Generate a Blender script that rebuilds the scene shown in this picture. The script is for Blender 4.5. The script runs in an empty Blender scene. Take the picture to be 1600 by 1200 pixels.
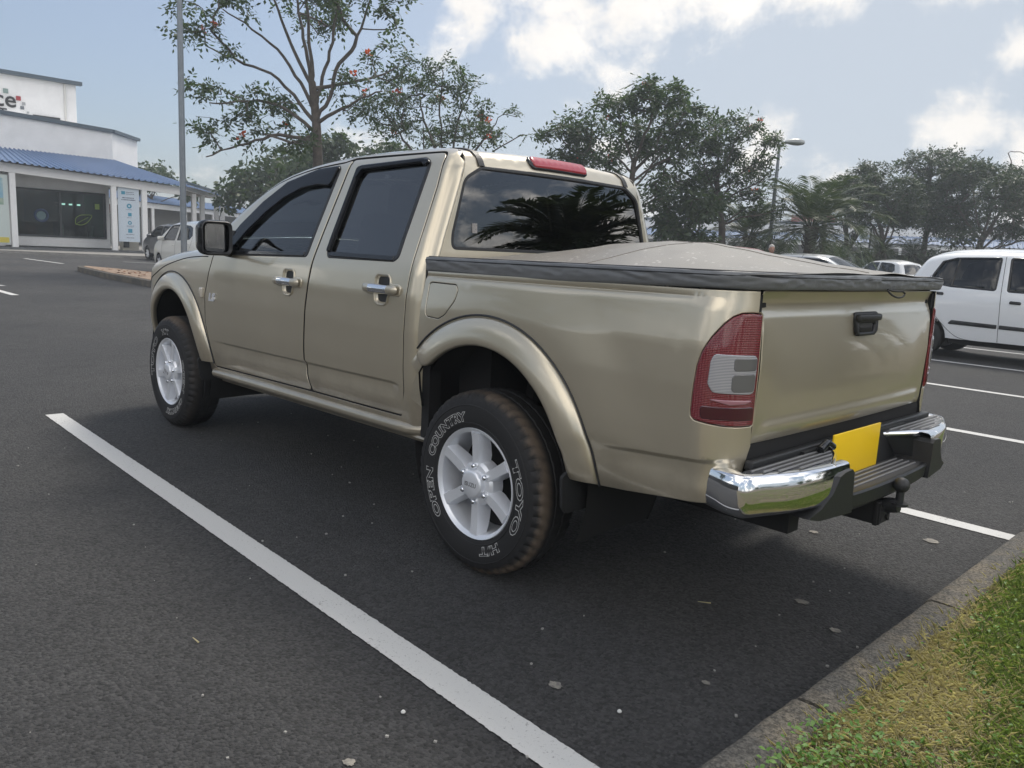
import bpy, bmesh, math, random
import numpy as np
from mathutils import Vector, Matrix, noise
from mathutils.geometry import delaunay_2d_cdt
R = math.radians
scene = bpy.context.scene
COL = scene.collection
# ------------------------------------------------------------------ camera
cam_d = bpy.data.cameras.new('camera'); cam = bpy.data.objects.new('camera', cam_d); COL.objects.link(cam)
scene.camera = cam
CAMPOS = Vector((-2.2348, 2.8725, 1.271)); YAW, PITCH, ROLL = -0.7732, -0.1673, 0.0506
_d = Vector((math.cos(YAW)*math.cos(PITCH), math.sin(YAW)*math.cos(PITCH), math.sin(PITCH)))
_r = Vector((math.sin(YAW), -math.cos(YAW), 0)); _u = _r.cross(_d)
_r2 = _r*math.cos(ROLL)+_u*math.sin(ROLL); _u2 = -_r*math.sin(ROLL)+_u*math.cos(ROLL)
cam.matrix_world = Matrix(((_r2.x, _u2.x, -_d.x, CAMPOS.x), (_r2.y, _u2.y, -_d.y, CAMPOS.y), (_r2.z, _u2.z, -_d.z, CAMPOS.z), (0, 0, 0, 1)))
cam_d.sensor_fit = 'HORIZONTAL'; cam_d.sensor_width = 36; cam_d.lens = 1247.5/1600*36
cam_d.clip_start = .05; cam_d.clip_end = 3000
# ------------------------------------------------------------------ light
SUN_EL, SUN_AZ = R(54), R(-68)          # azimuth of the sun measured from +x counter-clockwise
sund = bpy.data.lights.new('sun', 'SUN'); sun = bpy.data.objects.new('sun', sund); COL.objects.link(sun)
sund.energy = 1.9; sund.angle = R(14); sund.color = (1, .93, .82)
_sd = Vector((math.cos(SUN_AZ)*math.cos(SUN_EL), math.sin(SUN_AZ)*math.cos(SUN_EL), math.sin(SUN_EL)))
sun.rotation_euler = _sd.to_track_quat('Z', 'Y').to_euler()
sun.location = _sd*60
scene.view_settings.view_transform = 'Standard'; scene.view_settings.look = 'None'
scene.view_settings.exposure = 0.47; scene.view_settings.gamma = 1
scene.cycles.max_bounces = 8; scene.cycles.transparent_max_bounces = 24
scene.cycles.use_denoising = True
world = bpy.data.worlds.new('World'); scene.world = world; world.use_nodes = True
def build_world():
    nt = world.node_tree; nt.nodes.clear(); N = nt.nodes.new; L = nt.links.new
    out = N('ShaderNodeOutputWorld'); bg = N('ShaderNodeBackground'); L(bg.outputs[0], out.inputs[0])
    sky = N('ShaderNodeTexSky'); sky.sky_type = 'NISHITA'; sky.sun_disc = False
    sky.sun_elevation = SUN_EL; sky.sun_rotation = R(90)-SUN_AZ
    sky.air_density = 1.0; sky.dust_density = 2.0; sky.ozone_density = 1.5
    bg.inputs[1].default_value = 0.15
    tc = N('ShaderNodeTexCoord')
    # clouds: noise on the direction, flattened towards the horizon
    sep = N('ShaderNodeSeparateXYZ'); L(tc.outputs['Generated'], sep.inputs[0])
    def mth(op, a, b=None, c=None, clamp=False):
        n = N('ShaderNodeMath'); n.operation = op; n.use_clamp = clamp
        for i, v in enumerate((a, b, c)):
            if v is None: continue
            if isinstance(v, (int, float)): n.inputs[i].default_value = v
            else: L(v, n.inputs[i])
        return n.outputs[0]
    zz = mth('ADD', mth('MAXIMUM', sep.outputs[2], 0.0), .22)
    px = mth('DIVIDE', sep.outputs[0], zz); py = mth('DIVIDE', sep.outputs[1], zz)
    cmb = N('ShaderNodeCombineXYZ'); L(px, cmb.inputs[0]); L(py, cmb.inputs[1]); cmb.inputs[2].default_value = 3.7
    def nz(scale, detail, rough, vec, dist=0.0):
        n = N('ShaderNodeTexNoise'); n.inputs['Scale'].default_value = scale; n.inputs['Detail'].default_value = detail
        n.inputs['Roughness'].default_value = rough; n.inputs['Distortion'].default_value = dist
        L(vec, n.inputs['Vector']); return n.outputs['Fac']
    n1 = nz(.85, 9, .58, cmb.outputs[0], .25)
    n2 = nz(11.0, 10, .66, tc.outputs['Generated'], .2)
    base = mth('ADD', mth('MULTIPLY', n1, .66), mth('MULTIPLY', n2, .34))
    base = mth('MULTIPLY_ADD', base, 1.75, -.385)
    wsum = None
    for yaw, el, rad, wt in CLOUDS:
        dv = (math.cos(R(yaw))*math.cos(R(el)), math.sin(R(yaw))*math.cos(R(el)), math.sin(R(el)))
        vd = N('ShaderNodeVectorMath'); vd.operation = 'DISTANCE'; L(tc.outputs['Generated'], vd.inputs[0]); vd.inputs[1].default_value = dv
        g = mth('MULTIPLY', mth('SUBTRACT', 1.0, mth('DIVIDE', vd.outputs['Value'], R(rad)), clamp=True), wt)
        wsum = g if wsum is None else mth('MAXIMUM', wsum, g)
    fd = N('ShaderNodeVectorMath'); fd.operation = 'DOT_PRODUCT'; L(tc.outputs['Generated'], fd.inputs[0]); fd.inputs[1].default_value = (math.cos(R(-50)), math.sin(R(-50)), .0)
    back = N('ShaderNodeMapRange'); back.interpolation_type = 'SMOOTHSTEP'; L(fd.outputs['Value'], back.inputs['Value']); back.inputs['From Min'].default_value = .72; back.inputs['From Max'].default_value = .25; back.inputs['To Min'].default_value = 0; back.inputs['To Max'].default_value = 1
    dens = mth('ADD', mth('ADD', base, wsum), mth('MULTIPLY', back.outputs[0], .125)); gp = N('ShaderNodeVectorMath'); gp.operation = 'DISTANCE'; L(tc.outputs['Generated'], gp.inputs[0]); gp.inputs[1].default_value = (math.cos(R(32))*math.cos(R(36)), math.sin(R(32))*math.cos(R(36)), math.sin(R(36))); dens = mth('SUBTRACT', dens, mth('MULTIPLY', mth('SUBTRACT', 1.0, mth('DIVIDE', gp.outputs['Value'], .75), clamp=True), .26))
    mr = N('ShaderNodeMapRange'); mr.interpolation_type = 'SMOOTHSTEP'; L(dens, mr.inputs['Value'])
    mr.inputs['From Min'].default_value = .56; mr.inputs['From Max'].default_value = .74; mr.inputs['To Max'].default_value = .9
    br = N('ShaderNodeMapRange'); L(back.outputs[0], br.inputs['Value'])
    br.inputs['To Min'].default_value = CL_HI; br.inputs['To Max'].default_value = CL_LO
    n3 = nz(5, 6, .6, tc.outputs['Generated'])
    shade = mth('MULTIPLY', br.outputs[0], mth('ADD', .72, mth('MULTIPLY', n3, .55)))
    cc = N('ShaderNodeMix'); cc.data_type = 'RGBA'; cc.blend_type = 'MULTIPLY'; cc.inputs[0].default_value = 1
    L(shade, cc.inputs[7]); cc.inputs[6].default_value = (1.0, .955, .90, 1)
    # a thin veil whitens the sky
    veil = N('ShaderNodeMix'); veil.data_type = 'RGBA'; vf = N('ShaderNodeVectorMath'); vf.operation = 'DOT_PRODUCT'; L(tc.outputs['Generated'], vf.inputs[0]); vf.inputs[1].default_value = (math.cos(R(-78)), math.sin(R(-78)), .1); vfm = N('ShaderNodeMapRange'); vfm.interpolation_type = 'SMOOTHSTEP'; L(vf.outputs['Value'], vfm.inputs['Value']); vfm.inputs['From Min'].default_value = .62; vfm.inputs['From Max'].default_value = 1.0; vfm.inputs['To Min'].default_value = .32; vfm.inputs['To Max'].default_value = .9; L(vfm.outputs[0], veil.inputs[0])
    L(sky.outputs[0], veil.inputs[6]); vcol = N('ShaderNodeMix'); vcol.data_type = 'RGBA'; vcol.blend_type = 'MULTIPLY'; vcol.inputs[0].default_value = 1
    vcol.inputs[6].default_value = (.97, .985, 1.0, 1); vv = N('ShaderNodeMapRange'); L(back.outputs[0], vv.inputs['Value']); vv.inputs['To Min'].default_value = 6.6; vv.inputs['To Max'].default_value = 9.0; L(vv.outputs[0], vcol.inputs[7]); L(vcol.outputs[2], veil.inputs[7])
    dim = N('ShaderNodeMix'); dim.data_type = 'RGBA'; dim.blend_type = 'MULTIPLY'; dim.inputs[0].default_value = 1; L(veil.outputs[2], dim.inputs[6]); dim.inputs[7].default_value = (.445, .485, .535, 1)
    mx = N('ShaderNodeMix'); mx.data_type = 'RGBA'; L(mr.outputs[0], mx.inputs[0]); L(dim.outputs[2], mx.inputs[6]); L(cc.outputs[2], mx.inputs[7])
    L(mx.outputs[2], bg.inputs[0])
HAZE = .0021
PALM_BACK = (-5.5, -6.87)
VEIL, CL_LO, CL_HI = .35, 12.5, 5.5
CLOUDS = [(-40, 15.5, 6.5, .30), (-46, 14.5, 7, .34), (-51, 16, 5, .26), (-57, 18, 6, .27), (-64, 18, 6, .28), (-71, 17.5, 6, .28), (-74.5, 12.6, 3, .27), (-60.5, 8, 4.6, .40), (-65, 5.5, 5, .42), (-72, 8.6, 4.6, .42), (-76, 6.5, 5, .36), (-50, 4, 6, .15), (-36, 5, 4, .16)]
build_world()

# ------------------------------------------------------------------ materials
MATS = {}
def mat(name, base=(.5, .5, .5), rough=.5, metal=0, coat=0, coat_rough=.03, spec=.5, var=0, vscale=5, bump=0, bscale=50, emit=None, estr=0, alpha=1, sheen=0, bdetail=4, base2=None, trans=0, ior=1.5, coords='Object', sss=0):
    m = bpy.data.materials.new(name); m.use_nodes = True; nt = m.node_tree; b = nt.nodes['Principled BSDF']
    b.inputs['Base Color'].default_value = (*base, 1); b.inputs['Roughness'].default_value = rough; b.inputs['Metallic'].default_value = metal
    b.inputs['Coat Weight'].default_value = coat; b.inputs['Coat Roughness'].default_value = coat_rough; b.inputs['Specular IOR Level'].default_value = spec
    b.inputs['Transmission Weight'].default_value = trans; b.inputs['IOR'].default_value = ior
    if sheen: b.inputs['Sheen Weight'].default_value = sheen
    N = nt.nodes.new; L = nt.links.new
    if var or bump or base2:
        tc = N('ShaderNodeTexCoord')
    if var or base2:
        nz = N('ShaderNodeTexNoise'); nz.inputs['Scale'].default_value = vscale; nz.inputs['Detail'].default_value = 6; nz.inputs['Roughness'].default_value = .6
        L(tc.outputs[coords], nz.inputs['Vector'])
        cr = N('ShaderNodeValToRGB'); L(nz.outputs['Fac'], cr.inputs[0])
        b2 = base2 if base2 else tuple(c*(1+var) for c in base); b1 = base if base2 else tuple(c*(1-var) for c in base)
        cr.color_ramp.elements[0].position = .35; cr.color_ramp.elements[1].position = .65
        cr.color_ramp.elements[0].color = (*b1, 1); cr.color_ramp.elements[1].color = (*b2, 1)
        L(cr.outputs[0], b.inputs['Base Color'])
    if bump:
        nb = N('ShaderNodeTexNoise'); nb.inputs['Scale'].default_value = bscale; nb.inputs['Detail'].default_value = bdetail; L(tc.outputs[coords], nb.inputs['Vector'])
        bp = N('ShaderNodeBump'); bp.inputs['Strength'].default_value = bump; bp.inputs['Distance'].default_value = .01; L(nb.outputs['Fac'], bp.inputs['Height']); L(bp.outputs[0], b.inputs['Normal'])
    if emit: b.inputs['Emission Color'].default_value = (*emit, 1); b.inputs['Emission Strength'].default_value = estr
    MATS[name] = m
    return m
def glassmat(name, tint, gloss_tint=(1, 1, 1), ior=1.5):
    m = bpy.data.materials.new(name); m.use_nodes = True; nt = m.node_tree; nt.nodes.clear(); N = nt.nodes.new; L = nt.links.new
    o = N('ShaderNodeOutputMaterial'); mx = N('ShaderNodeMixShader'); t = N('ShaderNodeBsdfTransparent'); g = N('ShaderNodeBsdfGlossy'); f = N('ShaderNodeFresnel')
    t.inputs[0].default_value = (*tint, 1); g.inputs['Color'].default_value = (*gloss_tint, 1); g.inputs['Roughness'].default_value = .004; f.inputs['IOR'].default_value = ior
    L(f.outputs[0], mx.inputs[0]); L(t.outputs[0], mx.inputs[1]); L(g.outputs[0], mx.inputs[2]); L(mx.outputs[0], o.inputs[0])
    MATS[name] = m; return m
M_gold = mat('champagne_paint', (.585, .525, .405), .295, .67, 1, .03, var=.03, vscale=2)
def paint_dust():
    nt = M_gold.node_tree; N = nt.nodes.new; L = nt.links.new; bs = nt.nodes['Principled BSDF']; tc = N('ShaderNodeTexCoord'); sep = N('ShaderNodeSeparateXYZ'); L(tc.outputs['Object'], sep.inputs[0])
    n = N('ShaderNodeTexNoise'); n.inputs['Scale'].default_value = 5; n.inputs['Detail'].default_value = 9; n.inputs['Roughness'].default_value = .7; L(tc.outputs['Object'], n.inputs['Vector'])
    a = N('ShaderNodeMath'); a.operation = 'MULTIPLY_ADD'; L(n.outputs[0], a.inputs[0]); a.inputs[1].default_value = -.45; L(sep.outputs[2], a.inputs[2])
    m = N('ShaderNodeMapRange'); m.interpolation_type = 'SMOOTHSTEP'; L(a.outputs[0], m.inputs[0]); m.inputs[1].default_value = .46; m.inputs[2].default_value = .20; m.inputs[3].default_value = 0; m.inputs[4].default_value = .5
    src = bs.inputs[0].links[0].from_socket; mx = N('ShaderNodeMix'); mx.data_type = 'RGBA'; L(m.outputs[0], mx.inputs[0]); L(src, mx.inputs[6]); mx.inputs[7].default_value = (.24, .20, .155, 1); L(mx.outputs[2], bs.inputs[0])
    r = N('ShaderNodeMath'); r.operation = 'MULTIPLY_ADD'; L(m.outputs[0], r.inputs[0]); r.inputs[1].default_value = -.9; r.inputs[2].default_value = 1; L(r.outputs[0], bs.inputs['Coat Weight'])
paint_dust()
M_black = mat('black_plastic', (.018, .019, .021), .45, bump=.15, bscale=300)
M_gloss = mat('gloss_black', (.012, .013, .015), .12)
M_smoke = mat('smoked_acrylic', (.006, .007, .010), .15, spec=.22)
M_rubber = mat('rubber', (.016, .016, .017), .7, bump=.1, bscale=200)
M_dark = mat('underbody', (.012, .012, .013), .85)
M_chrome = mat('chrome', (.83, .84, .86), .06, 1)
M_mirror = mat('mirror_glass', (.75, .78, .8), .01, 1)
M_alloy = mat('alloy', (.80, .82, .86), .36, .45, .3, .1, var=.04, vscale=8)
M_steel = mat('steel', (.25, .25, .26), .4, .9, var=.2, vscale=20)
M_vinyl = mat('cover_vinyl', (.15, .157, .165), .45, spec=.6, bump=.25, bscale=25)
M_seat = mat('seat_cloth', (.09, .088, .085), .9, var=.1, vscale=60)
M_trimgrey = mat('trim_grey', (.13, .125, .12), .7)
M_tint = glassmat('tinted_glass', (.10, .13, .17), ior=1.62)
M_tint2 = glassmat('dark_tinted_glass', (.03, .036, .042), ior=2.0)
M_clearg = glassmat('clear_glass', (.62, .68, .66))
M_white = mat('white_paint', (.80, .80, .80), .35, 0, 1, .03)
M_plate = mat('plate_yellow', (.98, .64, .015), .35)
M_letter = mat('tyre_letter', (.45, .45, .44), .7)

# ------------------------------------------------------------------ object helpers
def link(name, me, m=None, parent=None):
    o = bpy.data.objects.new(name, me); COL.objects.link(o)
    if m is not None:
        for mm in (m if isinstance(m, (list, tuple)) else [m]): me.materials.append(mm)
    if parent is not None: o.parent = parent
    return o
def mesh_obj(name, V, F, m=None, parent=None, smooth=True, sharp=None, normals=None, fm=None):
    me = bpy.data.meshes.new(name); me.from_pydata([tuple(map(float, v)) for v in V], [], F); 
    if smooth: me.shade_smooth()
    if fm is not None: me.polygons.foreach_set('material_index', np.array(fm, np.int32))
    if sharp: me.set_sharp_from_angle(angle=R(sharp))
    if normals is not None: me.normals_split_custom_set_from_vertices([tuple(map(float, n)) for n in normals])
    me.update()
    return link(name, me, m, parent)
def tag(o, label=None, cat=None, group=None, kind=None):
    if label: o['label'] = label
    if cat: o['category'] = cat
    if group: o['group'] = group
    if kind: o['kind'] = kind
    return o
def empty(name, loc=(0, 0, 0), rz=0, label=None, cat=None, group=None):
    o = bpy.data.objects.new(name, None); COL.objects.link(o); o.location = loc; o.rotation_euler = (0, 0, rz); o.empty_display_size = .2
    return tag(o, label, cat, group)
class MB:
    def __init__(s): s.V = []; s.F = []; s.fm = []
    def add(s, V, F, mi=0):
        n = len(s.V); s.V += [tuple(v) for v in V]; s.F += [tuple(i+n for i in f) for f in F]; s.fm += [mi]*len(F); return s
    def box(s, c, size, rot=None, mi=0, bev=0):
        x, y, z = [d/2 for d in size]
        if bev:
            bm = bmesh.new(); bmesh.ops.create_cube(bm, size=1)
            for v in bm.verts: v.co = Vector((v.co.x*size[0], v.co.y*size[1], v.co.z*size[2]))
            bmesh.ops.bevel(bm, geom=bm.edges[:], offset=bev, segments=3, profile=.5, affect='EDGES')
            V = [v.co.copy() for v in bm.verts]; bm.verts.index_update(); F = [[v.index for v in f.verts] for f in bm.faces]; bm.free()
        else:
            V = [Vector(v) for v in ((-x, -y, -z), (x, -y, -z), (x, y, -z), (-x, y, -z), (-x, -y, z), (x, -y, z), (x, y, z), (-x, y, z))]
            F = [(3, 2, 1, 0), (4, 5, 6, 7), (0, 1, 5, 4), (1, 2, 6, 5), (2, 3, 7, 6), (3, 0, 4, 7)]
        if rot is not None: V = [rot @ v for v in V]
        return s.add([v+Vector(c) for v in V], F, mi)
    def tube(s, pts, rad, n=10, caps=True, mi=0, squash=None):
        pts = [Vector(p) for p in pts]; rads = rad if isinstance(rad, (list, tuple)) else [rad]*len(pts)
        V = []; prev = None
        for i, p in enumerate(pts):
            t = (pts[min(i+1, len(pts)-1)]-pts[max(i-1, 0)]).normalized()
            if prev is None:
                a = t.orthogonal().normalized()
            else:
                a = (prev-t*prev.dot(t)); a = a.normalized() if a.length > 1e-6 else t.orthogonal().normalized()
            prev = a; b = t.cross(a)
            for k in range(n):
                th = 2*math.pi*k/n; V.append(p+(a*math.cos(th)+b*math.sin(th))*rads[i])
        F = [(i*n+k, i*n+(k+1) % n, (i+1)*n+(k+1) % n, (i+1)*n+k) for i in range(len(pts)-1) for k in range(n)]
        if caps: F += [tuple(range(n-1, -1, -1)), tuple((len(pts)-1)*n+k for k in range(n))]
        return s.add(V, F, mi)
    def lathe(s, prof, n=48, axis='y', c=(0, 0, 0), mi=0, closed=False, a0=0, a1=2*math.pi):
        # prof: (radius, offset along axis)
        full = abs(a1-a0-2*math.pi) < 1e-6; m = n if full else n+1
        V = []
        for k in range(m):
            th = a0+(a1-a0)*k/n; co, si = math.cos(th), math.sin(th)
            for r, h in prof:
                if axis == 'y': V.append((c[0]+r*co, c[1]+h, c[2]+r*si))
                elif axis == 'z': V.append((c[0]+r*co, c[1]+r*si, c[2]+h))
                else: V.append((c[0]+h, c[1]+r*co, c[2]+r*si))
        q = len(prof); F = []
        for k in range(n):
            k2 = (k+1) % m
            for j in range(q-1 if not closed else q):
                j2 = (j+1) % q; F.append((k*q+j, k*q+j2, k2*q+j2, k2*q+j))
        return s.add(V, F, mi)
    def loft(s, secs, closed=False, caps=False, mi=0):
        n = len(secs[0]); V = [v for sec in secs for v in sec]; F = []
        for i in range(len(secs)-1):
            for k in range(n if closed else n-1):
                k2 = (k+1) % n; F.append((i*n+k, i*n+k2, (i+1)*n+k2, (i+1)*n+k))
        if caps: F += [tuple(range(n-1, -1, -1)), tuple((len(secs)-1)*n+k for k in range(n))]
        return s.add(V, F, mi)
    def prism(s, poly, axis, a, b, mi=0):
        # poly: 2-D outline; axis the extrusion axis
        def P(u, v, w): return {'x': (w, u, v), 'y': (u, w, v), 'z': (u, v, w)}[axis]
        n = len(poly); V = [P(u, v, a) for u, v in poly]+[P(u, v, b) for u, v in poly]
        F = [tuple(range(n)), tuple(range(2*n-1, n-1, -1))]+[(i, i+n, (i+1) % n+n, (i+1) % n) for i in range(n)]
        return s.add(V, F, mi)
    def fix(s):
        bm = bmesh.new(); vs = [bm.verts.new(v) for v in s.V]
        for f in s.F:
            try: bm.faces.new([vs[i] for i in f])
            except ValueError: pass
        return bm
    def build(s, name, m=None, parent=None, smooth=True, sharp=40, recalc=True, merge=0):
        me = bpy.data.meshes.new(name); me.from_pydata([tuple(v) for v in s.V], [], s.F)
        me.polygons.foreach_set('material_index', np.array(s.fm, np.int32))
        if recalc or merge:
            bm = bmesh.new(); bm.from_mesh(me)
            if merge: bmesh.ops.remove_doubles(bm, verts=bm.verts[:], dist=merge)
            bmesh.ops.recalc_face_normals(bm, faces=bm.faces[:]); bm.to_mesh(me); bm.free()
        if smooth:
            me.shade_smooth()
            if sharp: me.set_sharp_from_angle(angle=R(sharp))
        me.update(); return link(name, me, m, parent)
# ------------------------------------------------------------------ curves and panels
def dense(zs, ys, sig=.012, n=900):
    zs = np.asarray(zs, float); ys = np.asarray(ys, float); pad = 4*sig
    g = np.linspace(zs[0]-pad, zs[-1]+pad, n); v = np.interp(g, zs, ys)
    lo = g < zs[0]; hi = g > zs[-1]
    v[lo] = ys[0]+(g[lo]-zs[0])*(ys[1]-ys[0])/(zs[1]-zs[0]); v[hi] = ys[-1]+(g[hi]-zs[-1])*(ys[-1]-ys[-2])/(zs[-1]-zs[-2])
    st = g[1]-g[0]; k = int(3*sig/st)+1; ker = np.exp(-.5*(np.arange(-k, k+1)*st/sig)**2); ker /= ker.sum()
    v = np.convolve(np.pad(v, k, mode='reflect', reflect_type='odd'), ker, 'valid')
    return lambda x: np.interp(x, g, v)
def cr_spline(P, closed=False, step=.02):
    P = np.asarray(P, float); n = len(P); out = []
    rng = range(n) if closed else range(n-1)
    for i in rng:
        if closed: a, b, c, d = P[(i-1) % n], P[i], P[(i+1) % n], P[(i+2) % n]
        else: a, b, c, d = P[max(i-1, 0)], P[i], P[i+1], P[min(i+2, n-1)]
        m = max(1, int(np.linalg.norm(c-b)/step))
        for t in np.arange(m)/m:
            out.append(.5*((2*b)+(c-a)*t+(2*a-5*b+4*c-d)*t*t+(3*b-a-3*c+d)*t**3))
    if not closed: out.append(P[-1])
    return np.array(out)
def rpoly(P, r=.03, seg=5):
    # polygon with rounded corners; r a number or per corner
    P = [np.array(p, float) for p in P]; n = len(P); out = []
    for i in range(n):
        rr = r[i] if isinstance(r, (list, tuple)) else r
        a, b, c = P[i-1], P[i], P[(i+1) % n]; u = a-b; v = c-b; lu, lv = np.linalg.norm(u), np.linalg.norm(v)
        if rr <= 0 or lu < 1e-9 or lv < 1e-9: out.append(b); continue
        u /= lu; v /= lv; ang = math.acos(max(-1, min(1, u@v)))
        if ang > 3.05: out.append(b); continue
        t = min(rr/math.tan(ang/2), lu*.48, lv*.48)
        for k in range(seg+1):
            q = k/seg; out.append((1-q)**2*(b+u*t)+2*q*(1-q)*b+q*q*(b+v*t))
    return np.array(out)
def resample(P, step):
    P = np.asarray(P, float); out = []
    for i in range(len(P)):
        a, b = P[i], P[(i+1) % len(P)]; l = np.linalg.norm(b-a); m = max(1, int(round(l/step)))
        for k in range(m): out.append(a+(b-a)*k/m)
    out = np.array(out); keep = [0]
    for i in range(1, len(out)):
        if np.linalg.norm(out[i]-out[keep[-1]]) > step*.12: keep.append(i)
    return out[keep]
def area(P): return .5*np.sum(P[:, 0]*np.roll(P[:, 1], -1)-np.roll(P[:, 0], -1)*P[:, 1])
def inset(P, d):
    # positive d moves inwards for a CCW polygon
    P = np.asarray(P); s = 1 if area(P) > 0 else -1
    e = np.roll(P, -1, 0)-P; e /= (np.linalg.norm(e, axis=1, keepdims=True)+1e-12); nrm = np.stack([-e[:, 1], e[:, 0]], 1)*s
    v = nrm+np.roll(nrm, 1, 0); v /= (np.linalg.norm(v, axis=1, keepdims=True)+1e-9); c = np.clip((v*nrm).sum(1, keepdims=True), .5, 1)
    return P+v*d/c
def inside(pts, P):
    x, y = pts[:, 0], pts[:, 1]; res = np.zeros(len(pts), bool); n = len(P)
    for i in range(n):
        (x1, y1), (x2, y2) = P[i], P[(i+1) % n]
        if y1 == y2: continue
        c = ((y1 > y) != (y2 > y)) & (x < (x2-x1)*(y-y1)/(y2-y1)+x1); res ^= c
    return res
def pdist(pts, P, closed=True):
    A = np.asarray(P); B = np.roll(A, -1, 0)
    if not closed: A, B = A[:-1], B[:-1]
    out = np.full(len(pts), 1e9)
    for a, b in zip(A, B):
        ab = b-a; t = np.clip(((pts-a)@ab)/(ab@ab+1e-12), 0, 1); out = np.minimum(out, np.linalg.norm(pts-(a+t[:, None]*ab), axis=1))
    return out
def panel(name, poly, S, m, parent, holes=(), step=.035, gap=.0, rnd=.003, depth=.014, off=0., extra=None, outref=(0, 1, 0), flange=True, bstep=None, edge=None):
    bs = bstep or step*.6
    loops = []
    for i, P in enumerate([poly]+list(holes)):
        P = resample(P, bs)
        if i == 0: P = inset(P, gap)
        else: P = inset(P, -gap)
        loops.append(P)
    ring0 = [inset(P, rnd if i == 0 else -rnd) for i, P in enumerate(loops)]
    mn, mx = ring0[0].min(0), ring0[0].max(0)
    gx = np.arange(mn[0], mx[0], step); gy = np.arange(mn[1], mx[1], step)
    G = np.array([(x+(step/2 if j % 2 else 0), y) for j, y in enumerate(gy) for x in gx]) if len(gx) and len(gy) else np.zeros((0, 2))
    if extra is not None and len(extra): 
        G = np.concatenate([G[pdist(G, extra, False) > step*.5] if len(G) else G, extra])
    if len(G):
        k = inside(G, ring0[0]) & (pdist(G, ring0[0]) > bs*.45)
        for h in ring0[1:]: k &= ~inside(G, h) & (pdist(G, h) > bs*.45)
        G = G[k]
    vs = []; es = []
    for P in ring0:
        n0 = len(vs); vs += [Vector(q) for q in P]; es += [(n0+i, n0+(i+1) % len(P)) for i in range(len(P))]
    vs += [Vector(q) for q in G]
    rv, re, rf, ov, oe, of = delaunay_2d_cdt(vs, es, [], 0, 1e-7)
    UV = np.array([tuple(v) for v in rv]); T = np.array([f for f in rf if len(f) == 3])
    cen = UV[T].mean(1); k = inside(cen, ring0[0])
    for h in ring0[1:]: k &= ~inside(cen, h)
    T = T[k]
    def ev(uv):
        h = .0025
        P = S(uv[:, 0], uv[:, 1]); Pu = S(uv[:, 0]+h, uv[:, 1])-S(uv[:, 0]-h, uv[:, 1]); Pv = S(uv[:, 0], uv[:, 1]+h)-S(uv[:, 0], uv[:, 1]-h)
        n = np.cross(Pu, Pv); n /= (np.linalg.norm(n, axis=1, keepdims=True)+1e-12); return P, n
    P3, N3 = ev(UV); sgn = 1 if (N3 @ np.array(outref)).mean() > 0 else -1
    N3 = N3*sgn; P3 = P3+N3*off
    V = list(P3); NN = list(N3); F = []; fm = []
    ua = (UV[T[:, 1]]-UV[T[:, 0]]); ub = (UV[T[:, 2]]-UV[T[:, 0]]); cr = ua[:, 0]*ub[:, 1]-ua[:, 1]*ub[:, 0]
    for t, c in zip(T, cr): F.append(tuple(t) if c*sgn > 0 else (t[0], t[2], t[1]))
    fm = [0]*len(F)
    # input vertex -> output vertex
    i2o = {}
    for oi, src in enumerate(ov):
        for s_ in src: i2o[s_] = oi
    base = 0
    if flange:
        for li, (P, P0) in enumerate(zip(loops, ring0)):
            n = len(P); pm, nm = ev(P); nm = nm*sgn; pm = pm+nm*off; r0 = [i2o.get(base+i, None) for i in range(n)]; base += n
            tang = pm-P3[[q if q is not None else 0 for q in r0]]; tang /= (np.linalg.norm(tang, axis=1, keepdims=True)+1e-9)
            a = len(V); V += list(pm-nm*rnd*.7); nn = nm*.45+tang*.75; NN += list(nn/np.linalg.norm(nn, axis=1, keepdims=True))
            b = len(V); V += list(pm-nm*depth); NN += list(tang)
            ccw = (area(P) > 0) == (sgn > 0)
            if li > 0: ccw = not ccw
            if li > 0: ccw = (area(P) > 0) == (sgn > 0)
            for i in range(n):
                j = (i+1) % n
                for lo, hi in (((r0[i], r0[j]), (a+i, a+j)), ((a+i, a+j), (b+i, b+j))):
                    if None in lo: continue
                    q = (lo[0], lo[1], hi[1], hi[0])
                    if li == 0: q = q[::-1] if ccw else q
                    else: q = q if ccw else q[::-1]
                    if len(set(q)) == 4: F.append(q); fm.append(1 if edge is not None and lo[0] >= a and lo[0] < b else 0)  # flange faces take the dark edge material: shade in the gaps, put into colour
    else:
        pass
    return mesh_obj(name, V, F, [m, edge] if edge is not None else m, parent, normals=NN, fm=fm if edge is not None else None)
def mirror_copy(o, parent=None):
    me = o.data; V = np.empty(len(me.vertices)*3, np.float32); me.vertices.foreach_get('co', V); V = V.reshape(-1, 3)*(1, -1, 1)
    F = [tuple(reversed(p.vertices)) for p in me.polygons]; fm = [p.material_index for p in me.polygons]
    me2 = bpy.data.meshes.new(o.name); me2.from_pydata(V.tolist(), [], F); me2.polygons.foreach_set('material_index', np.array(fm, np.int32)); me2.shade_smooth()
    me2.set_sharp_from_angle(angle=R(38))
    for m in me.materials: me2.materials.append(m)
    c = bpy.data.objects.new(o.name.split('.')[0], me2); COL.objects.link(c); c.parent = parent or o.parent
    for ch in list(o.children): mirror_copy(ch, c)
    return c
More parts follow.
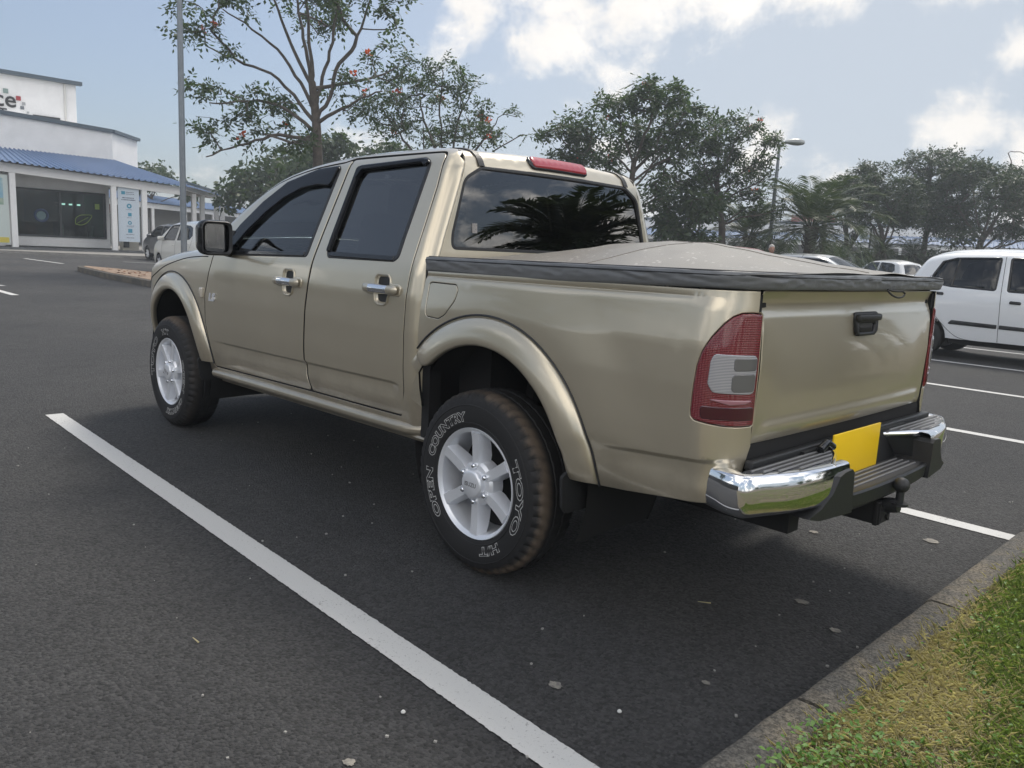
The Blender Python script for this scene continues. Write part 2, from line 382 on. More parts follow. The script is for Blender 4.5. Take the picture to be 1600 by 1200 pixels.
def text_mesh(txt, size=1, outline=0, bold=0, extrude=0, align='LEFT'):
    cu = bpy.data.curves.new('lettering', 'FONT'); cu.body = txt; cu.size = size; cu.align_x = align; cu.resolution_u = 3
    if outline: cu.fill_mode = 'NONE'; cu.bevel_depth = outline; cu.bevel_resolution = 0; cu.offset = bold
    else: cu.offset = bold; cu.extrude = extrude
    o = bpy.data.objects.new('lettering', cu); COL.objects.link(o); bpy.context.view_layer.update()
    dg = bpy.context.evaluated_depsgraph_get(); me = o.evaluated_get(dg).to_mesh()
    V = [v.co.copy() for v in me.vertices]; F = [tuple(p.vertices) for p in me.polygons]
    o.evaluated_get(dg).to_mesh_clear(); bpy.data.objects.remove(o); bpy.data.curves.remove(cu)
    return V, F
# ================================================================== the pickup truck
truck = empty('pickup_truck', (0, 0, 0), 0, 'champagne gold double cab pickup with a dark tonneau cover, parked in the foreground bay', 'pickup truck')
Y0 = dense([.36, .42, .45, .49, .53, .56, .60, .66, .70, .75, .90, 1.05, 1.15, 1.20, 1.30, 1.60, 1.75],
           [.770, .792, .806, .818, .826, .832, .839, .846, .850, .853, .855, .849, .836, .822, .787, .675, .619], .010)
OUTL = cr_spline([(.425, .40), (.425, .8), (.425, 1.18), (.431, 1.30), (.447, 1.56), (.462, 1.63), (.497, 1.672), (.565, 1.692), (.68, 1.698), (.90, 1.699), (1.12, 1.696), (1.36, 1.685),
                  (1.66, 1.656), (1.96, 1.588), (2.24, 1.45), (2.43, 1.318), (2.56, 1.215), (2.65, 1.178), (2.90, 1.160), (3.20, 1.125), (3.50, 1.065), (3.70, 1.00), (3.81, .90), (3.86, .78), (3.88, .62), (3.86, .50), (3.80, .42)], step=.02)
RR = .072
def cabS(x, z):
    x = np.atleast_1d(x).astype(float); z = np.atleast_1d(z).astype(float)
    d = np.clip(pdist(np.stack([x, z], 1), OUTL, False), 0, RR)
    ins = inside(np.stack([x, z], 1), np.concatenate([OUTL, [[3.8, .3], [.425, .3]]])); d = np.where(ins, d, 0)
    y = Y0(z)-(RR-np.sqrt(np.maximum(RR**2-(RR-d)**2, 0)))
    y = y-.012*((x-1.3)/1.2)**2*np.clip((2.6-x)/2, 0, 1)-np.where(x > 2.3, .055*((x-2.3)/1.5)**2, 0)-.20*np.clip((x-3.42)/.46, 0, 1)**1.7
    u = (.676-.0185*(x-.58))-z; fade = np.clip((x-.55)/.06, 0, 1)*np.clip((2.47-x)/.25, 0, 1); sm = lambda a, b, t: (lambda q: q*q*(3-2*q))(np.clip((t-a)/(b-a), 0, 1))
    y = y-.0125*sm(0, .013, u)*(1-sm(.018, .105, u))*fade
    return np.stack([x, y, z], 1)
_oc = np.concatenate([[0], np.cumsum(np.linalg.norm(np.diff(OUTL, axis=0), axis=1))])
def stripS(s, y):
    # the skin across the cab: s along the outline, y across
    s = np.atleast_1d(s).astype(float); y = np.atleast_1d(y).astype(float)
    x = np.interp(s, _oc, OUTL[:, 0]); z = np.interp(s, _oc, OUTL[:, 1])
    e = .06; tx = np.interp(s+e, _oc, OUTL[:, 0])-np.interp(s-e, _oc, OUTL[:, 0]); tz = np.interp(s+e, _oc, OUTL[:, 1])-np.interp(s-e, _oc, OUTL[:, 1])
    l = np.sqrt(tx*tx+tz*tz)+1e-9; nx, nz = -tz/l, tx/l
    w = stripW(s); t = np.clip(y/w, -1, 1); b = np.interp(s, [0, .9, 1.25, 1.5, 2.4, 3.1, 3.6, 4.6], [.016, .016, .016, .024, .028, .05, .04, .06])*(1-t*t)**1.5
    return np.stack([x+nx*b, y, z+nz*b], 1)
def stripW(s):
    s = np.atleast_1d(s).astype(float)
    x = np.interp(s, _oc, OUTL[:, 0]); z = np.interp(s, _oc, OUTL[:, 1])
    return Y0(z)-RR-.012*((x-1.3)/1.2)**2*np.clip((2.6-x)/2, 0, 1)-np.where(x > 2.3, .055*((x-2.3)/1.5)**2, 0)-.20*np.clip((x-3.42)/.46, 0, 1)**1.7
def s_at(x=None, z=None, lo=0, hi=99):
    k = (_oc >= lo) & (_oc <= hi); i = np.where(k)[0]
    return float(_oc[i][np.argmin(np.abs(OUTL[i, 0]-x) if x is not None else np.abs(OUTL[i, 1]-z))])
s_1 = s_at(z=1.0, hi=1.2); s_top = s_at(z=1.655, hi=1.6); s_ws0 = s_at(x=1.70, lo=1.4); s_cowl = s_at(x=2.56, lo=1.4); s_hood = s_at(x=3.76, lo=1.4, hi=4.3); s_end = float(_oc[-1])
def offs(d):
    tg = np.gradient(OUTL, axis=0); tg /= np.linalg.norm(tg, axis=1, keepdims=True); return OUTL+np.stack([tg[:, 1], -tg[:, 0]], 1)*d
CREASE = np.array([(x, .676-.0185*(x-.58)-u) for x in np.arange(.54, 2.48, .02) for u in (-.012, -.003, .002, .0065, .011, .016, .026, .045, .07, .10)])
ROUND = np.concatenate([offs(d) for d in (.003, .009, .018, .030, .045, .060, .076)])
def arc(cx, cz, r, a0, a1, n=28): return [(cx+r*math.cos(R(a)), cz+r*math.sin(R(a))) for a in np.linspace(a0, a1, n)]
WHC = (3.04, .455); WHR = (-.02, .455)
RD = rpoly([(.539, .527), (1.300, .513), (1.339, .60), (1.347, .676), (1.340, .806), (1.330, .94), (1.306, 1.094), (1.284, 1.252), (1.262, 1.441), (1.236, 1.668), (.525, 1.672), (.506, 1.52), (.502, 1.33), (.504, 1.14), (.512, 1.03), (.514, .9), (.515, .65)],
           [.03, .02, .1, .1, .1, .1, .1, .1, .2, .02, .05, .2, .2, .2, .2, .2, .1])
apil = [tuple(q) for q in offs(.034)[::6] if 1.27 < q[0] < 2.40 and q[1] > 1.2]
FD = rpoly([(1.306, .513), (2.474, .478), (2.471, .525), (2.497, .64), (2.524, .754), (2.520, .909), (2.478, 1.027), (2.430, 1.15)]+list(reversed(apil))+[(1.242, 1.668), (1.268, 1.441), (1.290, 1.252), (1.312, 1.094), (1.336, .94), (1.346, .806), (1.353, .676), (1.345, .60)],
           [.02, .03, .05, .1, .1, .1, .1, .05]+[0]*len(apil)+[.02, .2, .1, .1, .1, .1, .1, .1])
RW = rpoly([(.612, 1.212), (.640, 1.195), (1.172, 1.190), (1.190, 1.215), (1.163, 1.625), (.655, 1.647), (.600, 1.625)], [.03, .03, .03, .03, .05, .05, .06])
FW = rpoly([(1.362, 1.185), (2.30, 1.158), (2.290, 1.225), (2.180, 1.335), (2.00, 1.465), (1.800, 1.568), (1.518, 1.627), (1.345, 1.636), (1.318, 1.620)], [.03, .02, .04, .2, .2, .2, .2, .03, .02])
both = []
# --- body shell (side skin)
shell_out = [(.425, .455), (.44, .452), (2.55, .43)]+[q for q in arc(*WHC, .50, 178, 5, 40)]+[(3.80, .42)]+[tuple(q) for q in OUTL[::-2]]
dh = [(.524, .513)]; doors = np.concatenate([RD, FD])
# one hole for both doors: walk round the union
hole = inset(np.array([tuple(q) for q in RD if True]), -.0045)
def union_hole():
    a = [q for q in RD if q[0] < 1.22]; 
    low = [(1.303, .511)]
    fd = [q for q in FD]
    # FD order: bottom rear -> front -> up -> A pillar back -> B gap down ; RD order: bottom -> front edge up -> top -> rear edge down
    iF = max(i for i, q in enumerate(FD) if q[0] > 1.30 and q[1] > 1.58) 
    P = [(1.298, .5132)]+[tuple(q) for i, q in enumerate(FD[:iF+1]) if not (i < 8 and q[0] < 1.36)]+[(1.239, 1.672)]
    jr = [tuple(q) for q in RD]; k0 = min(i for i, q in enumerate(jr) if q[0] < 1.1 and q[1] > 1.6)
    P += jr[k0:]+[q for q in jr[:k0] if q[1] < .53 and q[0] < 1.1]
    return np.array(P)
HOLE = inset(union_hole(), -.0035)
SHELL = panel('body_shell', np.array(shell_out), cabS, M_gold, truck, holes=[HOLE], gap=-.0, rnd=.0010, extra=ROUND, step=.04, depth=.010, edge=M_dark); both.append(SHELL)
def cup_poly(x, z): return rpoly([(x-.052, z+.043), (x-.036, z+.056), (x+.036, z+.056), (x+.050, z+.043), (x+.052, z+.005), (x+.042, z-.058), (x+.018, z-.068), (x-.024, z-.068), (x-.046, z-.058), (x-.056, z+.005)], .016)
def bowlS(P):
    def S(x, z):
        q = cabS(x, z); d = np.clip(pdist(q[:, [0, 2]], P), 0, .03)/.03; q[:, 1] -= .020*np.sin(d*math.pi/2); return q
    return S
def door(name, P, W, hc):
    d = panel(name, P, cabS, M_gold, truck, holes=[W, inset(cup_poly(*hc), .003)], gap=.0038, rnd=.003, extra=np.concatenate([ROUND, CREASE]), step=.03, depth=.010, edge=M_dark); both.append(d); return d
fdoor = door('front_door', FD, FW, (1.512, 1.055)); rdoor = door('rear_door', RD, RW, (.690, 1.075))
# dark jambs behind the gaps
for P in (FD, RD): pass
jm = panel('door_jamb', inset(HOLE, -.02), cabS, M_black, SHELL, holes=[inset(RW, -.02), inset(FW, -.02)], off=-.0105, depth=.006, step=.06)
# window frames, glass, wind deflectors
def win(W, door_, defl):
    fr = panel('window_frame', inset(W, -.004), cabS, M_black, door_, holes=[inset(W, .020)], off=.002, rnd=.004, step=.03)
    gl = panel('window', inset(W, .014), cabS, M_tint if W is FW else M_tint2, door_, off=-.010, depth=.004, step=.05)
    df = panel('wind_deflector', defl, cabS, M_smoke, door_, off=.014, rnd=.006, depth=.016, step=.025)
    zb = min(q[1] for q in W)
    return fr
top = lambda W, w: None
i_ = inset(FW, .004)
fdef = [q for q in inset(FW, .004) if q[1] > 1.33 or (q[0] > 2.1)]
def deflector(W, x0, x1, z0, widths):
    # band along the top and front edge of a window
    P = inset(W, .002); P = P if area(P) > 0 else P[::-1]
    st = [q for q in resample(P, .03) if q[1] > z0]
    return st
FDEF = [(1.325, 1.625), (1.352, 1.532), (1.47, 1.540), (1.62, 1.525), (1.78, 1.475), (1.93, 1.395), (2.07, 1.295), (2.16, 1.215), (2.225, 1.170), (2.295, 1.165), (2.284, 1.222), (2.178, 1.330), (1.998, 1.460), (1.798, 1.563), (1.517, 1.622), (1.346, 1.631)]
win(FW, fdoor, rpoly(FDEF, .03))
RDEF = [(.605, 1.622), (.628, 1.604), (.66, 1.622), (1.11, 1.604), (1.138, 1.565), (1.164, 1.21), (1.186, 1.215), (1.160, 1.621), (1.12, 1.628), (.655, 1.642), (.62, 1.635)]
win(RW, rdoor, rpoly(RDEF, .02))
for W, d in ((FW, fdoor), (RW, rdoor)):
    P = [q for q in W if q[1] < 1.225]; x0, x1 = min(q[0] for q in P)+.03, max(q[0] for q in P)-.03
    z0 = 1.193 if d is rdoor else 1.172; sl = .0 if d is rdoor else .012
    panel('belt_trim', rpoly([(x0, z0+sl), (x1, z0-sl), (x1, z0+.022-sl), (x0, z0+.022+sl)], .006), cabS, M_chrome if False else M_gloss, d, off=.006, rnd=.004, step=.03)
# door handles: a cup, a chrome grip and a painted cap
def handle(dr, x, z):
    cup = rpoly([(x-.060, z+.045), (x-.040, z+.062), (x+.040, z+.062), (x+.058, z+.045), (x+.052, z+.018), (x+.115, z+.012), (x+.118, z-.030), (x+.055, z-.030), (x+.045, z-.068), (x+.02, z-.078), (x-.025, z-.078), (x-.048, z-.066), (x-.058, z-.030), (x-.135, z-.030), (x-.140, z+.012), (x-.118, z+.022), (x-.065, z+.022)], .014)
    CP = cup_poly(x, z)
    h = panel('door_handle', cup, cabS, M_gold, dr, holes=[CP], off=.006, rnd=.005, step=.02)
    panel('handle_cup', inset(CP, -.004), bowlS(inset(CP, -.004)), M_gold, h, off=.0, depth=.002, rnd=.001, step=.008, flange=False)
    V = []; n = 14
    yb = cabS(x, z)[0][1]
    secs = []
    for t in np.linspace(0, 1, 18):
        xx = x+.130-.262*t; ee = math.sin(math.pi*min(1, max(0, t*1.0)))**.25; hh = .021*(.75+.25*ee)*(1 if .0 < t < 1 else .6); dd = .020*(.7+.3*ee)
        secs.append([(xx, yb+.016+dd*max(-.3, math.cos(a))*ee, z-.004+hh*math.sin(a)) for a in np.linspace(0, 2*math.pi, n, endpoint=False)])
    g = MB(); g.loft(secs[:5], True, True, 0); g.build('grip_end', M_gold, h)
    g = MB(); g.loft(secs[4:14], True, True, 0); g.build('grip', M_chrome, h)
    g = MB(); g.loft(secs[13:], True, True, 0); g.build('grip_end', M_gold, h)
mat('dull_gold', (.30, .26, .19), .4, .5)
hf = handle(fdoor, 1.512, 1.055); hr = handle(rdoor, .690, 1.075)
b = MB(); V, F = text_mesh('LS', .075, bold=.003, extrude=.003); 
yb = cabS(2.40, .90)[0][1]
b.add([(2.455-v.x*1.1-.3*v.y, yb+.004+v.z, .880+v.y*.85) for v in V], F); b.build('badge', M_alloy, fdoor, smooth=False)
b = MB(); yb = cabS(2.545, .915)[0][1]
b.box((2.560, yb+.002, .918), (.040, .022, .062), bev=.008); b.build('side_indicator', mat('amber_clear', (.55, .50, .42), .15, coat=1), SHELL)
# --- roof, rear wall, windscreen, hood, front
def edge(s0, s1, sg, n=60): return [(s, sg*float(stripW(s)[0])) for s in np.linspace(s0, s1, n)]
RWIN = rpoly([(s_at(z=1.262, hi=1.6), .672), (s_at(z=1.262, hi=1.6), -.672), (s_at(z=1.32, hi=1.6), -.672), (s_at(z=1.56, hi=1.6), -.600), (s_at(z=1.622, hi=1.6), -.50), (s_at(z=1.622, hi=1.6), .50), (s_at(z=1.56, hi=1.6), .600), (s_at(z=1.32, hi=1.6), .672)], [.03, .03, .15, .08, .08, .08, .08, .15])
ro = np.array(edge(s_1, s_ws0, 1)+edge(s_ws0, s_1, -1))
panel('roof', ro, stripS, M_gold, truck, holes=[RWIN], rnd=.0010, step=.05, outref=(0, 0, 1), flange=True)
# orientation of the skin at the rear faces backwards, so its window and trim use that reference
_z0, _z1 = 1.255, 1.63; _x0, _x1 = [float(stripS(s_at(z=q, hi=1.6), .0)[0][0]) for q in (_z0, _z1)]
def glassS(s, y):
    s = np.atleast_1d(s).astype(float); y = np.atleast_1d(y).astype(float); z = np.interp(s, _oc[:90], OUTL[:90, 1]); z = s_lin(s)
    x = _x0+(_x1-_x0)*(z-_z0)/(_z1-_z0)+.016*(y/.66)**2+.0065-.004*(1-((z-1.44)/.19)**2); return np.stack([x, y, z], 1)
_sa, _sb = s_at(z=_z0, hi=1.6), s_at(z=_z1, hi=1.6)
def s_lin(s): return _z0+(_z1-_z0)*(s-_sa)/(_sb-_sa)
rg = panel('rear_window', inset(RWIN, -.006), glassS, MATS['dark_tinted_glass'], truck, off=-.001, depth=.003, step=.04, outref=(-1, 0, 0))
panel('window_seal', inset(RWIN, -.004), stripS, M_black, rg, holes=[inset(RWIN, .010)], off=.0015, rnd=.002, step=.05, outref=(-1, 0, 0))
P = [(s_at(z=1.338, hi=1.6), .528), (s_at(z=1.338, hi=1.6), .556), (s_at(z=1.368, hi=1.6), .556), (s_at(z=1.368, hi=1.6), .528)]
panel('sticker', np.array(P), glassS, mat('sticker_paper', (.42, .40, .38), .7, base2=(.16, .15, .15), vscale=260), rg, off=.0015, depth=.001, rnd=.0005, step=.006, outref=(-1, 0, 0))
WS = rpoly([(s_ws0+.02, float(stripW(s_ws0)[0])-.03), (s_cowl-.05, float(stripW(s_cowl)[0])-.02), (s_cowl-.05, -float(stripW(s_cowl)[0])+.02), (s_ws0+.02, -float(stripW(s_ws0)[0])+.03)], .06)
panel('windscreen', WS, stripS, M_clearg, truck, off=-.002, depth=.004, step=.07, outref=(1, 0, 1))
fr_ = np.array(edge(s_ws0, s_cowl, 1)+edge(s_cowl, s_ws0, -1))
panel('windscreen_frame', fr_, stripS, M_gold, truck, holes=[inset(WS, .012)], rnd=.002, step=.06, outref=(1, 0, 1))
hd = np.array(edge(s_cowl, s_hood, 1)+edge(s_hood, s_cowl, -1))
panel('hood', hd, stripS, M_gold, truck, rnd=.002, step=.06, outref=(0, 0, 1))
fa = np.array(edge(s_hood, s_end, 1)+edge(s_end, s_hood, -1))
fascia = panel('front_fascia', fa, stripS, M_gold, truck, rnd=.002, step=.06, outref=(1, 0, 0))
gz = lambda z: s_at(z=z, lo=s_hood-.05)
panel('grille', rpoly([(gz(.93), .28), (gz(.74), .28), (gz(.74), -.28), (gz(.93), -.28)], .04), stripS, M_chrome, fascia, off=.012, step=.05, outref=(1, 0, 0))
for sg in (1, -1):
    panel('headlight', rpoly([(gz(.955), sg*.34), (gz(.76), sg*.34), (gz(.78), sg*.62), (gz(.93), sg*.62)], .04), stripS, mat('lamp_clear', (.75, .76, .78), .08, .2, 1), fascia, off=.012, step=.05, outref=(1, 0, 0))
panel('number_plate', np.array([(gz(.63), .25), (gz(.53), .25), (gz(.53), -.25), (gz(.63), -.25)]), stripS, M_plate, fascia, off=.012, step=.05, outref=(1, 0, 0))
# shut line of the hood along the fender and dark ditch strips at the rear of the roof
b = MB()
hl = cr_spline([(2.50, 1.137), (2.66, 1.130), (2.875, 1.108), (3.19, 1.047), (3.42, .972), (3.56, .915), (3.68, .85)], step=.03)
hp = cabS(hl[:, 0], hl[:, 1]); b.tube([(q[0], q[1]-.0005, q[2]) for q in hp], .0035, 6); b.build('hood_gap', M_dark, SHELL)
for sg in (1, -1):
    b = MB(); ss = np.linspace(s_at(z=1.618, hi=1.6), s_ws0, 50); L_, R_ = [], []
    c = stripS(ss, np.full(len(ss), sg*.502)); l = stripS(ss, np.full(len(ss), sg*.486)); r = stripS(ss, np.full(len(ss), sg*.518))
    n = np.cross(np.gradient(c, axis=0), r-l); n /= np.linalg.norm(n, axis=1, keepdims=True); n *= np.sign(n[:, 2:3].mean()) 
    b.loft([[l[i], l[i]+n[i]*.006, c[i]+n[i]*.008, r[i]+n[i]*.006, r[i]] for i in range(len(ss))]); b.build('roof_moulding', M_black, truck)
# high brake light
yl = [.192, -.192]
sa, sb = s_at(z=1.630, hi=1.6), s_at(z=1.630, hi=1.6)+.066
hb = panel('high_brake_light', rpoly([(sa, .20), (sa, -.195), (sb, -.195), (sb, .20)], .028), stripS, M_gloss, truck, off=.012, rnd=.006, depth=.016, step=.02, outref=(-1, 0, .3))
panel('lens', rpoly([(sa+.006, .188), (sa+.006, -.188), (sb-.006, -.188), (sb-.006, .188)], .024), stripS, mat('brake_lens', (.36, .02, .03), .15, 0, 1), hb, off=.020, rnd=.008, depth=.012, step=.02, outref=(-1, 0, .3))
# --- load bed
BY = dense([.40, .46, .49, .53, .58, .62, .67, .75, .90, 1.02, 1.10, 1.140, 1.150, 1.168, 1.22], [.785, .806, .820, .831, .838, .841, .850, .854, .857, .852, .842, .836, .831, .827, .822], .006)
def bedS(s, z):
    s = np.atleast_1d(s).astype(float); z = np.atleast_1d(z).astype(float); y0 = BY(z)
    dw = np.sqrt((-s-WHR[0])**2+(z-WHR[1])**2); y0 = y0+.016*np.clip(1-np.abs(dw-.60)/.24, 0, 1)**2*(3-2*np.clip(1-np.abs(dw-.60)/.24, 0, 1))*np.clip((z-.5)/.2, 0, 1)*0.9
    y0 = y0-.007*np.exp(-((z-(1.1455+.012*(s+.38)))/.0042)**2)*np.clip((1.0-s)/.40, 0, 1)
    u = (.648+.075*(s-.55))-z; sm = lambda a, b, t: (lambda q: q*q*(3-2*q))(np.clip((t-a)/(b-a), 0, 1)); y0 = y0-.010*sm(0, .014, u)*(1-sm(.02, .11, u))*np.clip((s-.60)/.15, 0, 1)
    th = np.clip((s-.93)/.22, 0, 1)*math.pi/2; c, k = np.cos(th), np.sin(th); e = .75
    return np.stack([np.where(s < .93, -s, -.93-.125*k**(.95)), np.where(s < .93, y0, .69+.16*c+(y0-.85)*c), z], 1)
bed_out = [(-.388, .60), (-.388, 1.166), (1.118, 1.186), (1.145, .718), (1.10, .60), (1.085, .55), (1.02, .545), (.872, .530), (.70, .508), (.545, .492)]+[(-x, z) for x, z in arc(*WHR, .50, 176, 20, 36)]
TAIL = rpoly([(1.138, 1.12), (1.092, 1.123), (1.06, 1.121), (1.033, 1.110), (1.008, 1.088), (.976, 1.047), (.953, 1.005), (.940, .960), (.936, .904), (.932, .825), (.934, .806), (.948, .796), (.983, .791), (1.041, .784), (1.081, .781), (1.143, .780), (1.143, .95)], .012)
FUEL = rpoly([(-.350, 1.000), (-.354, 1.118), (-.338, 1.124), (-.18, 1.124), (-.162, 1.106), (-.170, 1.060), (-.222, 1.000), (-.262, .980), (-.340, .984)], [.02, .02, .01, .02, .02, .06, .05, .03, .02])
cornr = np.array([(s, z) for s in np.arange(.90, 1.14, .018) for z in np.arange(.56, 1.18, .02)])
cornr = np.concatenate([cornr, np.array([(s, 1.1455+.012*(s+.38)+dz) for s in np.arange(-.37, 1.02, .02) for dz in (-.011, -.0065, -.003, 0, .003, .0065)]), np.array([(s, .648+.075*(s-.55)-u) for s in np.arange(.58, 1.10, .018) for u in (-.012, -.002, .004, .010, .018, .03, .055, .09)])])
bed = panel('bed_side', np.array(bed_out), bedS, M_gold, truck, holes=[TAIL, FUEL], gap=0, rnd=.003, step=.03, extra=cornr, edge=M_dark); both.append(bed)
fuel = panel('fuel_door', FUEL, bedS, M_gold, bed, gap=.003, rnd=.003, step=.03, off=.0, edge=M_dark)
panel('fuel_recess', inset(FUEL, -.008), bedS, M_black, fuel, off=-.012, depth=.004, step=.05)
# the joint between cab and bed
b = MB(); b.box((.405, .775, .83), (.05, .06, .75)); b.build('body_joint', M_dark, bed)
b = MB(); pts = bedS(np.linspace(-.38, 1.10, 30), np.linspace(1.146, 1.164, 30)); 
# rear lights
mat('red_lens', (.15, .006, .018), .10, 0, 1, bump=.2, bscale=150)
def lens_ribs(m):
    nt = m.node_tree; N = nt.nodes.new; L = nt.links.new; bs = nt.nodes['Principled BSDF']; tc = N('ShaderNodeTexCoord'); hs = []
    for ax, sc in (('Z', 62), ('X', 40)):
        w = N('ShaderNodeTexWave'); w.bands_direction = ax; w.inputs['Scale'].default_value = sc; L(tc.outputs['Object'], w.inputs[0]); hs.append(w.outputs['Fac'])
    a = N('ShaderNodeMath'); a.operation = 'ADD'; L(hs[0], a.inputs[0]); L(hs[1], a.inputs[1]); bp = N('ShaderNodeBump'); bp.inputs['Strength'].default_value = .5; bp.inputs['Distance'].default_value = .002; L(a.outputs[0], bp.inputs['Height']); L(bp.outputs[0], bs.inputs['Normal'])
    cr = N('ShaderNodeValToRGB'); L(hs[0], cr.inputs[0]); cr.color_ramp.elements[0].color = (.11, .004, .010, 1); cr.color_ramp.elements[1].color = (.21, .008, .018, 1); L(cr.outputs[0], bs.inputs[0])
lens_ribs(MATS['red_lens'])
tl = panel('tail_light', TAIL, bedS, MATS['red_lens'], truck, gap=.003, rnd=.006, step=.018, off=.006, depth=.02); both.append(tl)
CL = rpoly([(.992, 1.000), (1.128, .997), (1.126, .880), (.998, .886), (.982, .912), (.984, .975)], .02)
M_revl = mat('reverse_lens', (.55, .55, .57), .1, .1, 1)
_nt = M_revl.node_tree; _w = _nt.nodes.new('ShaderNodeTexWave'); _w.bands_direction = 'Z'; _w.inputs['Scale'].default_value = 70; _t = _nt.nodes.new('ShaderNodeTexCoord'); _nt.links.new(_t.outputs['Object'], _w.inputs[0])
_c = _nt.nodes.new('ShaderNodeValToRGB'); _nt.links.new(_w.outputs[0], _c.inputs[0]); _c.color_ramp.elements[0].color = (.20, .20, .22, 1); _c.color_ramp.elements[1].color = (.52, .52, .55, 1); _nt.links.new(_c.outputs[0], _nt.nodes['Principled BSDF'].inputs[0])
panel('reverse_lens', CL, bedS, M_revl, tl, off=.009, rnd=.003, depth=.004, step=.015)
panel('indicator_bulb', rpoly([(1.050, .990), (1.124, .988), (1.123, .952), (1.052, .952)], .008), bedS, mat('bulb_grey', (.15, .15, .155), .2, .2, 1), tl, off=.011, rnd=.002, depth=.003, step=.015)
panel('reverse_bulb', rpoly([(1.048, .942), (1.123, .942), (1.122, .888), (1.050, .890)], .012), bedS, MATS['bulb_grey'], tl, off=.011, rnd=.002, depth=.003, step=.015)
panel('reflector', rpoly([(.975, .868), (1.125, .862), (1.10, .852), (1.05, .850)], .006), bedS, mat('reflector_pink', (.35, .16, .19), .2, 0, 1), tl, off=.010, rnd=.003, depth=.004, step=.015)
panel('fog_lens', rpoly([(.965, .845), (1.130, .842), (1.132, .800), (.968, .806)], .012), bedS, mat('dark_red_lens', (.05, .003, .013), .12, 0, 1), tl, off=.0085, rnd=.003, depth=.004, step=.015)
# --- tailgate
TX = dense([.69, .715, .735, .772, .784, .80, .95, 1.06, 1.105, 1.125, 1.145, 1.165, 1.19, 1.21], [-1.040, -1.048, -1.058, -1.061, -1.054, -1.054, -1.062, -1.058, -1.052, -1.040, -1.036, -1.042, -1.052, -1.055], .006)
TXf = dense([.69, .715, .735, .80, .95, 1.06, 1.105, 1.125, 1.145, 1.165, 1.19, 1.21], [-1.040, -1.048, -1.053, -1.057, -1.062, -1.058, -1.052, -1.040, -1.036, -1.042, -1.052, -1.055], .006)
def tgS(y, z):
    y = np.atleast_1d(y).astype(float); z = np.atleast_1d(z).astype(float); k = np.clip((.66-np.abs(y))/.05, 0, 1)
    x = TX(z)*k+TXf(z)*(1-k)
    return np.stack([x-.012*(1-(y/.69)**2)+.004, y, z], 1)
tg = panel('tailgate', rpoly([(-.690, .716), (.690, .716), (.692, 1.189), (-.692, 1.189)], .012), tgS, M_gold, truck, gap=.0025, step=.03, outref=(-1, 0, 0), rnd=.004, edge=M_dark, extra=np.array([(y, z) for y in np.arange(-.68, .681, .02) for z in (.735, .755, .767, .773, .778, .783, .789, .80, 1.10, 1.112, 1.125, 1.137, 1.15, 1.165)]))
hb_ = panel('tailgate_handle', rpoly([(-.118, 1.112), (.090, 1.112), (.070, 1.040), (.050, 1.030), (-.085, 1.030), (-.105, 1.040)], .016), tgS, M_black, tg, holes=[rpoly([(-.085, 1.074), (.062, 1.074), (.048, 1.042), (-.072, 1.042)], .01)], off=.009, rnd=.006, depth=.012, step=.02, outref=(-1, 0, 0))
panel('handle_recess', rpoly([(-.09, 1.08), (.066, 1.08), (.052, 1.038), (-.076, 1.038)], .01), tgS, M_gloss, hb_, off=.002, depth=.002, step=.02, outref=(-1, 0, 0))
b = MB(); b.box((-1.075, -.012, 1.095), (.022, .19, .024), bev=.008); b.build('lever', M_black, hb_)
b = MB(); b.box((-1.0, 0, .95), (.07, 1.36, .45)); b.box((-1.02, .705, .95), (.05, .02, .45)); b.box((-1.02, -.705, .95), (.05, .02, .45)); b.box((-1.02, 0, .685), (.05, 1.40, .07)); b.build('bed_frame', M_dark, truck)
# --- flares
def flare(C, a0, a1, yfun, name='wheel_flare'):
    b = MB(); secs = []
    for a in np.linspace(a0, a1, 64):
        ca, sa_ = math.cos(R(a)), math.sin(R(a)); row = []
        end = min(1, abs(a-a0)/16) if C is WHR else 1; end = end*end*(3-2*end)
        for r, dy in ((.572, -.03), (.560, -.004), (.556, .004), (.546, .013), (.525, .024), (.50, .031), (.475, .036), (.462, .036), (.453, .031), (.450, .020), (.453, .004)):
            r = .556+(r-.556)*(.3+.7*end) if r < .556 else r
            x, z = C[0]+r*ca, C[1]+r*sa_; xb, zb = C[0]+.56*ca, C[1]+.56*sa_
            row.append((x, yfun(xb, max(zb, .5))+dy*end, max(z, .5-.0)))
        secs.append(row)
    b.loft(secs); f = b.build(name, M_gold, truck, sharp=60); both.append(f); return f
fr = flare(WHR, 176-360, 176-360, lambda x, z: .85) if False else None
fl_r = flare(WHR, 34, 175.4, lambda x, z: float(bedS(-x, z)[0][1]) if x < .39 else .852)
fl_f = flare(WHC, 4.6, 175.4, lambda x, z: float(cabS(x, z)[0][1]))
b = MB()
for C in (WHR, WHC):
    for a0_, a1_ in ((R(32 if C is WHR else 4), R(176)),):
        pts = []
        for a in np.linspace(a0_+(R(12) if C is WHR else 0), a1_, 50):
            x, z = C[0]+.5655*math.cos(a), C[1]+.5655*math.sin(a); y = float(bedS(-x, z)[0][1]) if C is WHR and x < .39 else float(cabS(x, max(z, .5))[0][1]) if C is WHC else .852
            pts.append((x, y+.001, z))
        bb = MB(); bb.tube(pts, .0045, 6); bb.build('flare_seal', M_black, fl_r if C is WHR else fl_f)
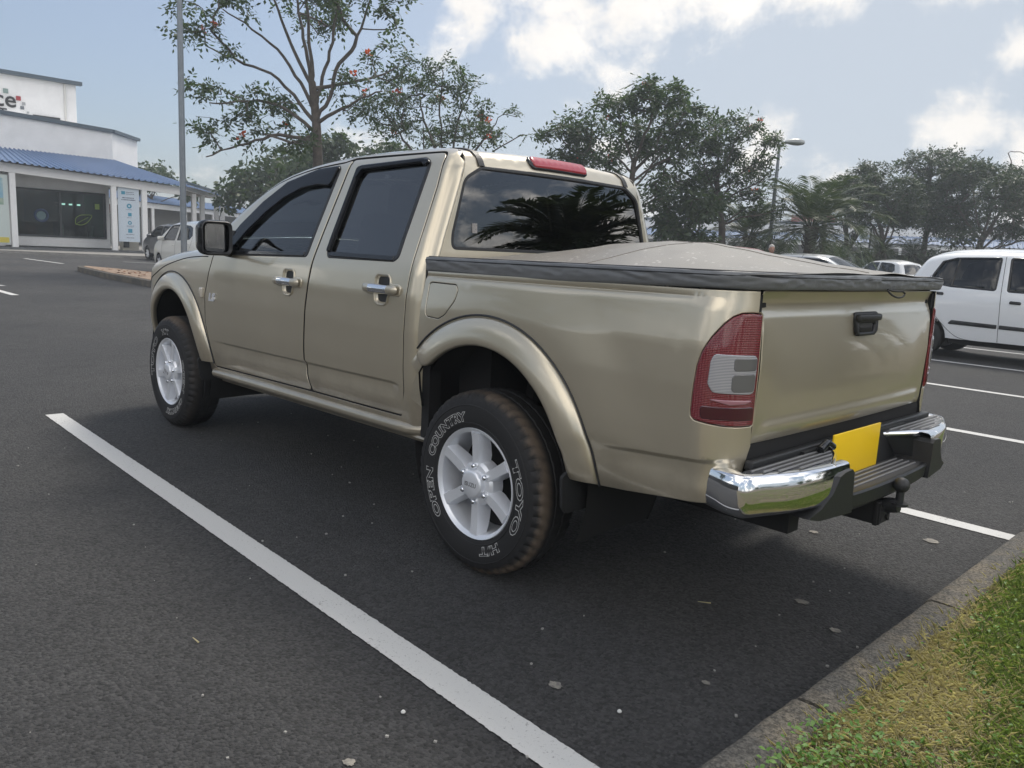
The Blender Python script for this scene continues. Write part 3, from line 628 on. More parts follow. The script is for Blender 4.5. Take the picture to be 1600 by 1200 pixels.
# liners and mudflaps
for C, ye in ((WHR, .36), (WHC, .36)):
    for sg in (1, -1):
        b = MB(); b.lathe([(.495, sg*.80), (.485, sg*.6), (.485, sg*ye)], 40, 'y', (C[0], 0, C[1]), a0=R(-25), a1=R(205)); b.add([(C[0]+.49*math.cos(a), sg*ye, C[1]+.49*math.sin(a)) for a in np.linspace(R(-25), R(205), 40)], [tuple(range(40))]); b.build('wheel_liner', M_dark, truck)
for C in (WHR, WHC):
    xb = C[0]-.445
    b = MB(); b.prism(rpoly([(.895 if C is WHR else .872, .51), (.885 if C is WHR else .862, .40), (.865 if C is WHR else .845, .375), (.62, .375), (.60, .40), (.60, .56), (.80, .56)], .02), 'x', xb, xb-.012); m_ = b.build('mudflap', M_rubber, truck); both.append(m_)
# --- sill bar
b = MB(); secs = []
for x in np.linspace(.44, 2.47, 30):
    zt = .503-.0165*(x-.44)/.9; yo = float(Y0(.50))+.004-.035*max(0, 1-(x-.44)/.10)**2
    secs.append([(x, yo-.03+.034*math.cos(a)+.008, zt-.028+.030*math.sin(a)) for a in np.linspace(R(-120), R(110), 14)])
b.loft(secs); sill = b.build('sill', M_gold, truck, sharp=80); both.append(sill)
b = MB(); b.loft([[(x, .80, .455-.018*(x-.44)), (x, .806, .445-.018*(x-.44)), (x, .798, .432-.018*(x-.44)), (x, .70, .432-.018*(x-.44))] for x in (.40, 1.4, 2.4)]); b.build('sill_flange', M_gold, sill)
# --- chassis, floor, inner panels
b = MB(); b.box((1.55, 0, .56), (2.2, 1.50, .12)); b.box((3.0, 0, .72), (1.5, .80, .4)); b.box((-.3, 0, .70), (1.40, .76, .2)); b.box((-.72, 0, .78), (.55, 1.36, .3))
b.box((.27, 0, .70), (.2, 1.3, .4))
for sg in (1, -1):
    b.box((1.2, sg*.45, .47), (4.6, .07, .13)); b.tube([(-.75, sg*.52, .55), (-.3, sg*.52, .42), (0, sg*.52, .40), (.3, sg*.52, .42), (.65, sg*.52, .52)], .035, 6)
    b.tube([(.18, sg*.40, .36), (.10, sg*.46, .72)], .03, 8)
b.tube([(0, -.72, .37), (0, .72, .37)], .045, 10); b.lathe([(.02, -.14), (.12, -.09), (.15, 0), (.12, .09), (.02, .14)], 16, 'x', (0, .05, .37)); b.tube([(.1, .05, .40), (1.6, .05, .50)], .035, 8)
b.tube([(3.04, -.72, .37), (3.04, .72, .37)], .04, 8); b.tube([(1.9, -.30, .42), (.6, -.32, .40), (.35, -.5, .45), (-.4, -.62, .50), (-.95, -.62, .45)], .03, 8)
b.lathe([(.02, -.09), (.33, -.08), (.36, 0), (.33, .09), (.02, .09)], 24, 'z', (-.62, 0, .56))
b.build('chassis', M_dark, truck)
# --- interior
b = MB(); b.box((1.5, 0, .64), (2.1, 1.5, .05)); b.box((.54, 0, 1.15), (.05, 1.40, .9)) if False else None
b.box((2.32, 0, 1.02), (.36, 1.46, .30), bev=.06); b.box((2.05, -.0, .85), (.8, .25, .35), bev=.05)
b.build('dashboard', M_trimgrey, truck)
def seat(y, x=1.50, w=.50):
    b = MB(); b.box((x, y, .86), (.52, w, .16), bev=.05); b.box((x-.26, y, 1.14), (.14, w, .56), Matrix.Rotation(R(-14), 3, 'Y'), bev=.06); b.box((x-.36, y, 1.48), (.09, .26, .17), Matrix.Rotation(R(-8), 3, 'Y'), bev=.04)
    b.tube([(x-.345, y-.06, 1.36), (x-.355, y-.06, 1.45)], .008, 6); b.tube([(x-.345, y+.06, 1.36), (x-.355, y+.06, 1.45)], .008, 6); b.build('seat', M_seat, truck)
seat(.36); seat(-.36)
b = MB(); b.box((.82, 0, .86), (.46, 1.30, .16), bev=.05); b.box((.60, 0, 1.12), (.12, 1.30, .50), Matrix.Rotation(R(-10), 3, 'Y'), bev=.05); b.box((.555, .36, 1.44), (.08, .25, .14), bev=.035); b.box((.555, -.36, 1.44), (.08, .25, .14), bev=.035); b.build('rear_seat', M_seat, truck)
b = MB(); cy = -.36; ctr = Vector((2.02, cy, 1.03)); t1 = Vector((0, 1, 0)); t2 = Vector((.45, 0, .89)).normalized()
ring = [ctr+(t1*math.cos(a)+t2*math.sin(a))*.185 for a in np.linspace(0, 2*math.pi, 33)]; b.tube(ring, .014, 8, False); b.tube([ctr-t1*.18, ctr+t1*.18], .018, 6); b.tube([ctr, ctr-t2*.18], .018, 6); b.tube([ctr, ctr+Vector((.3, 0, -.14))], .03, 6); b.build('steering_wheel', M_black, truck)
# --- mirrors
def mirror_unit():
    b = MB(); secs = []
    for t, wy, hz in ((0, .172, .182), (.012, .180, .192), (.05, .175, .186), (.09, .15, .16), (.115, .10, .115), (.125, .04, .05)):
        pr = rpoly([(-wy/2, -hz/2), (wy/2, -hz/2), (wy/2, hz/2), (-wy/2, hz/2)], [.05*wy/.2]*4, 6); secs.append([(2.10+t, .955+q[0]+t*.1, 1.250+q[1]) for q in pr])
    b.loft(secs, True, False); n = len(secs[-1]); b.add(secs[-1], [tuple(range(n))])
    b.tube([(2.18, .90, 1.20), (2.21, .85, 1.185), (2.22, .80, 1.18)], [.045, .04, .04], 10)
    o = b.build('wing_mirror', M_gloss, truck)
    pr = rpoly([(-.079, -.083), (.079, -.083), (.079, .083), (-.079, .083)], .036, 6)
    fr_in = rpoly([(-.071, -.076), (.071, -.076), (.071, .076), (-.071, .076)], .03, 6)
    b = MB(); b.loft([[(2.10, .955+q[0]*1.09, 1.25+q[1]*1.10) for q in pr], [(2.094, .955+q[0]*1.04, 1.25+q[1]*1.05) for q in pr], [(2.108, .955+q[0], 1.25+q[1]) for q in fr_in]], True); b.build('mirror_rim', M_black, o)
    b = MB(); b.add([(2.112-q[0]*.22, .955+q[0], 1.25+q[1]) for q in fr_in], [tuple(range(len(fr_in)))]); b.build('mirror_glass', M_mirror, o, recalc=False)
    b = MB(); b.prism(rpoly([(2.20, 1.160), (2.31, 1.160), (2.295, 1.225), (2.21, 1.31)], .015), 'y', .792, .812); b.build('mirror_base', M_black, o)
    return o
both.append(mirror_unit())
for o in both: mirror_copy(o)
# --- wheels
def rimmat_letters(pieces, r0, y, name, parent, rotz):
    b = MB()
    for txt, a0, size, sp in pieces:
        V, F = text_mesh(txt, size, outline=.0011, bold=.0016)
        V = [v for v in V]; wid = max(v.x for v in V)-min(v.x for v in V); mnx = min(v.x for v in V); k = sp/wid
        out = []
        for v in V:
            ph = R(a0)+R((v.x-mnx)*k)+rotz; rr = r0+v.y*1.05+.15*0; dome = -((rr-.285)/.07)**2*.012
            out.append((-rr*math.sin(ph), y+dome+.0012+v.z*.6, rr*math.cos(ph)))
        b.add(out, F)
    return b.build(name, M_letter, parent, smooth=False, recalc=False)
M_tyre = mat('tyre', (.014, .014, .015), .72, bump=.08, bscale=150)
def tyre_dirt():
    nt = M_tyre.node_tree; N = nt.nodes.new; L = nt.links.new; b = nt.nodes['Principled BSDF']
    tc = N('ShaderNodeTexCoord'); sep = N('ShaderNodeSeparateXYZ'); L(tc.outputs['Object'], sep.inputs[0])
    cx = N('ShaderNodeCombineXYZ'); L(sep.outputs[0], cx.inputs[0]); L(sep.outputs[2], cx.inputs[1]); ln = N('ShaderNodeVectorMath'); ln.operation = 'LENGTH'; L(cx.outputs[0], ln.inputs[0])
    nz = N('ShaderNodeTexNoise'); nz.inputs['Scale'].default_value = 6; nz.inputs['Detail'].default_value = 8; nz.inputs['Roughness'].default_value = .7; L(tc.outputs['Object'], nz.inputs['Vector'])
    a = N('ShaderNodeMath'); a.operation = 'MULTIPLY_ADD'; L(nz.outputs['Fac'], a.inputs[0]); a.inputs[1].default_value = .10; L(ln.outputs['Value'], a.inputs[2])
    # dirt sits on the shoulder, most of it on the rear half
    mr = N('ShaderNodeMapRange'); mr.interpolation_type = 'SMOOTHSTEP'; L(a.outputs[0], mr.inputs[0]); mr.inputs[1].default_value = .388; mr.inputs[2].default_value = .412
    mr2 = N('ShaderNodeMapRange'); mr2.interpolation_type = 'SMOOTHSTEP'; L(sep.outputs[1], mr2.inputs[0]); mr2.inputs[1].default_value = .030; mr2.inputs[2].default_value = .065
    q = N('ShaderNodeMath'); q.operation = 'MULTIPLY'; L(mr.outputs[0], q.inputs[0]); L(mr2.outputs[0], q.inputs[1])
    q2 = N('ShaderNodeMath'); q2.operation = 'MULTIPLY'; L(q.outputs[0], q2.inputs[0]); sx = N('ShaderNodeMapRange'); sx.interpolation_type = 'SMOOTHSTEP'; L(sep.outputs[0], sx.inputs[0]); sx.inputs[1].default_value = .18; sx.inputs[2].default_value = -.12; sx.inputs[3].default_value = .12; sx.inputs[4].default_value = .75; L(sx.outputs[0], q2.inputs[1])
    mx = N('ShaderNodeMix'); mx.data_type = 'RGBA'; L(q2.outputs[0], mx.inputs[0]); mx.inputs[6].default_value = (.014, .014, .015, 1); mx.inputs[7].default_value = (.14, .105, .075, 1); L(mx.outputs[2], b.inputs[0])
tyre_dirt()
def make_wheel(name='wheel'):
    # built about the origin, outer face towards +y, hub face near y = .0 ... offset later; y=.11 is the rim lip
    b = MB()
    b.lathe([(.1905, -.10), (.194, .02), (.199, .075), (.203, .094), (.2135, .1035), (.2185, .106), (.2205, .103), (.2215, .096), (.216, .088), (.205, .07)], 64, 'y')
    b.lathe([(.0, -.02), (.19, -.02)], 32, 'y', mi=1)
    for k in range(6):
        a = R(60*k+90-2); rot = Matrix.Rotation(-a+R(90), 3, 'Y')
        secs = []
        for r, w, yf, yb in ((.035, .046, .094, .04), (.075, .046, .095, .04), (.11, .049, .095, .035), (.15, .050, .096, .04), (.18, .053, .098, .05), (.202, .056, .1015, .06)):
            wt = w*.76
            secs.append([rot @ Vector((-w/2-.004, yb, r)), rot @ Vector((-w/2, yf-.020, r)), rot @ Vector((-wt/2, yf, r)), rot @ Vector((wt/2, yf, r)), rot @ Vector((w/2, yf-.020, r)), rot @ Vector((w/2+.004, yb, r))])
        b.loft(secs, True, True)
    b.lathe([(.0, .095), (.060, .095), (.078, .092), (.088, .080), (.090, .03)], 48, 'y')
    w = b.build(name, [M_alloy, M_dark], None, sharp=28)
    b = MB(); b.lathe([(.0, .121), (.046, .120), (.053, .117), (.056, .110), (.058, .09)], 40, 'y'); hc = b.build('hub_cap', M_alloy, w, sharp=50)
    V, F = text_mesh('ISUZU', .024, bold=.0004, extrude=.0006, align='CENTER'); b = MB(); b.add([(-v.x, .1205+v.z, v.y-.008) for v in V], F); b.build('cap_lettering', M_steel, hc, smooth=False, recalc=False)
    for k in range(6):
        a = R(60*k+90-2); c = (.0715*math.cos(a), .0, .0715*math.sin(a))
        b = MB(); b.lathe([(0, .112), (.006, .112), (.0105, .108), (.0115, .095), (.016, .0935)], 12, 'y', c); b.build('wheel_nut', M_chrome, w, sharp=50)
    # tyre
    b = MB(); n = 150; prof = [(.214, .094), (.222, .103), (.235, .108), (.262, .1125), (.29, .114), (.312, .1115), (.330, .106), (.343, .099), (.352, .091), (.360, .078), (.363, .05), (.364, .03), (.360, .027), (.360, .021), (.3645, .018), (.365, 0)]
    prof = prof+[(r, -y) for r, y in reversed(prof[:-1])]; V = []; q = len(prof)
    for k in range(n):
        th = 2*math.pi*k/n; notch = (k % 3 == 0)
        for j, (r, y) in enumerate(prof):
            rr = r; yy = y
            if notch and (.340 < r < .3605) and abs(y) > .04: rr = r-.008; yy = y*.965
            if (k % 3 == 1) and r > .362 and abs(y) < .075: rr = r-.0035
            V.append((rr*math.cos(th), yy, rr*math.sin(th)))
    F = [(k*q+j, k*q+j+1, ((k+1) % n)*q+j+1, ((k+1) % n)*q+j) for k in range(n) for j in range(q-1)]
    b.add(V, F); ty = b.build('tyre', M_tyre, w, sharp=30)
    # raised rib on the sidewall
    b = MB(); b.lathe([(.236, .1075), (.238, .1105), (.241, .1110), (.243, .1095)], 64, 'y'); b.lathe([(.306, .1115), (.3085, .1140), (.311, .1130), (.313, .1105)], 64, 'y'); b.build('sidewall_rib', M_tyre, ty)
    for pc in (('OPEN', -134, .047, 46), ('COUNTRY', -77, .047, 66), ('TOYO', 57, .050, 64), ('H/T', 141, .044, 26)): rimmat_letters([pc], .2475, .1125, 'tyre_lettering', ty, 0)
    return w
w0 = make_wheel()
def dupw(src, loc, rz, roty):
    c = src.copy(); COL.objects.link(c); c.parent = truck
    c.matrix_local = Matrix.Translation(loc) @ Matrix.Rotation(rz, 4, 'Z') @ Matrix.Rotation(roty, 4, 'Y')
    for ch in src.children:
        d = ch.copy(); COL.objects.link(d); d.parent = c
        for g in ch.children:
            e = g.copy(); COL.objects.link(e); e.parent = d
    return c
HUBY = .770
dupw(w0, (3.05, HUBY, .364), 0, R(160)); dupw(w0, (0, -HUBY, .364), math.pi, .4); dupw(w0, (3.05, -HUBY, .364), math.pi, 1.1)
w0.parent = truck; w0.matrix_local = Matrix.Translation((0, HUBY, .364)) @ Matrix.Rotation(0, 4, 'Y')
# --- rear bumper
bpath = cr_spline([(-.97, .806), (-1.05, .826), (-1.095, .822), (-1.122, .806), (-1.150, .735), (-1.188, .63), (-1.208, .53), (-1.218, .43), (-1.220, .36)], step=.015)
def bump_loft(mb, path, prof, mi=0):
    tg = np.gradient(path, axis=0); tg /= np.linalg.norm(tg, axis=1, keepdims=True); nr = np.stack([-tg[:, 1], tg[:, 0]], 1)*-1
    nr *= np.sign((nr*(path-np.array([-.9, .2]))).sum(1, keepdims=True))
    return mb.loft([[(path[i, 0]+nr[i, 0]*o*(1), path[i, 1]+nr[i, 1]*o, z+lift(i/len(path))) for o, z in prof] for i in range(len(path))])
lift = lambda t: .006*max(0, 1-t*4)
b = MB(); bump_loft(b, bpath, [(-.075, .640), (-.070, .653), (-.030, .657), (-.009, .656), (-.002, .652), (.002, .645), (.007, .60), (.008, .567), (.005, .545), (-.003, .532), (-.018, .524), (-.06, .521)])
bc = b.build('chrome_bumper_corner', M_chrome, truck, sharp=70); mirror_copy(bc)
PAD = np.concatenate([[(-1.085, .22), (-1.085, .79)], [(q[0]+.030*abs(q[1] < .75)+.012, q[1]-.032*(q[1] > .72)-.0) for q in bpath[::4] if q[0] < -1.10 and q[1] > .46], [(-1.185, .44), (-1.110, .22)]])
def flatS(zf):
    return lambda x, y: np.stack([np.atleast_1d(x), np.atleast_1d(y), np.full(len(np.atleast_1d(x)), zf)], 1)
pd = panel('step_pad', PAD, flatS(.661), mat('step_rubber', (.05, .05, .053), .5, bump=.1, bscale=200), truck, outref=(0, 0, 1), rnd=.006, depth=.02, step=.04); 
b = MB()
for xx, ya, yb_ in ((-1.105, .26, .77), (-1.128, .30, .74), (-1.150, .34, .69), (-1.172, .39, .60)): b.box((xx, (ya+yb_)/2, .6615), (.007, yb_-ya, .006), bev=.002)
b.build('tread_rib', mat('worn_rubber', (.22, .22, .225), .4), pd); mirror_copy(pd)
b = MB(); b.box((-1.072, 0, .664), (.03, 1.46, .03), bev=.006); b.box((-1.092, 0, .585), (.02, .86, .17)); b.build('bumper_back_panel', M_black, truck)
# recess walls, low step and uprights
ST = cr_spline([(-1.098, .40), (-1.195, .385), (-1.215, .33), (-1.225, .2), (-1.228, 0), (-1.225, -.2), (-1.215, -.33), (-1.195, -.385), (-1.098, -.40)], step=.02)
ls = panel('low_step', ST, flatS(.545), MATS['step_rubber'], truck, outref=(0, 0, 1), rnd=.008, depth=.03, step=.04)
b = MB()
for xx in (-1.125, -1.148, -1.171, -1.194): b.box((xx, 0, .546), (.007, .62, .006), bev=.002)
b.build('tread_rib', MATS['worn_rubber'], ls)
b = MB(); secs = []
sp = cr_spline([(-1.20, .40), (-1.226, .34), (-1.237, .2), (-1.240, 0), (-1.237, -.2), (-1.226, -.34), (-1.20, -.40)], step=.03)
for q in sp: secs.append([(q[0]+.03, q[1], .543), (q[0]+.006, q[1], .546), (q[0], q[1], .539), (q[0]+.004, q[1], .495), (q[0]+.02, q[1], .478), (q[0]+.10, q[1], .47)])
b.loft(secs)
for sg in (1, -1):
    o = [(-.0, 0)]
    up = [(.345, .543), (.352, .622), (.368, .636), (.42, .633), (.445, .622), (.475, .570), (.53, .528), (.590, .506), (.53, .492), (.34, .488)]
    n = len(up)
    fx = lambda y: float(np.interp(y, [.3, .43, .58], [-1.232, -1.230, -1.206])); 
    V = [(fx(y), sg*y, z) for y, z in up]+[(fx(y)-.0+.012, sg*(y-.004 if False else y), z) for y, z in up]+[(-1.10, sg*y, z) for y, z in up]
    b.add([(v[0]-.006, v[1]*1, v[2]) for v in V[:n]]+V[n:2*n]+V[2*n:], [tuple(range(n))]+[(i, (i+1) % n, n+(i+1) % n, n+i) for i in range(n)]+[(n+i, n+(i+1) % n, 2*n+(i+1) % n, 2*n+i) for i in range(n)])
    b.add([(-1.10, sg*.22, .652), (-1.20, sg*.44, .652), (-1.20, sg*.40, .52), (-1.10, sg*.395, .52)], [(0, 1, 2, 3)])
b.build('step_frame', M_black, truck, sharp=35)
for sg in (1, -1):
    b = MB(); b.tube([(-1.098, sg*.21, .650), (-1.15, sg*.32, .650), (-1.205, sg*.448, .645)], [.008, .012, .014], 10); b.build('chrome_edge', M_chrome, truck)
b = MB(); b.box((-1.108, .045, .622), (.008, .39, .165), bev=.003); b.build('number_plate', M_plate, truck)
b = MB(); b.tube([(-1.12, .36, .672), (-1.12, .315, .690), (-1.12, .27, .672)], .014, 10); b.build('plate_lamp', M_gloss, truck)
b = MB(); b.box((-1.03, 0, .59), (.08, 1.30, .06)); b.build('bumper_beam', M_dark, truck)
# tow hitch
b = MB(); prof = [(.0, -.028)]+[(.0265*math.sin(a), -.0265*math.cos(a)) for a in np.linspace(.5, math.pi, 12)]
b.lathe([(.0135, -.075), (.0135, -.022)]+[(.0275*math.sin(a), -.0275*math.cos(a)) for a in np.linspace(.55, math.pi, 14)], 20, 'z', (-1.262, 0, .527)); b.lathe([(.0, -.004), (.03, -.004), (.03, .006), (.0, .006)], 16, 'z', (-1.262, 0, .458))
b.tube([(-1.262, 0, .452), (-1.23, 0, .446), (-1.205, 0, .440), (-1.185, 0, .425)], [.026, .028, .027, .024], 10); tb = b.build('tow_ball', M_black, truck)
b = MB(); b.box((-1.205, 0, .415), (.016, .10, .085), bev=.003); b.box((-1.10, .042, .415), (.24, .010, .075)); b.box((-1.10, -.042, .415), (.24, .010, .075)); b.box((-1.0, 0, .43), (.10, .34, .07)); 
for yy in (-.03, .03): b.tube([(-1.222, yy, .395), (-1.205, yy, .395)], .010, 6); b.tube([(-1.222, yy, .435), (-1.205, yy, .435)], .010, 6)
b.build('tow_bar', M_dark, truck)
# --- tonneau cover
def cov(x, y):
    rz = np.interp(x, [-1.10, -1.02, -.90, -.748, -.64, -.526, -.377, -.22, -.05, .09, .24, .40], [0, .012, .024, .044, .062, .080, .098, .103, .090, .068, .040, .006])
    fy = math.cos(min(1, abs((y+.06)/.80))*math.pi/2)**1.25
    w = .005*noise.noise(Vector((x*3.5, y*3.5, 1)))+.0035*noise.noise(Vector((x*9+y*5, y*4-x*2, 4)))
    return (1.214+.018*(.4-x)/1.5)+.014*(1-abs(y/.82)**3)*(1 if x < .33 else .6)+rz*fy+w*(1-abs(y/.82)**6)
b = MB(); nx, ny = 110, 90; V = []; F = []
for i in range(nx+1):
    for j in range(ny+1):
        x = .385-1.475*i/nx; y = -.822+1.644*j/ny
        if x < -.90:   # corners rounded in plan
            t = (-.90-x)/.19; lim = .70+.122*math.sqrt(max(0, 1-min(1, t)**2)) if abs(y) > .70 else 9
            y = math.copysign(min(abs(y), lim), y)
        V.append((x, y, cov(x, y)))
for i in range(nx):
    for j in range(ny): F.append((i*(ny+1)+j, i*(ny+1)+j+1, (i+1)*(ny+1)+j+1, (i+1)*(ny+1)+j))
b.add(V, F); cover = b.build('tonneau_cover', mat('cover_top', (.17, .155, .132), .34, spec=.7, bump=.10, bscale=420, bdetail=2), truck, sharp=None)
def cover_glints():  # pale flecks in the base colour stand in for sun glints on raindrops
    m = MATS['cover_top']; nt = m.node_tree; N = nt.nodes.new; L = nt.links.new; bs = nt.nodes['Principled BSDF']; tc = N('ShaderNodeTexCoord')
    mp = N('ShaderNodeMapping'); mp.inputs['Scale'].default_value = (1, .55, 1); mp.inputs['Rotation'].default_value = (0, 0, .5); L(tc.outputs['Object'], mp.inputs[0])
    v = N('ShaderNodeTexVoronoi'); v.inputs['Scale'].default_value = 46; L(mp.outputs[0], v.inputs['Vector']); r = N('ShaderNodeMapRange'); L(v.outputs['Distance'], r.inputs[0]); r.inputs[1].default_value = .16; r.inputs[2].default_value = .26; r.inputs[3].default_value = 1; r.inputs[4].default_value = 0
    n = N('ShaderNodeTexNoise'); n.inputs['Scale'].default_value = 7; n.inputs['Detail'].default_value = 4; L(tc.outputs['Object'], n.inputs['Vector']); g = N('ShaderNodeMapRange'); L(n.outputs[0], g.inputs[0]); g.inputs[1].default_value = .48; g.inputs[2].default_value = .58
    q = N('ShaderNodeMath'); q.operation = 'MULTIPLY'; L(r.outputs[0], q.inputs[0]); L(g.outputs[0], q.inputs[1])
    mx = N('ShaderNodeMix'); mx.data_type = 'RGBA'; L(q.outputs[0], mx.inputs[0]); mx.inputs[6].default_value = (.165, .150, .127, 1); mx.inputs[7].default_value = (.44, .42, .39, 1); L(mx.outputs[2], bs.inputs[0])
cover_glints()
# a seam across the sheet and along its middle
for pts in ([(x, .0) for x in np.linspace(.34, -1.06, 50)], [(-.36, y) for y in np.linspace(-.80, .80, 50)]):
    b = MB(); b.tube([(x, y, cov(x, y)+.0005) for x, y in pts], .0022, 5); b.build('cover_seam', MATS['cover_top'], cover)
rim = cr_spline([(.40, .822), (.1, .826), (-.3, .828), (-.75, .828), (-.90, .824), (-.985, .805), (-1.045, .755), (-1.072, .69), (-1.080, .60), (-1.088, .3), (-1.090, 0), (-1.088, -.3), (-1.080, -.60), (-1.072, -.69), (-1.045, -.755), (-.985, -.805), (-.90, -.824), (-.75, -.828), (-.3, -.828), (.1, -.826), (.40, -.822)], step=.012)
b = MB(); secs = []; tgv = np.gradient(rim, axis=0); tgv /= np.linalg.norm(tgv, axis=1, keepdims=True); nrv = np.stack([-tgv[:, 1], tgv[:, 0]], 1); nrv *= np.sign((nrv*(rim-np.array([-.3, 0]))).sum(1, keepdims=True))
for i, q in enumerate(rim):
    zt = 1.216+.018*(.4-q[0])/1.5+.003*noise.noise(Vector((q[0]*6, q[1]*6, 9))); zb = (1.162+.030*max(0, (.1-q[0])/1.2)**1.3)+.005*noise.noise(Vector((q[0]*3, q[1]*3, 2)))
    row = []
    for t in np.linspace(0, 1, 12):
        bul = .007*math.sin(math.pi*(.15+.85*t))+.006*noise.noise(Vector((q[0]*14+t*2.5, q[1]*18, t*2+5)))*math.sin(math.pi*min(1, t*1.2))+.0035*noise.noise(Vector((q[0]*45, q[1]*45, t*5)))*math.sin(math.pi*t)
        z = zt+(zb-zt)*t; o = bul+(.002 if t < .99 else -.004)
        row.append((q[0]+nrv[i, 0]*o, q[1]+nrv[i, 1]*o, z+.006*math.sin(math.pi*.5*(1-t))))
    secs.append([(q[0]-nrv[i, 0]*.03, q[1]-nrv[i, 1]*.03, zt+.008)]+row)
b.loft(secs); b.build('cover_flap', M_vinyl, cover, sharp=None)
for dz, rr in ((.010, .0032), (-.002, .002)):
    b = MB(); b.tube([(q[0]-nrv[i, 0]*.008*(1 if dz > 0 else -1.2), q[1]-nrv[i, 1]*.008*(1 if dz > 0 else -1.2), 1.213+dz+.018*(.4-q[0])/1.5) for i, q in enumerate(rim)], rr, 6); b.build('cover_piping', M_black, cover)
b = MB(); b.tube(cr_spline([(-1.108, -.06, 1.192), (-1.118, -.075, 1.178), (-1.120, -.13, 1.168), (-1.118, -.185, 1.172), (-1.115, -.205, 1.182), (-1.112, -.19, 1.189), (-1.108, -.12, 1.190), (-1.105, -.07, 1.195)], step=.01), .0035, 8); b.build('cord_loop', M_rubber, cover)
# ================================================================== ground
M_asph = mat('asphalt', (.05, .05, .05), .85)
def asphalt_nodes():
    nt = M_asph.node_tree; N = nt.nodes.new; L = nt.links.new; bs = nt.nodes['Principled BSDF']; tc = N('ShaderNodeTexCoord')
    def nz(s, d=6, r=.6):
        n = N('ShaderNodeTexNoise'); n.inputs['Scale'].default_value = s; n.inputs['Detail'].default_value = d; n.inputs['Roughness'].default_value = r; L(tc.outputs['Object'], n.inputs['Vector']); return n.outputs['Fac']
    big = nz(.35, 5); mid = nz(3.5, 6); vor = N('ShaderNodeTexVoronoi'); vor.inputs['Scale'].default_value = 105; L(tc.outputs['Object'], vor.inputs['Vector'])
    fine = nz(260, 3)
    cr = N('ShaderNodeValToRGB'); L(big, cr.inputs[0]); cr.color_ramp.elements[0].position = .35; cr.color_ramp.elements[1].position = .68
    cr.color_ramp.elements[0].color = (.043, .0435, .045, 1); cr.color_ramp.elements[1].color = (.067, .066, .065, 1)
    hs = N('ShaderNodeMapRange'); L(vor.outputs['Color'], hs.inputs[0]); hs.inputs[3].default_value = .40; hs.inputs[4].default_value = 1.68
    m1 = N('ShaderNodeMix'); m1.data_type = 'RGBA'; m1.blend_type = 'MULTIPLY'; m1.inputs[0].default_value = 1; L(cr.outputs[0], m1.inputs[6]); L(hs.outputs[0], m1.inputs[7])
    m2 = N('ShaderNodeMapRange'); L(mid, m2.inputs[0]); m2.inputs[3].default_value = .8; m2.inputs[4].default_value = 1.2
    pt = nz(.9, 8, .68); pr = N('ShaderNodeMapRange'); pr.interpolation_type = 'SMOOTHSTEP'; L(pt, pr.inputs[0]); pr.inputs[1].default_value = .56; pr.inputs[2].default_value = .68; pr.inputs[3].default_value = 1.0; pr.inputs[4].default_value = .72
    mp = N('ShaderNodeMath'); mp.operation = 'MULTIPLY'; L(m2.outputs[0], mp.inputs[0]); L(pr.outputs[0], mp.inputs[1])
    m3 = N('ShaderNodeMix'); m3.data_type = 'RGBA'; m3.blend_type = 'MULTIPLY'; m3.inputs[0].default_value = 1; L(m1.outputs[2], m3.inputs[6]); L(mp.outputs[0], m3.inputs[7]); L(m3.outputs[2], bs.inputs[0])
    ad = N('ShaderNodeMath'); ad.operation = 'MULTIPLY_ADD'; L(vor.outputs['Distance'], ad.inputs[0]); ad.inputs[1].default_value = -1.2; L(fine, ad.inputs[2])
    bp = N('ShaderNodeBump'); bp.inputs['Strength'].default_value = 1.0; bp.inputs['Distance'].default_value = .010; L(ad.outputs[0], bp.inputs['Height']); L(bp.outputs[0], bs.inputs['Normal'])
asphalt_nodes()
def sheet(name, P, z, m, kind='structure'):
    o = mesh_obj(name, [(x, y, z) for x, y in P], [tuple(range(len(P)))], m, smooth=False); return tag(o, kind=kind)
sheet('car_park_road', [(-1.36, -350), (450, -350), (450, 350), (-1.36, 350)], 0, M_asph)
M_soil = mat('soil', (.10, .085, .05), .95, var=.4, vscale=8)
sheet('ground', [(-300, -350), (-1.45, -350), (-1.45, 350), (-300, 350)], .085, M_soil)
# painted lines, worn
M_line = mat('line_paint', (.62, .62, .60), .7)
def line_nodes():
    nt = M_line.node_tree; N = nt.nodes.new; L = nt.links.new; bs = nt.nodes['Principled BSDF']; tc = N('ShaderNodeTexCoord')
    n = N('ShaderNodeTexNoise'); n.inputs['Scale'].default_value = 110; n.inputs['Detail'].default_value = 5; n.inputs['Roughness'].default_value = .7; L(tc.outputs['Object'], n.inputs['Vector'])
    n2 = N('ShaderNodeTexNoise'); n2.inputs['Scale'].default_value = 3; n2.inputs['Detail'].default_value = 6; L(tc.outputs['Object'], n2.inputs['Vector'])
    a = N('ShaderNodeMath'); a.operation = 'MULTIPLY_ADD'; L(n2.outputs[0], a.inputs[0]); a.inputs[1].default_value = .35; L(n.outputs[0], a.inputs[2])
    cr = N('ShaderNodeValToRGB'); L(a.outputs[0], cr.inputs[0]); e = cr.color_ramp.elements; e[0].position = .47; e[0].color = (.20, .198, .19, 1); e[1].position = .56; e[1].color = (.54, .54, .525, 1); L(cr.outputs[0], bs.inputs[0])
    bp = N('ShaderNodeBump'); bp.inputs['Strength'].default_value = .5; bp.inputs['Distance'].default_value = .004; L(n.outputs[0], bp.inputs['Height']); L(bp.outputs[0], bs.inputs['Normal'])
line_nodes()
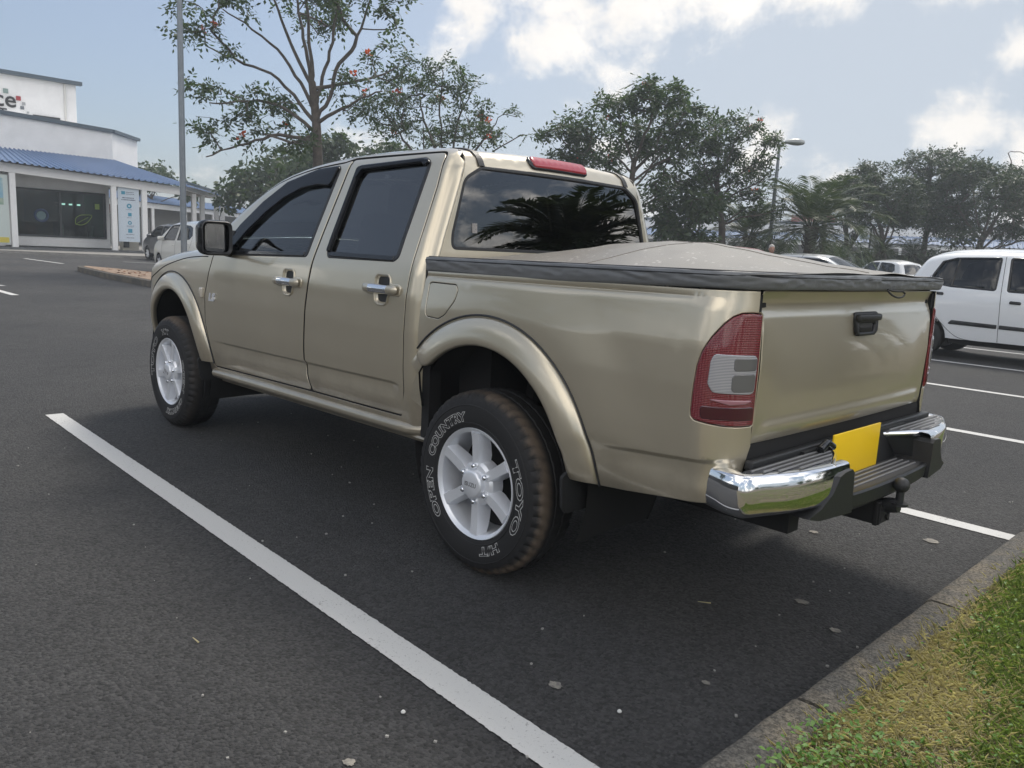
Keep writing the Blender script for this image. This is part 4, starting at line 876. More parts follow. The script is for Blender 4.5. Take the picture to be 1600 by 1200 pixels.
def line(x0, y0, x1, y1, w=.11):
    d = Vector((x1-x0, y1-y0)); n = Vector((-d.y, d.x)).normalized()*w/2
    L_ = d.length; u = d.normalized(); nn = n.normalized(); k = max(4, int(L_/.009)); rl = random.Random(int((x0*7+y0*13)*100)); A_, B_ = [], []
    for i in range(k+1):
        t = i/k*L_; ja = .0009*rl.gauss(0, 1)+.0010*noise.noise(Vector((t*9, y0, 1))); jb = .0009*rl.gauss(0, 1)+.0010*noise.noise(Vector((t*9, y0, 8)))
        A_.append((x0+u.x*t+nn.x*(w/2+ja), y0+u.y*t+nn.y*(w/2+ja), .004)); B_.append((x0+u.x*t-nn.x*(w/2+jb), y0+u.y*t-nn.y*(w/2+jb), .004))
    V = A_+B_; F = [(i, k+1+i, k+2+i, i+1) for i in range(k)]
    return tag(mesh_obj('parking_line', V, F, M_line, smooth=False), kind='structure')
line(-1.34, 1.475, 3.75, 1.385)
line(-1.34, -1.517, 3.6, -1.50)
for k in range(1, 9): line(-1.34, -1.517-2.64*k, 3.7, -1.50-2.64*k)
line(14.4, -.72, 19.5, -.62, .13); line(16.9, -1.05, 19.5, -.62, .13)
line(32.5, -5.0, 28.5, -5.25, .14); line(33.5, -3.2, 29.5, -3.4, .14); line(31.5, -8.2, 29.8, -10.0, .14)
# kerb: separate stones
M_kerb = mat('kerb_concrete', (.17, .16, .145), .9, var=.35, vscale=9, bump=.9, bscale=120)
def kerb_nodes():
    nt = M_kerb.node_tree; N = nt.nodes.new; L = nt.links.new; bs = nt.nodes['Principled BSDF']; tc = N('ShaderNodeTexCoord')
    a = N('ShaderNodeTexNoise'); a.inputs['Scale'].default_value = 95; a.inputs['Detail'].default_value = 4; a.inputs['Roughness'].default_value = .7; L(tc.outputs['Object'], a.inputs['Vector'])
    b_ = N('ShaderNodeTexNoise'); b_.inputs['Scale'].default_value = 4.5; b_.inputs['Detail'].default_value = 6; b_.inputs['Roughness'].default_value = .65; L(tc.outputs['Object'], b_.inputs['Vector'])
    c1 = N('ShaderNodeValToRGB'); L(a.outputs[0], c1.inputs[0]); e = c1.color_ramp.elements; e[0].position = .40; e[0].color = (.055, .054, .051, 1); e[1].position = .60; e[1].color = (.17, .164, .152, 1)
    c2 = N('ShaderNodeValToRGB'); L(b_.outputs[0], c2.inputs[0]); e = c2.color_ramp.elements; e[0].position = .42; e[0].color = (.75, .74, .72, 1); e[1].position = .70; e[1].color = (1.5, 1.32, 1.05, 1)
    m = N('ShaderNodeMix'); m.data_type = 'RGBA'; m.blend_type = 'MULTIPLY'; m.inputs[0].default_value = 1; L(c1.outputs[0], m.inputs[6]); L(c2.outputs[0], m.inputs[7]); L(m.outputs[2], bs.inputs[0])
kerb_nodes()
kb = MB(); joints = [-26, -22, -18, -14, -10, -7.5, -5.6, -4.1, -2.62, -1.32, -.115, .885, 1.9, 3, 5, 9, 14, 20]
rk = random.Random(3)
for a, b2 in zip(joints[:-1], joints[1:]):
    g = .009; dz = rk.uniform(-.003, .003); dx = rk.uniform(-.004, .004); n = max(2, int((b2-a)/.05)); secs = []
    for i in range(n+1):
        y = a+g+(b2-a-2*g)*i/n; ed = .005*noise.noise(Vector((y*5, a, 1))); e2 = .0035*noise.noise(Vector((y*9, a, 7)))
        t = .0022*noise.noise(Vector((y*4, 3, 3)))
        secs.append([(-1.355+dx, y, -.02), (-1.352+dx+e2*.6, y, .085), (-1.362+dx+e2, y, .100+dz+t), (-1.374+dx+e2, y, .107+dz+t), (-1.42+dx, y, .109+dz+t*.6), (-1.468+dx, y, .106+dz+t), (-1.480+dx+ed, y, .095+dz), (-1.485+dx+ed, y, 0)])
    kb.loft(secs, False, True)
tag(kb.build('kerb', M_kerb, None, sharp=50), kind='structure')
# ================================================================== background: buildings, lamps, vehicles
RX = Vector((-.6983, -.7158, 0)); FX = Vector((.7158, -.6983, 0))
M_wall = mat('white_render', (.82, .82, .82), .85, var=.05, vscale=1.5)
M_wallL = mat('white_render_side', (.66, .65, .62), .85, var=.05, vscale=1.5)
M_cap = mat('slate_capping', (.07, .10, .13), .5)
M_blue = mat('blue_sheet_roof', (.095, .165, .31), .4, .0, .3, .15, var=.06, vscale=2)
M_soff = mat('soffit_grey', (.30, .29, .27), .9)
M_post = mat('post_white', (.82, .82, .82), .6)
M_frame = mat('window_frame_dark', (.02, .025, .03), .4)
M_shopglass = glassmat('shop_glass', (.36, .50, .47), ior=1.35)
M_shopin = mat('shop_interior', (.045, .065, .06), .8)
M_conc = mat('pavement_concrete', (.26, .25, .235), .9, var=.15, vscale=3, bump=.3, bscale=60)
def ztop(y): return -.050*(-6.2-y)          # the eaves run slightly downhill to the right
bld = empty('shop_building', (41, -9, 0), 0, 'white shop building with a blue metal veranda roof and set-back upper storeys', 'building')
def W(mb, name, m, **k):
    o = mb.build(name, m, None, **k); o.parent = bld; o.matrix_parent_inverse = Matrix.Translation((-41, 9, 0)); return o
CH = Vector((.79, -.62, 0))
b = MB(); b.box((41.8, -2, .10), (3.0, 26, .2)); b.prism([(40.3, -15), (43.3, -15), (50, -20.5), (47.2, -20.5)], 'z', 0, .2); W(b, 'plinth', mat('plinth_grey', (.12, .125, .13), .8, var=.2, vscale=4))
b = MB()
y0, y1 = 14.0, -11.38
wy0, wy1, wz0, wz1 = -7.1, -11.14, .76, 2.99
b.box((43.1, (y0+wy0)/2, 2.2), (.2, y0-wy0, 4.4)); b.box((43.1, (wy1+y1)/2, 2.2), (.2, wy0*0+(wy1-y1), 4.4)); b.box((43.1, (wy0+wy1)/2, wz0/2), (.2, wy0-wy1, wz0)); b.box((43.1, (wy0+wy1)/2, (wz1+4.4)/2), (.2, wy0-wy1, 4.4-wz1))
b.box((46, y1+.1, 2.2), (5.6, .2, 4.4)); b.box((50, 1, 2.2), (.2, 26, 4.4)); W(b, 'wall', M_wall, smooth=False)
wf = MB(); yy = (wy0+wy1)/2
for z in (wz0, wz1): wf.box((43.0, yy, z), (.10, wy0-wy1+.1, .09))
for y in (wy0, yy+.06, wy1): wf.box((43.0, y, (wz0+wz1)/2), (.11, .11, wz1-wz0))
wfo = W(wf, 'shop_window', M_frame, smooth=False)
def sub(mb, name, m, par, **k):
    o = mb.build(name, m, None, **k); o.parent = par; return o
g = MB(); g.box((43.06, yy, (wz0+wz1)/2), (.012, wy0-wy1, wz1-wz0)); sub(g, 'pane', M_shopglass, wfo, smooth=False)
g = MB(); g.box((46.5, yy, 1.9), (.1, 5.5, 3.4)); g.box((44.8, yy, .22), (3.6, 5, .06)); g.box((44.8, yy, 3.35), (3.4, 5, .06)); sub(g, 'shop_room', M_shopin, wfo, smooth=False)
g = MB(); g.box((45.2, -8.2, 1.05), (.5, 2.0, .75)); g.box((45.3, -7.6, 1.6), (.3, .7, 2.0)); sub(g, 'counter', mat('wood_counter', (.32, .17, .07), .5, var=.2, vscale=3), wfo, smooth=False)
g = MB()
for y in (-10.0, -10.5): g.box((44.3, y, 1.05), (.45, .42, .05)); g.box((44.5, y, 1.3), (.05, .40, .5))
for y in (-9.85, -10.15, -10.35, -10.65):
    for x in (44.1, 44.5): g.box((x, y, .8), (.03, .03, .5))
sub(g, 'chair', mat('chair_dark', (.03, .04, .05), .5), wfo, smooth=False)
g = MB(); g.box((44.4, -9.45, 1.0), (.4, .10, .75)); g.box((44.4, -10.9, 1.0), (.4, .12, .75)); sub(g, 'shelf', M_post, wfo, smooth=False)
g = MB()
for y in (-10.1, -10.45, -10.85): g.box((46.3, y, 2.45), (.04, .16, .08))
sub(g, 'ceiling_lamp', mat('lamp_glow', (.9, .9, .9), .5, emit=(1, 1, .95), estr=2.5), wfo, smooth=False)
g = MB(); ring = [(43.045, -8.22+.28*math.cos(a), 1.75+.28*math.sin(a)) for a in np.linspace(0, 2*math.pi, 41)]; g.tube(ring, .06, 6, False); sub(g, 'ring_decal', mat('decal_blue', (.012, .04, .12), .5), wfo)
g = MB(); g.lathe([(0, 0), (.21, 0)], 24, 'x', (43.04, -8.22, 1.75)); sub(g, 'disc_decal', mat('decal_pale', (.12, .20, .22), .5), wfo)
g = MB(); lf = cr_spline([(-9.75, 1.45), (-9.78, 1.70), (-9.98, 1.86), (-10.25, 1.90), (-10.52, 1.88), (-10.42, 1.66), (-10.25, 1.48), (-10.02, 1.38), (-9.82, 1.40)], True, .03); g.tube([(43.045, q[0], q[1]) for q in lf]+[(43.045, lf[0][0], lf[0][1])], .016, 6, False); g.tube([(43.045, -9.78, 1.42), (43.045, -10.05, 1.6), (43.045, -10.35, 1.78)], .012, 6); sub(g, 'leaf_decal', mat('decal_lime', (.28, .42, .06), .5), wfo)
g = MB(); g.box((43.045, -10.80, 2.35), (.01, .22, .28)); sub(g, 'square_decal', MATS['decal_lime'], wfo, smooth=False)
g = MB(); g.box((43.045, -8.97, 2.42), (.01, .26, .06)); g.box((43.045, -8.97, 2.28), (.01, .22, .05)); sub(g, 'text_decal', M_frame, wfo, smooth=False)
# veranda: posts, beam, corrugated roof, soffit
beam_pts = [(40.95, 14), (40.95, -6.2), (41.0, -14.45)]
CE = Vector((41.0, -14.45, 0)); EE = CE+CH*8.07
def seg_box(b, P, Q, z0p, z1p, z0q, z1q, th):
    d = (Q-P); n = Vector((-d.y, d.x, 0)).normalized()*th/2
    V = [P-n+Vector((0, 0, z0p)), P+n+Vector((0, 0, z0p)), Q+n+Vector((0, 0, z0q)), Q-n+Vector((0, 0, z0q)), P-n+Vector((0, 0, z1p)), P+n+Vector((0, 0, z1p)), Q+n+Vector((0, 0, z1q)), Q-n+Vector((0, 0, z1q))]
    b.add(V, [(3, 2, 1, 0), (4, 5, 6, 7), (0, 1, 5, 4), (1, 2, 6, 5), (2, 3, 7, 6), (3, 0, 4, 7)])
b = MB(); ys = [14, -6.2, -14.45]
for ya, yb_ in zip(ys[:-1], ys[1:]): seg_box(b, Vector((41, ya, 0)), Vector((41, yb_, 0)), 3.60+(ztop(ya) if ya < -6 else 0)*-1*-1, 4.0+(ztop(ya) if ya < -6 else 0), 3.60+ztop(yb_), 4.0+ztop(yb_)-.0, .2)
seg_box(b, CE+CH*.12, EE, 3.47, 3.84, 3.36, 3.72, .2); W(b, 'beam', M_post, smooth=False)
for y in (8, 4, 0, -2.9, -6.58, -10.95, -12.42, -14.40):
    b = MB(); b.box((41.0, y, .2+(3.40+ztop(min(y, -6.2)))/2), (.22, .24, 3.38+ztop(min(y, -6.2)))); W(b, 'post', M_post, smooth=False)
for t in (1.75, 3.4, 6.45, 7.9):
    P = CE+CH*t; b = MB(); b.box((P.x, P.y, 1.78), (.22, .22, 3.2)); W(b, 'post', M_post, smooth=False)
b = MB(); b.box((43.0, -13.1, 1.78), (.2, .2, 3.2)); W(b, 'post', M_post, smooth=False)
def corr(name, A, B, Ct, Dt, n, amp, par, m, inv):
    # corrugated sheet between lower edge A-B and upper edge C-D
    b = MB(); V = []; prof = [(0, 0), (.55, 0), (.68, 1), (.87, 1)]
    for i in range(n):
        for f, h in prof:
            t = (i+f)/n; V += [A.lerp(B, t)+Vector((0, 0, h*amp)), Ct.lerp(Dt, t)+Vector((0, 0, h*amp))]
    F = [(2*i, 2*i+2, 2*i+3, 2*i+1) for i in range(len(V)//2-1)]
    b.add(V, F); o = b.build(name, m, None, smooth=False, recalc=False); o.parent = par; o.matrix_parent_inverse = inv; return o
INV = Matrix.Translation((-41, 9, 0))
corr('veranda_roof', Vector((40.45, 14, 4.02)), Vector((40.45, -6.2, 4.02)), Vector((42.65, 14, 4.78)), Vector((42.65, -6.2, 4.78)), 70, .06, bld, M_blue, INV)
corr('veranda_roof', Vector((40.45, -6.2, 4.02)), Vector((40.5, -14.75, 3.60)), Vector((42.65, -6.2, 4.78)), Vector((42.65, -11.5, 4.74)), 29, .06, bld, M_blue, INV)
corr('veranda_roof', Vector((40.5, -14.75, 3.60)), EE+Vector((-.2, -.3, 3.52)), Vector((42.65, -11.5, 4.74)), Vector((45.4, -13.7, 4.62)), 26, .05, bld, M_blue, INV)
b = MB(); tq = lambda P, z: Vector((P[0], P[1], z))
b.add([tq((41.1, 14), 3.85), tq((41.1, -14.4), 3.45), tq((43.1, -11.4), 3.9), tq((43.1, 14), 3.95)], [(0, 1, 2, 3)]); b.add([tq((41.1, -14.4), 3.44), tq(EE, 3.40), tq((47.5, -13.7), 3.6), tq((43.1, -11.4), 3.85)], [(0, 1, 2, 3)]); W(b, 'soffit', M_soff, smooth=False, recalc=False)
b = MB(); seg_box(b, CE+CH*-.1+Vector((-.12, -.1, 0)), EE+Vector((-.12, -.1, 0)), 3.85, 3.92, 3.73, 3.80, .12); W(b, 'gutter', M_cap, smooth=False)
# upper storeys
b = MB(); U0, U1, U2 = Vector((42.6, 14, 0)), Vector((42.6, -11.5, 0)), Vector((45.4, -13.69, 0))
b.add([U0+Vector((0, 0, 4.4)), U1+Vector((0, 0, 4.4)), U1+Vector((0, 0, 6.10)), Vector((42.6, -6.2, 6.34)), U0+Vector((0, 0, 6.45))], [(0, 1, 2, 3, 4)])
b.add([U1+Vector((0, 0, 4.4)), U2+Vector((0, 0, 4.4)), U2+Vector((0, 0, 6.10)), U1+Vector((0, 0, 6.10))], [(0, 1, 2, 3)])
b.add([U2+Vector((0, 0, 3.5)), Vector((54, -10, 3.5)), Vector((54, -10, 6.1)), U2+Vector((0, 0, 6.10))], [(0, 1, 2, 3)])
b.add([U1+Vector((0, 0, 6.0)), U2+Vector((0, 0, 6.0)), Vector((54, -10, 6.0)), Vector((54, 14, 6.0)), U0+Vector((0, 0, 6.0))], [(0, 1, 2, 3, 4)])
W(b, 'upper_wall', M_wall, smooth=False, recalc=False)
b = MB(); seg_box(b, U0, Vector((42.6, -6.2, 0)), 6.44, 6.60, 6.32, 6.50, .3); seg_box(b, Vector((42.6, -6.2, 0)), U1, 6.32, 6.50, 6.08, 6.25, .3); seg_box(b, U1, U2+CH*.1, 6.09, 6.25, 6.12, 6.27, .3); W(b, 'parapet_capping', M_cap, smooth=False)
b = MB(); b.box((47.1, 2.3, 6.9), (2.2, 26.3, 3.6)); W(b, 'top_storey_wall', M_wall, smooth=False)
# the top edge falls to the right
b = MB(); seg_box(b, Vector((45.95, 15.5, 0)), Vector((45.95, -11.0, 0)), 8.68, 9.7, 8.68, 8.69, .02); 
b = MB(); seg_box(b, Vector((45.9, 16, 0)), Vector((45.9, -11.1, 0)), 8.66, 8.86, 8.64, 8.82, .35); W(b, 'roof_edge', M_cap, smooth=False)
b = MB(); b.tube([(45.95, -10.3, 6.1), (45.95, -10.3, 8.6)], .05, 8); W(b, 'downpipe', M_wallL)
b = MB(); b.box((45.97, -9.4, 6.70), (.08, 1.25, .32)); W(b, 'slot_window', M_frame, smooth=False)
# lettering on the top storey
b = MB(); V, F = text_mesh('ce', 1.12, bold=.012, extrude=.02); b.add([(45.96-v.z, -7.03-v.x, 7.08+v.y) for v in V], F); W(b, 'sign_lettering', mat('sign_black', (.012, .012, .014), .5), smooth=False, recalc=False)
b = MB(); V, F = text_mesh('T', .62, bold=.008, extrude=.02); b.add([(45.96-v.z, -7.24-v.x, 6.55+v.y) for v in V], F); W(b, 'sign_lettering', MATS['sign_black'], smooth=False, recalc=False)
for y, z, s, c in ((-8.15, 7.56, .13, (.35, .03, .04)), (-7.60, 7.83, .14, (.22, .30, .28)), (-8.38, 7.33, .09, (.35, .36, .37)), (-8.30, 7.12, .10, (.16, .18, .20)), (-7.22, 7.98, .07, (.3, .32, .34)), (-7.05, 8.25, .09, (.05, .05, .06)), (-8.55, 6.92, .06, (.4, .42, .43))):
    n = 'sign_dot_%d' % int(y*-100); b = MB(); b.box((45.965, y, z), (.03, s*2*.8, s*2*.8)); W(b, 'sign_dot', mat(n, c, .6), smooth=False)
# the banner and the poster: flat panels hung between posts, things of their own
def flat_sign(name, loc, w, h, m, label, cat, thick=.03):
    o = empty(name, loc, 0, label, cat); b = MB(); b.box((0, 0, h/2), (thick, w, h)); b.build('board', m, o, smooth=False); return o
ban = flat_sign('banner', (41.05, -11.68, .66), 1.02, 2.72, mat('banner_white', (.58, .66, .74), .6), 'tall pale blue printed banner hanging between two white veranda posts', 'banner')
def icon(z, fn, m): 
    b = MB(); fn(b, z); b.build('banner_print', m, ban, smooth=False)
M_ink = mat('ink_teal', (.05, .28, .42), .6); M_inkd = mat('ink_navy', (.07, .09, .16), .6)
icon(2.42, lambda b, z: b.box((-.02, .25, z), (.008, .18, .16)), M_ink)
icon(1.78, lambda b, z: b.lathe([(.05, 0), (.12, 0)], 20, 'x', (-.02, -.02, z)), M_ink)
icon(1.36, lambda b, z: (b.box((-.02, -.04, z), (.008, .17, .17)),), M_ink)
icon(.95, lambda b, z: b.lathe([(.045, 0), (.095, 0)], 20, 'x', (-.02, -.03, z)), M_ink)
icon(.55, lambda b, z: b.box((-.02, -.04, z), (.008, .20, .19)), M_ink)
for z, y0_, l, s in ((2.46, .12, .34, .03), (2.37, .12, .40, .03), (2.18, .30, .56, .045), (2.08, .34, .68, .045), (1.60, .14, .30, .02), (1.20, .10, .20, .02), (.80, .12, .30, .02), (.75, .12, .30, .02), (.37, .16, .38, .025), (.20, .14, .34, .03)):
    b = MB(); yv = y0_
    rr = random.Random(int(z*100))
    while yv > y0_-l:
        lw = rr.uniform(.015, .06); b.box((-.02, yv-lw/2, z), (.006, lw, s)); yv -= lw+rr.uniform(.008, .025)
    b.build('banner_print', M_inkd, ban, smooth=False)
pos = flat_sign('poster', (41.0, -5.45, .36), 1.9, 3.1, mat('poster_sheet', (.55, .62, .60), .6), 'tall pale poster with a yellow foot at the left end of the veranda', 'poster')
b = MB(); b.box((-.02, 0, .16), (.01, 1.8, .24)); b.build('yellow_band', mat('poster_yellow', (.62, .52, .08), .6), pos, smooth=False)
b = MB(); b.box((-.02, .1, 2.5), (.008, 1.7, .9)); b.build('sky_print', mat('poster_blue', (.18, .38, .52), .6, base2=(.40, .55, .55), vscale=1.2), pos, smooth=False)
b = MB(); b.box((-.02, .1, 1.9), (.009, 1.7, .3)); b.build('green_print', mat('poster_green', (.12, .28, .20), .6, base2=(.45, .5, .42), vscale=3), pos, smooth=False)
ub = empty('utility_box', (41.9, -11.95, .2), 0, 'cream metal cabinet with a dark vent standing under the printed banner', 'cabinet')
b = MB(); b.box((0, 0, .45), (.4, .8, .9), bev=.01); b.build('cabinet', mat('cream_metal', (.55, .52, .45), .6), ub); b = MB(); b.box((-.21, .22, .45), (.02, .28, .6)); b.build('vent', M_frame, ub, smooth=False)
# the lower wing behind, with its own blue veranda
def wing(name, P, Q, ze, zr, depth, label, walltop=None, doors=True, rowposts=6, ground=-.1):
    o = empty(name, (P.x, P.y, 0), 0, label, 'building'); d = (Q-P); L_ = d.length; d.normalize(); n = Vector((-d.y, d.x, 0)); 
    if n.dot(CAMPOS-P) > 0: n = -n
    inv = Matrix.Translation((-P.x, -P.y, 0))
    def put(mb, nm, m): q = mb.build(nm, m, None, smooth=False); q.parent = o; q.matrix_parent_inverse = inv; return q
    b = MB(); seg_box(b, P+n*2.5, Q+n*2.5, ground, zr-.1, ground, zr-.1, .2); put(b, 'wall', M_soff)
    b = MB(); seg_box(b, P, Q, ze-.36, ze, ze-.36, ze, .15); put(b, 'beam', M_post)
    for i in range(rowposts):
        pp = P+d*L_*(i+.3)/rowposts; b = MB(); b.box((pp.x, pp.y, ze/2-.1), (.2, .2, ze)); put(b, 'post', M_post)
    corr('veranda_roof', P-n*.4+Vector((0, 0, ze+.03)), Q-n*.4+Vector((0, 0, ze+.03)), P+n*2.6+Vector((0, 0, zr)), Q+n*2.6+Vector((0, 0, zr)), int(L_/.35), .05, o, M_blue, inv)
    if walltop: b = MB(); seg_box(b, P+n*3+d*0, Q+n*3, zr-.2, walltop, zr-.2, walltop, .3); put(b, 'upper_wall', M_wall); b = MB(); seg_box(b, P+n*2.95, Q+n*2.95, walltop, walltop+.22, walltop, walltop+.22, .45); put(b, 'parapet_capping', M_cap)
    else: b = MB(); seg_box(b, P+n*2.7, Q+n*2.7, zr-.15, zr+.06, zr-.15, zr+.06, .25); put(b, 'parapet_capping', M_cap)
    for i in range(rowposts):
        if i % 3 == 2: continue
        pp = P+d*L_*(i+.75)/rowposts+n*2.36; b = MB(); seg_box(b, pp-d*1.6, pp+d*1.6, .2, 2.3, .2, 2.3, .06); put(b, 'shop_window', M_shopdark)
    return o, put, n, d
M_shopdark = mat('dark_shopfront', (.03, .038, .04), .12)
wb, put, n_, d_ = wing('low_shop_wing', Vector((55.0, -14.6, 0)), Vector((76, -37.5, 0)), 3.25, 4.0, 6, 'low shop wing with a blue roof seen through the veranda posts')
b = MB(); pp = Vector((55.0, -14.6, 0))+d_*4.5+n_*2.3; seg_box(b, pp-d_*.55, pp+d_*.55, 2.35, 3.0, 2.35, 3.0, .1); put(b, 'red_sign', mat('sign_red', (.28, .03, .04), .5))
fb, putf, nf, df = wing('long_shop_row', Vector((52, -62, 0)), Vector((12, -75.2, 0)), 3.35, 4.15, 6, 'long white shop row with blue veranda roof far behind the palms', walltop=5.0, rowposts=14)
for cx_, w_ in ((Vector((39.6, -86, 0)), 4.5), (Vector((34.7, -91, 0)), 5)):
    pass
rr_ = tag(MB().box((39.6, -84, 4.0), (5, 4, 4), mi=0).build('red_roofed_store', [M_wall], None, smooth=False), 'white store with red fascia behind the long shop row', 'store')
b = MB(); seg_box(b, Vector((41.6, -81.9, 0)), Vector((36.8, -82.0, 0)), 5.6, 6.5, 5.6, 6.5, .2); q = b.build('red_fascia', MATS['sign_red'], None, smooth=False); q.parent = rr_
# pavement in front of the shops and the raised island with leaves
P_ = [(40.6, -1.2), (39.2, -4.0), (35.5, -10.6), (32.6, -15.7), (38, -22), (60, -30), (60, 20), (40.6, 20)]
b = MB(); b.prism(P_, 'z', .0, .12); tag(b.build('pavement', M_conc, None, smooth=False), kind='structure')
IS = [(24.0, -4.45), (23.3, -4.25), (20, -3.95), (16.8, -3.9), (12, -4.1), (9, -4.6), (8.9, -5.4), (12, -6.0), (18, -6.0), (22.6, -5.2), (23.9, -4.75)]
b = MB(); b.prism(IS, 'z', 0, .14); isl = tag(b.build('kerb_island', M_kerb, None, smooth=False), kind='structure')
b = MB(); b.prism([tuple(q) for q in inset(np.array(IS), .18)], 'z', .1, .150); tag(b.build('island_paving', mat('island_sand', (.38, .27, .19), .9, var=.25, vscale=6, bump=.4, bscale=30), None, smooth=False), kind='structure')
b = MB(); rl = random.Random(5)
for i in range(240):
    t = rl.random(); x = 10+13*t; y = rl.uniform(-5.6, -4.2)
    if not inside(np.array([[x, y]]), inset(np.array(IS), .2))[0]: continue
    a = rl.uniform(0, 6.28); s = rl.uniform(.03, .08); c = Vector((x, y, .156)); u = Vector((math.cos(a), math.sin(a), rl.uniform(-.1, .5)))*s; v = Vector((-math.sin(a), math.cos(a), rl.uniform(-.2, .4)))*s*.5
    b.add([c-u, c+v, c+u, c-v], [(0, 1, 2, 3)])
tag(b.build('fallen_leaves', mat('dry_leaf', (.30, .11, .045), .8, base2=(.16, .10, .05), vscale=9), None, smooth=False, recalc=False), kind='stuff')
# lamps
M_galv = mat('galvanised', (.20, .225, .25), .5, .5, var=.1, vscale=6)
def lamp(name, loc, h, armdir, arm, rad, label, headkind=0):
    o = empty(name, loc, 0, label, 'street lamp')
    b = MB(); b.tube([(0, 0, 0), (0, 0, h*.62), (0, 0, h)], [rad, rad*.92, rad*.6], 14); b.build('pole', M_galv, o)
    b = MB(); b.box((0, 0, .01), (rad*4, rad*4, .02)); b.lathe([(rad*1.25, 0), (rad*1.25, .25), (rad, .30)], 14, 'z'); b.build('base_plate', M_galv, o)
    a = Vector(armdir).normalized(); b = MB(); b.tube([(0, 0, h-.15), a*arm*.4+Vector((0, 0, h-.02)), a*arm+Vector((0, 0, h+.05))], [rad*.45, rad*.4, rad*.4], 8); b.build('arm', M_galv, o)
    b = MB(); s = Vector((-a.y, a.x, 0)); secs = []
    for t, w_, hh in ((0, .05, .05), (.12, .13, .10), (.35, .19, .15), (.55, .19, .15), (.72, .12, .10), (.78, .02, .02)):
        c = a*(arm-.1+t)+Vector((0, 0, h+.07)); secs.append([c+s*w_*math.cos(q)+Vector((0, 0, hh*math.sin(q)*(1 if math.sin(q) > 0 else .75))) for q in np.linspace(0, 2*math.pi, 14, endpoint=False)])
    b.loft(secs, True, True); hd_ = b.build('lamp_head', MATS['lamp_grey'], o)
    return o
mat('lamp_grey', (.30, .32, .32), .35, .3)
lamp('street_lamp', (19.08, -5.65, 0), 9.6, (.3, .9, 0), 1.3, .078, 'tall grey lamp pole on the kerb island left of the sparse tree')
lamp('street_lamp', (14.10, -27.1, 0), 5.88, RX, .30, .085, 'weathered lamp post with one hooded head, beside the palms')

# ------------------------------------------------------------------ other cars
def car_wheel(root, x, y, r, w, m_rim, out):
    b = MB(); pr = [(r*.66, w*.5), (r*.80, w*.5), (r*.95, w*.46), (r, w*.33), (r, -w*.4), (r*.7, -w*.5)]; b.lathe([(a, out*h) for a, h in pr], 32, 'y', (x, y, r)); ty = b.build('wheel', M_rubber, root, sharp=50)
    b = MB(); b.lathe([(r*.68, out*w*.48), (r*.64, out*w*.40), (r*.60, out*w*.15), (0, out*w*.1)], 28, 'y', (x, y, r), mi=1)
    for k in range(7):
        a = 2*math.pi*k/7; c, s = math.cos(a), math.sin(a); p_ = Vector((-s, 0, c))
        q = []
        for rr_, ww in ((.08, .055), (.64, .045)):
            q.append([Vector((x+r*rr_*c, y, r+r*rr_*s))+p_*ww*r*2*sg+Vector((0, out*(w*.44 if f else w*.3), 0)) for sg, f in ((-1, 0), (-1, 1), (1, 1), (1, 0))])
        b.loft(q, True, True)
    b.lathe([(0, out*w*.48), (r*.16, out*w*.47), (r*.18, out*w*.3)], 16, 'y', (x, y, r)); b.build('rim', [m_rim, M_dark], ty, sharp=30)
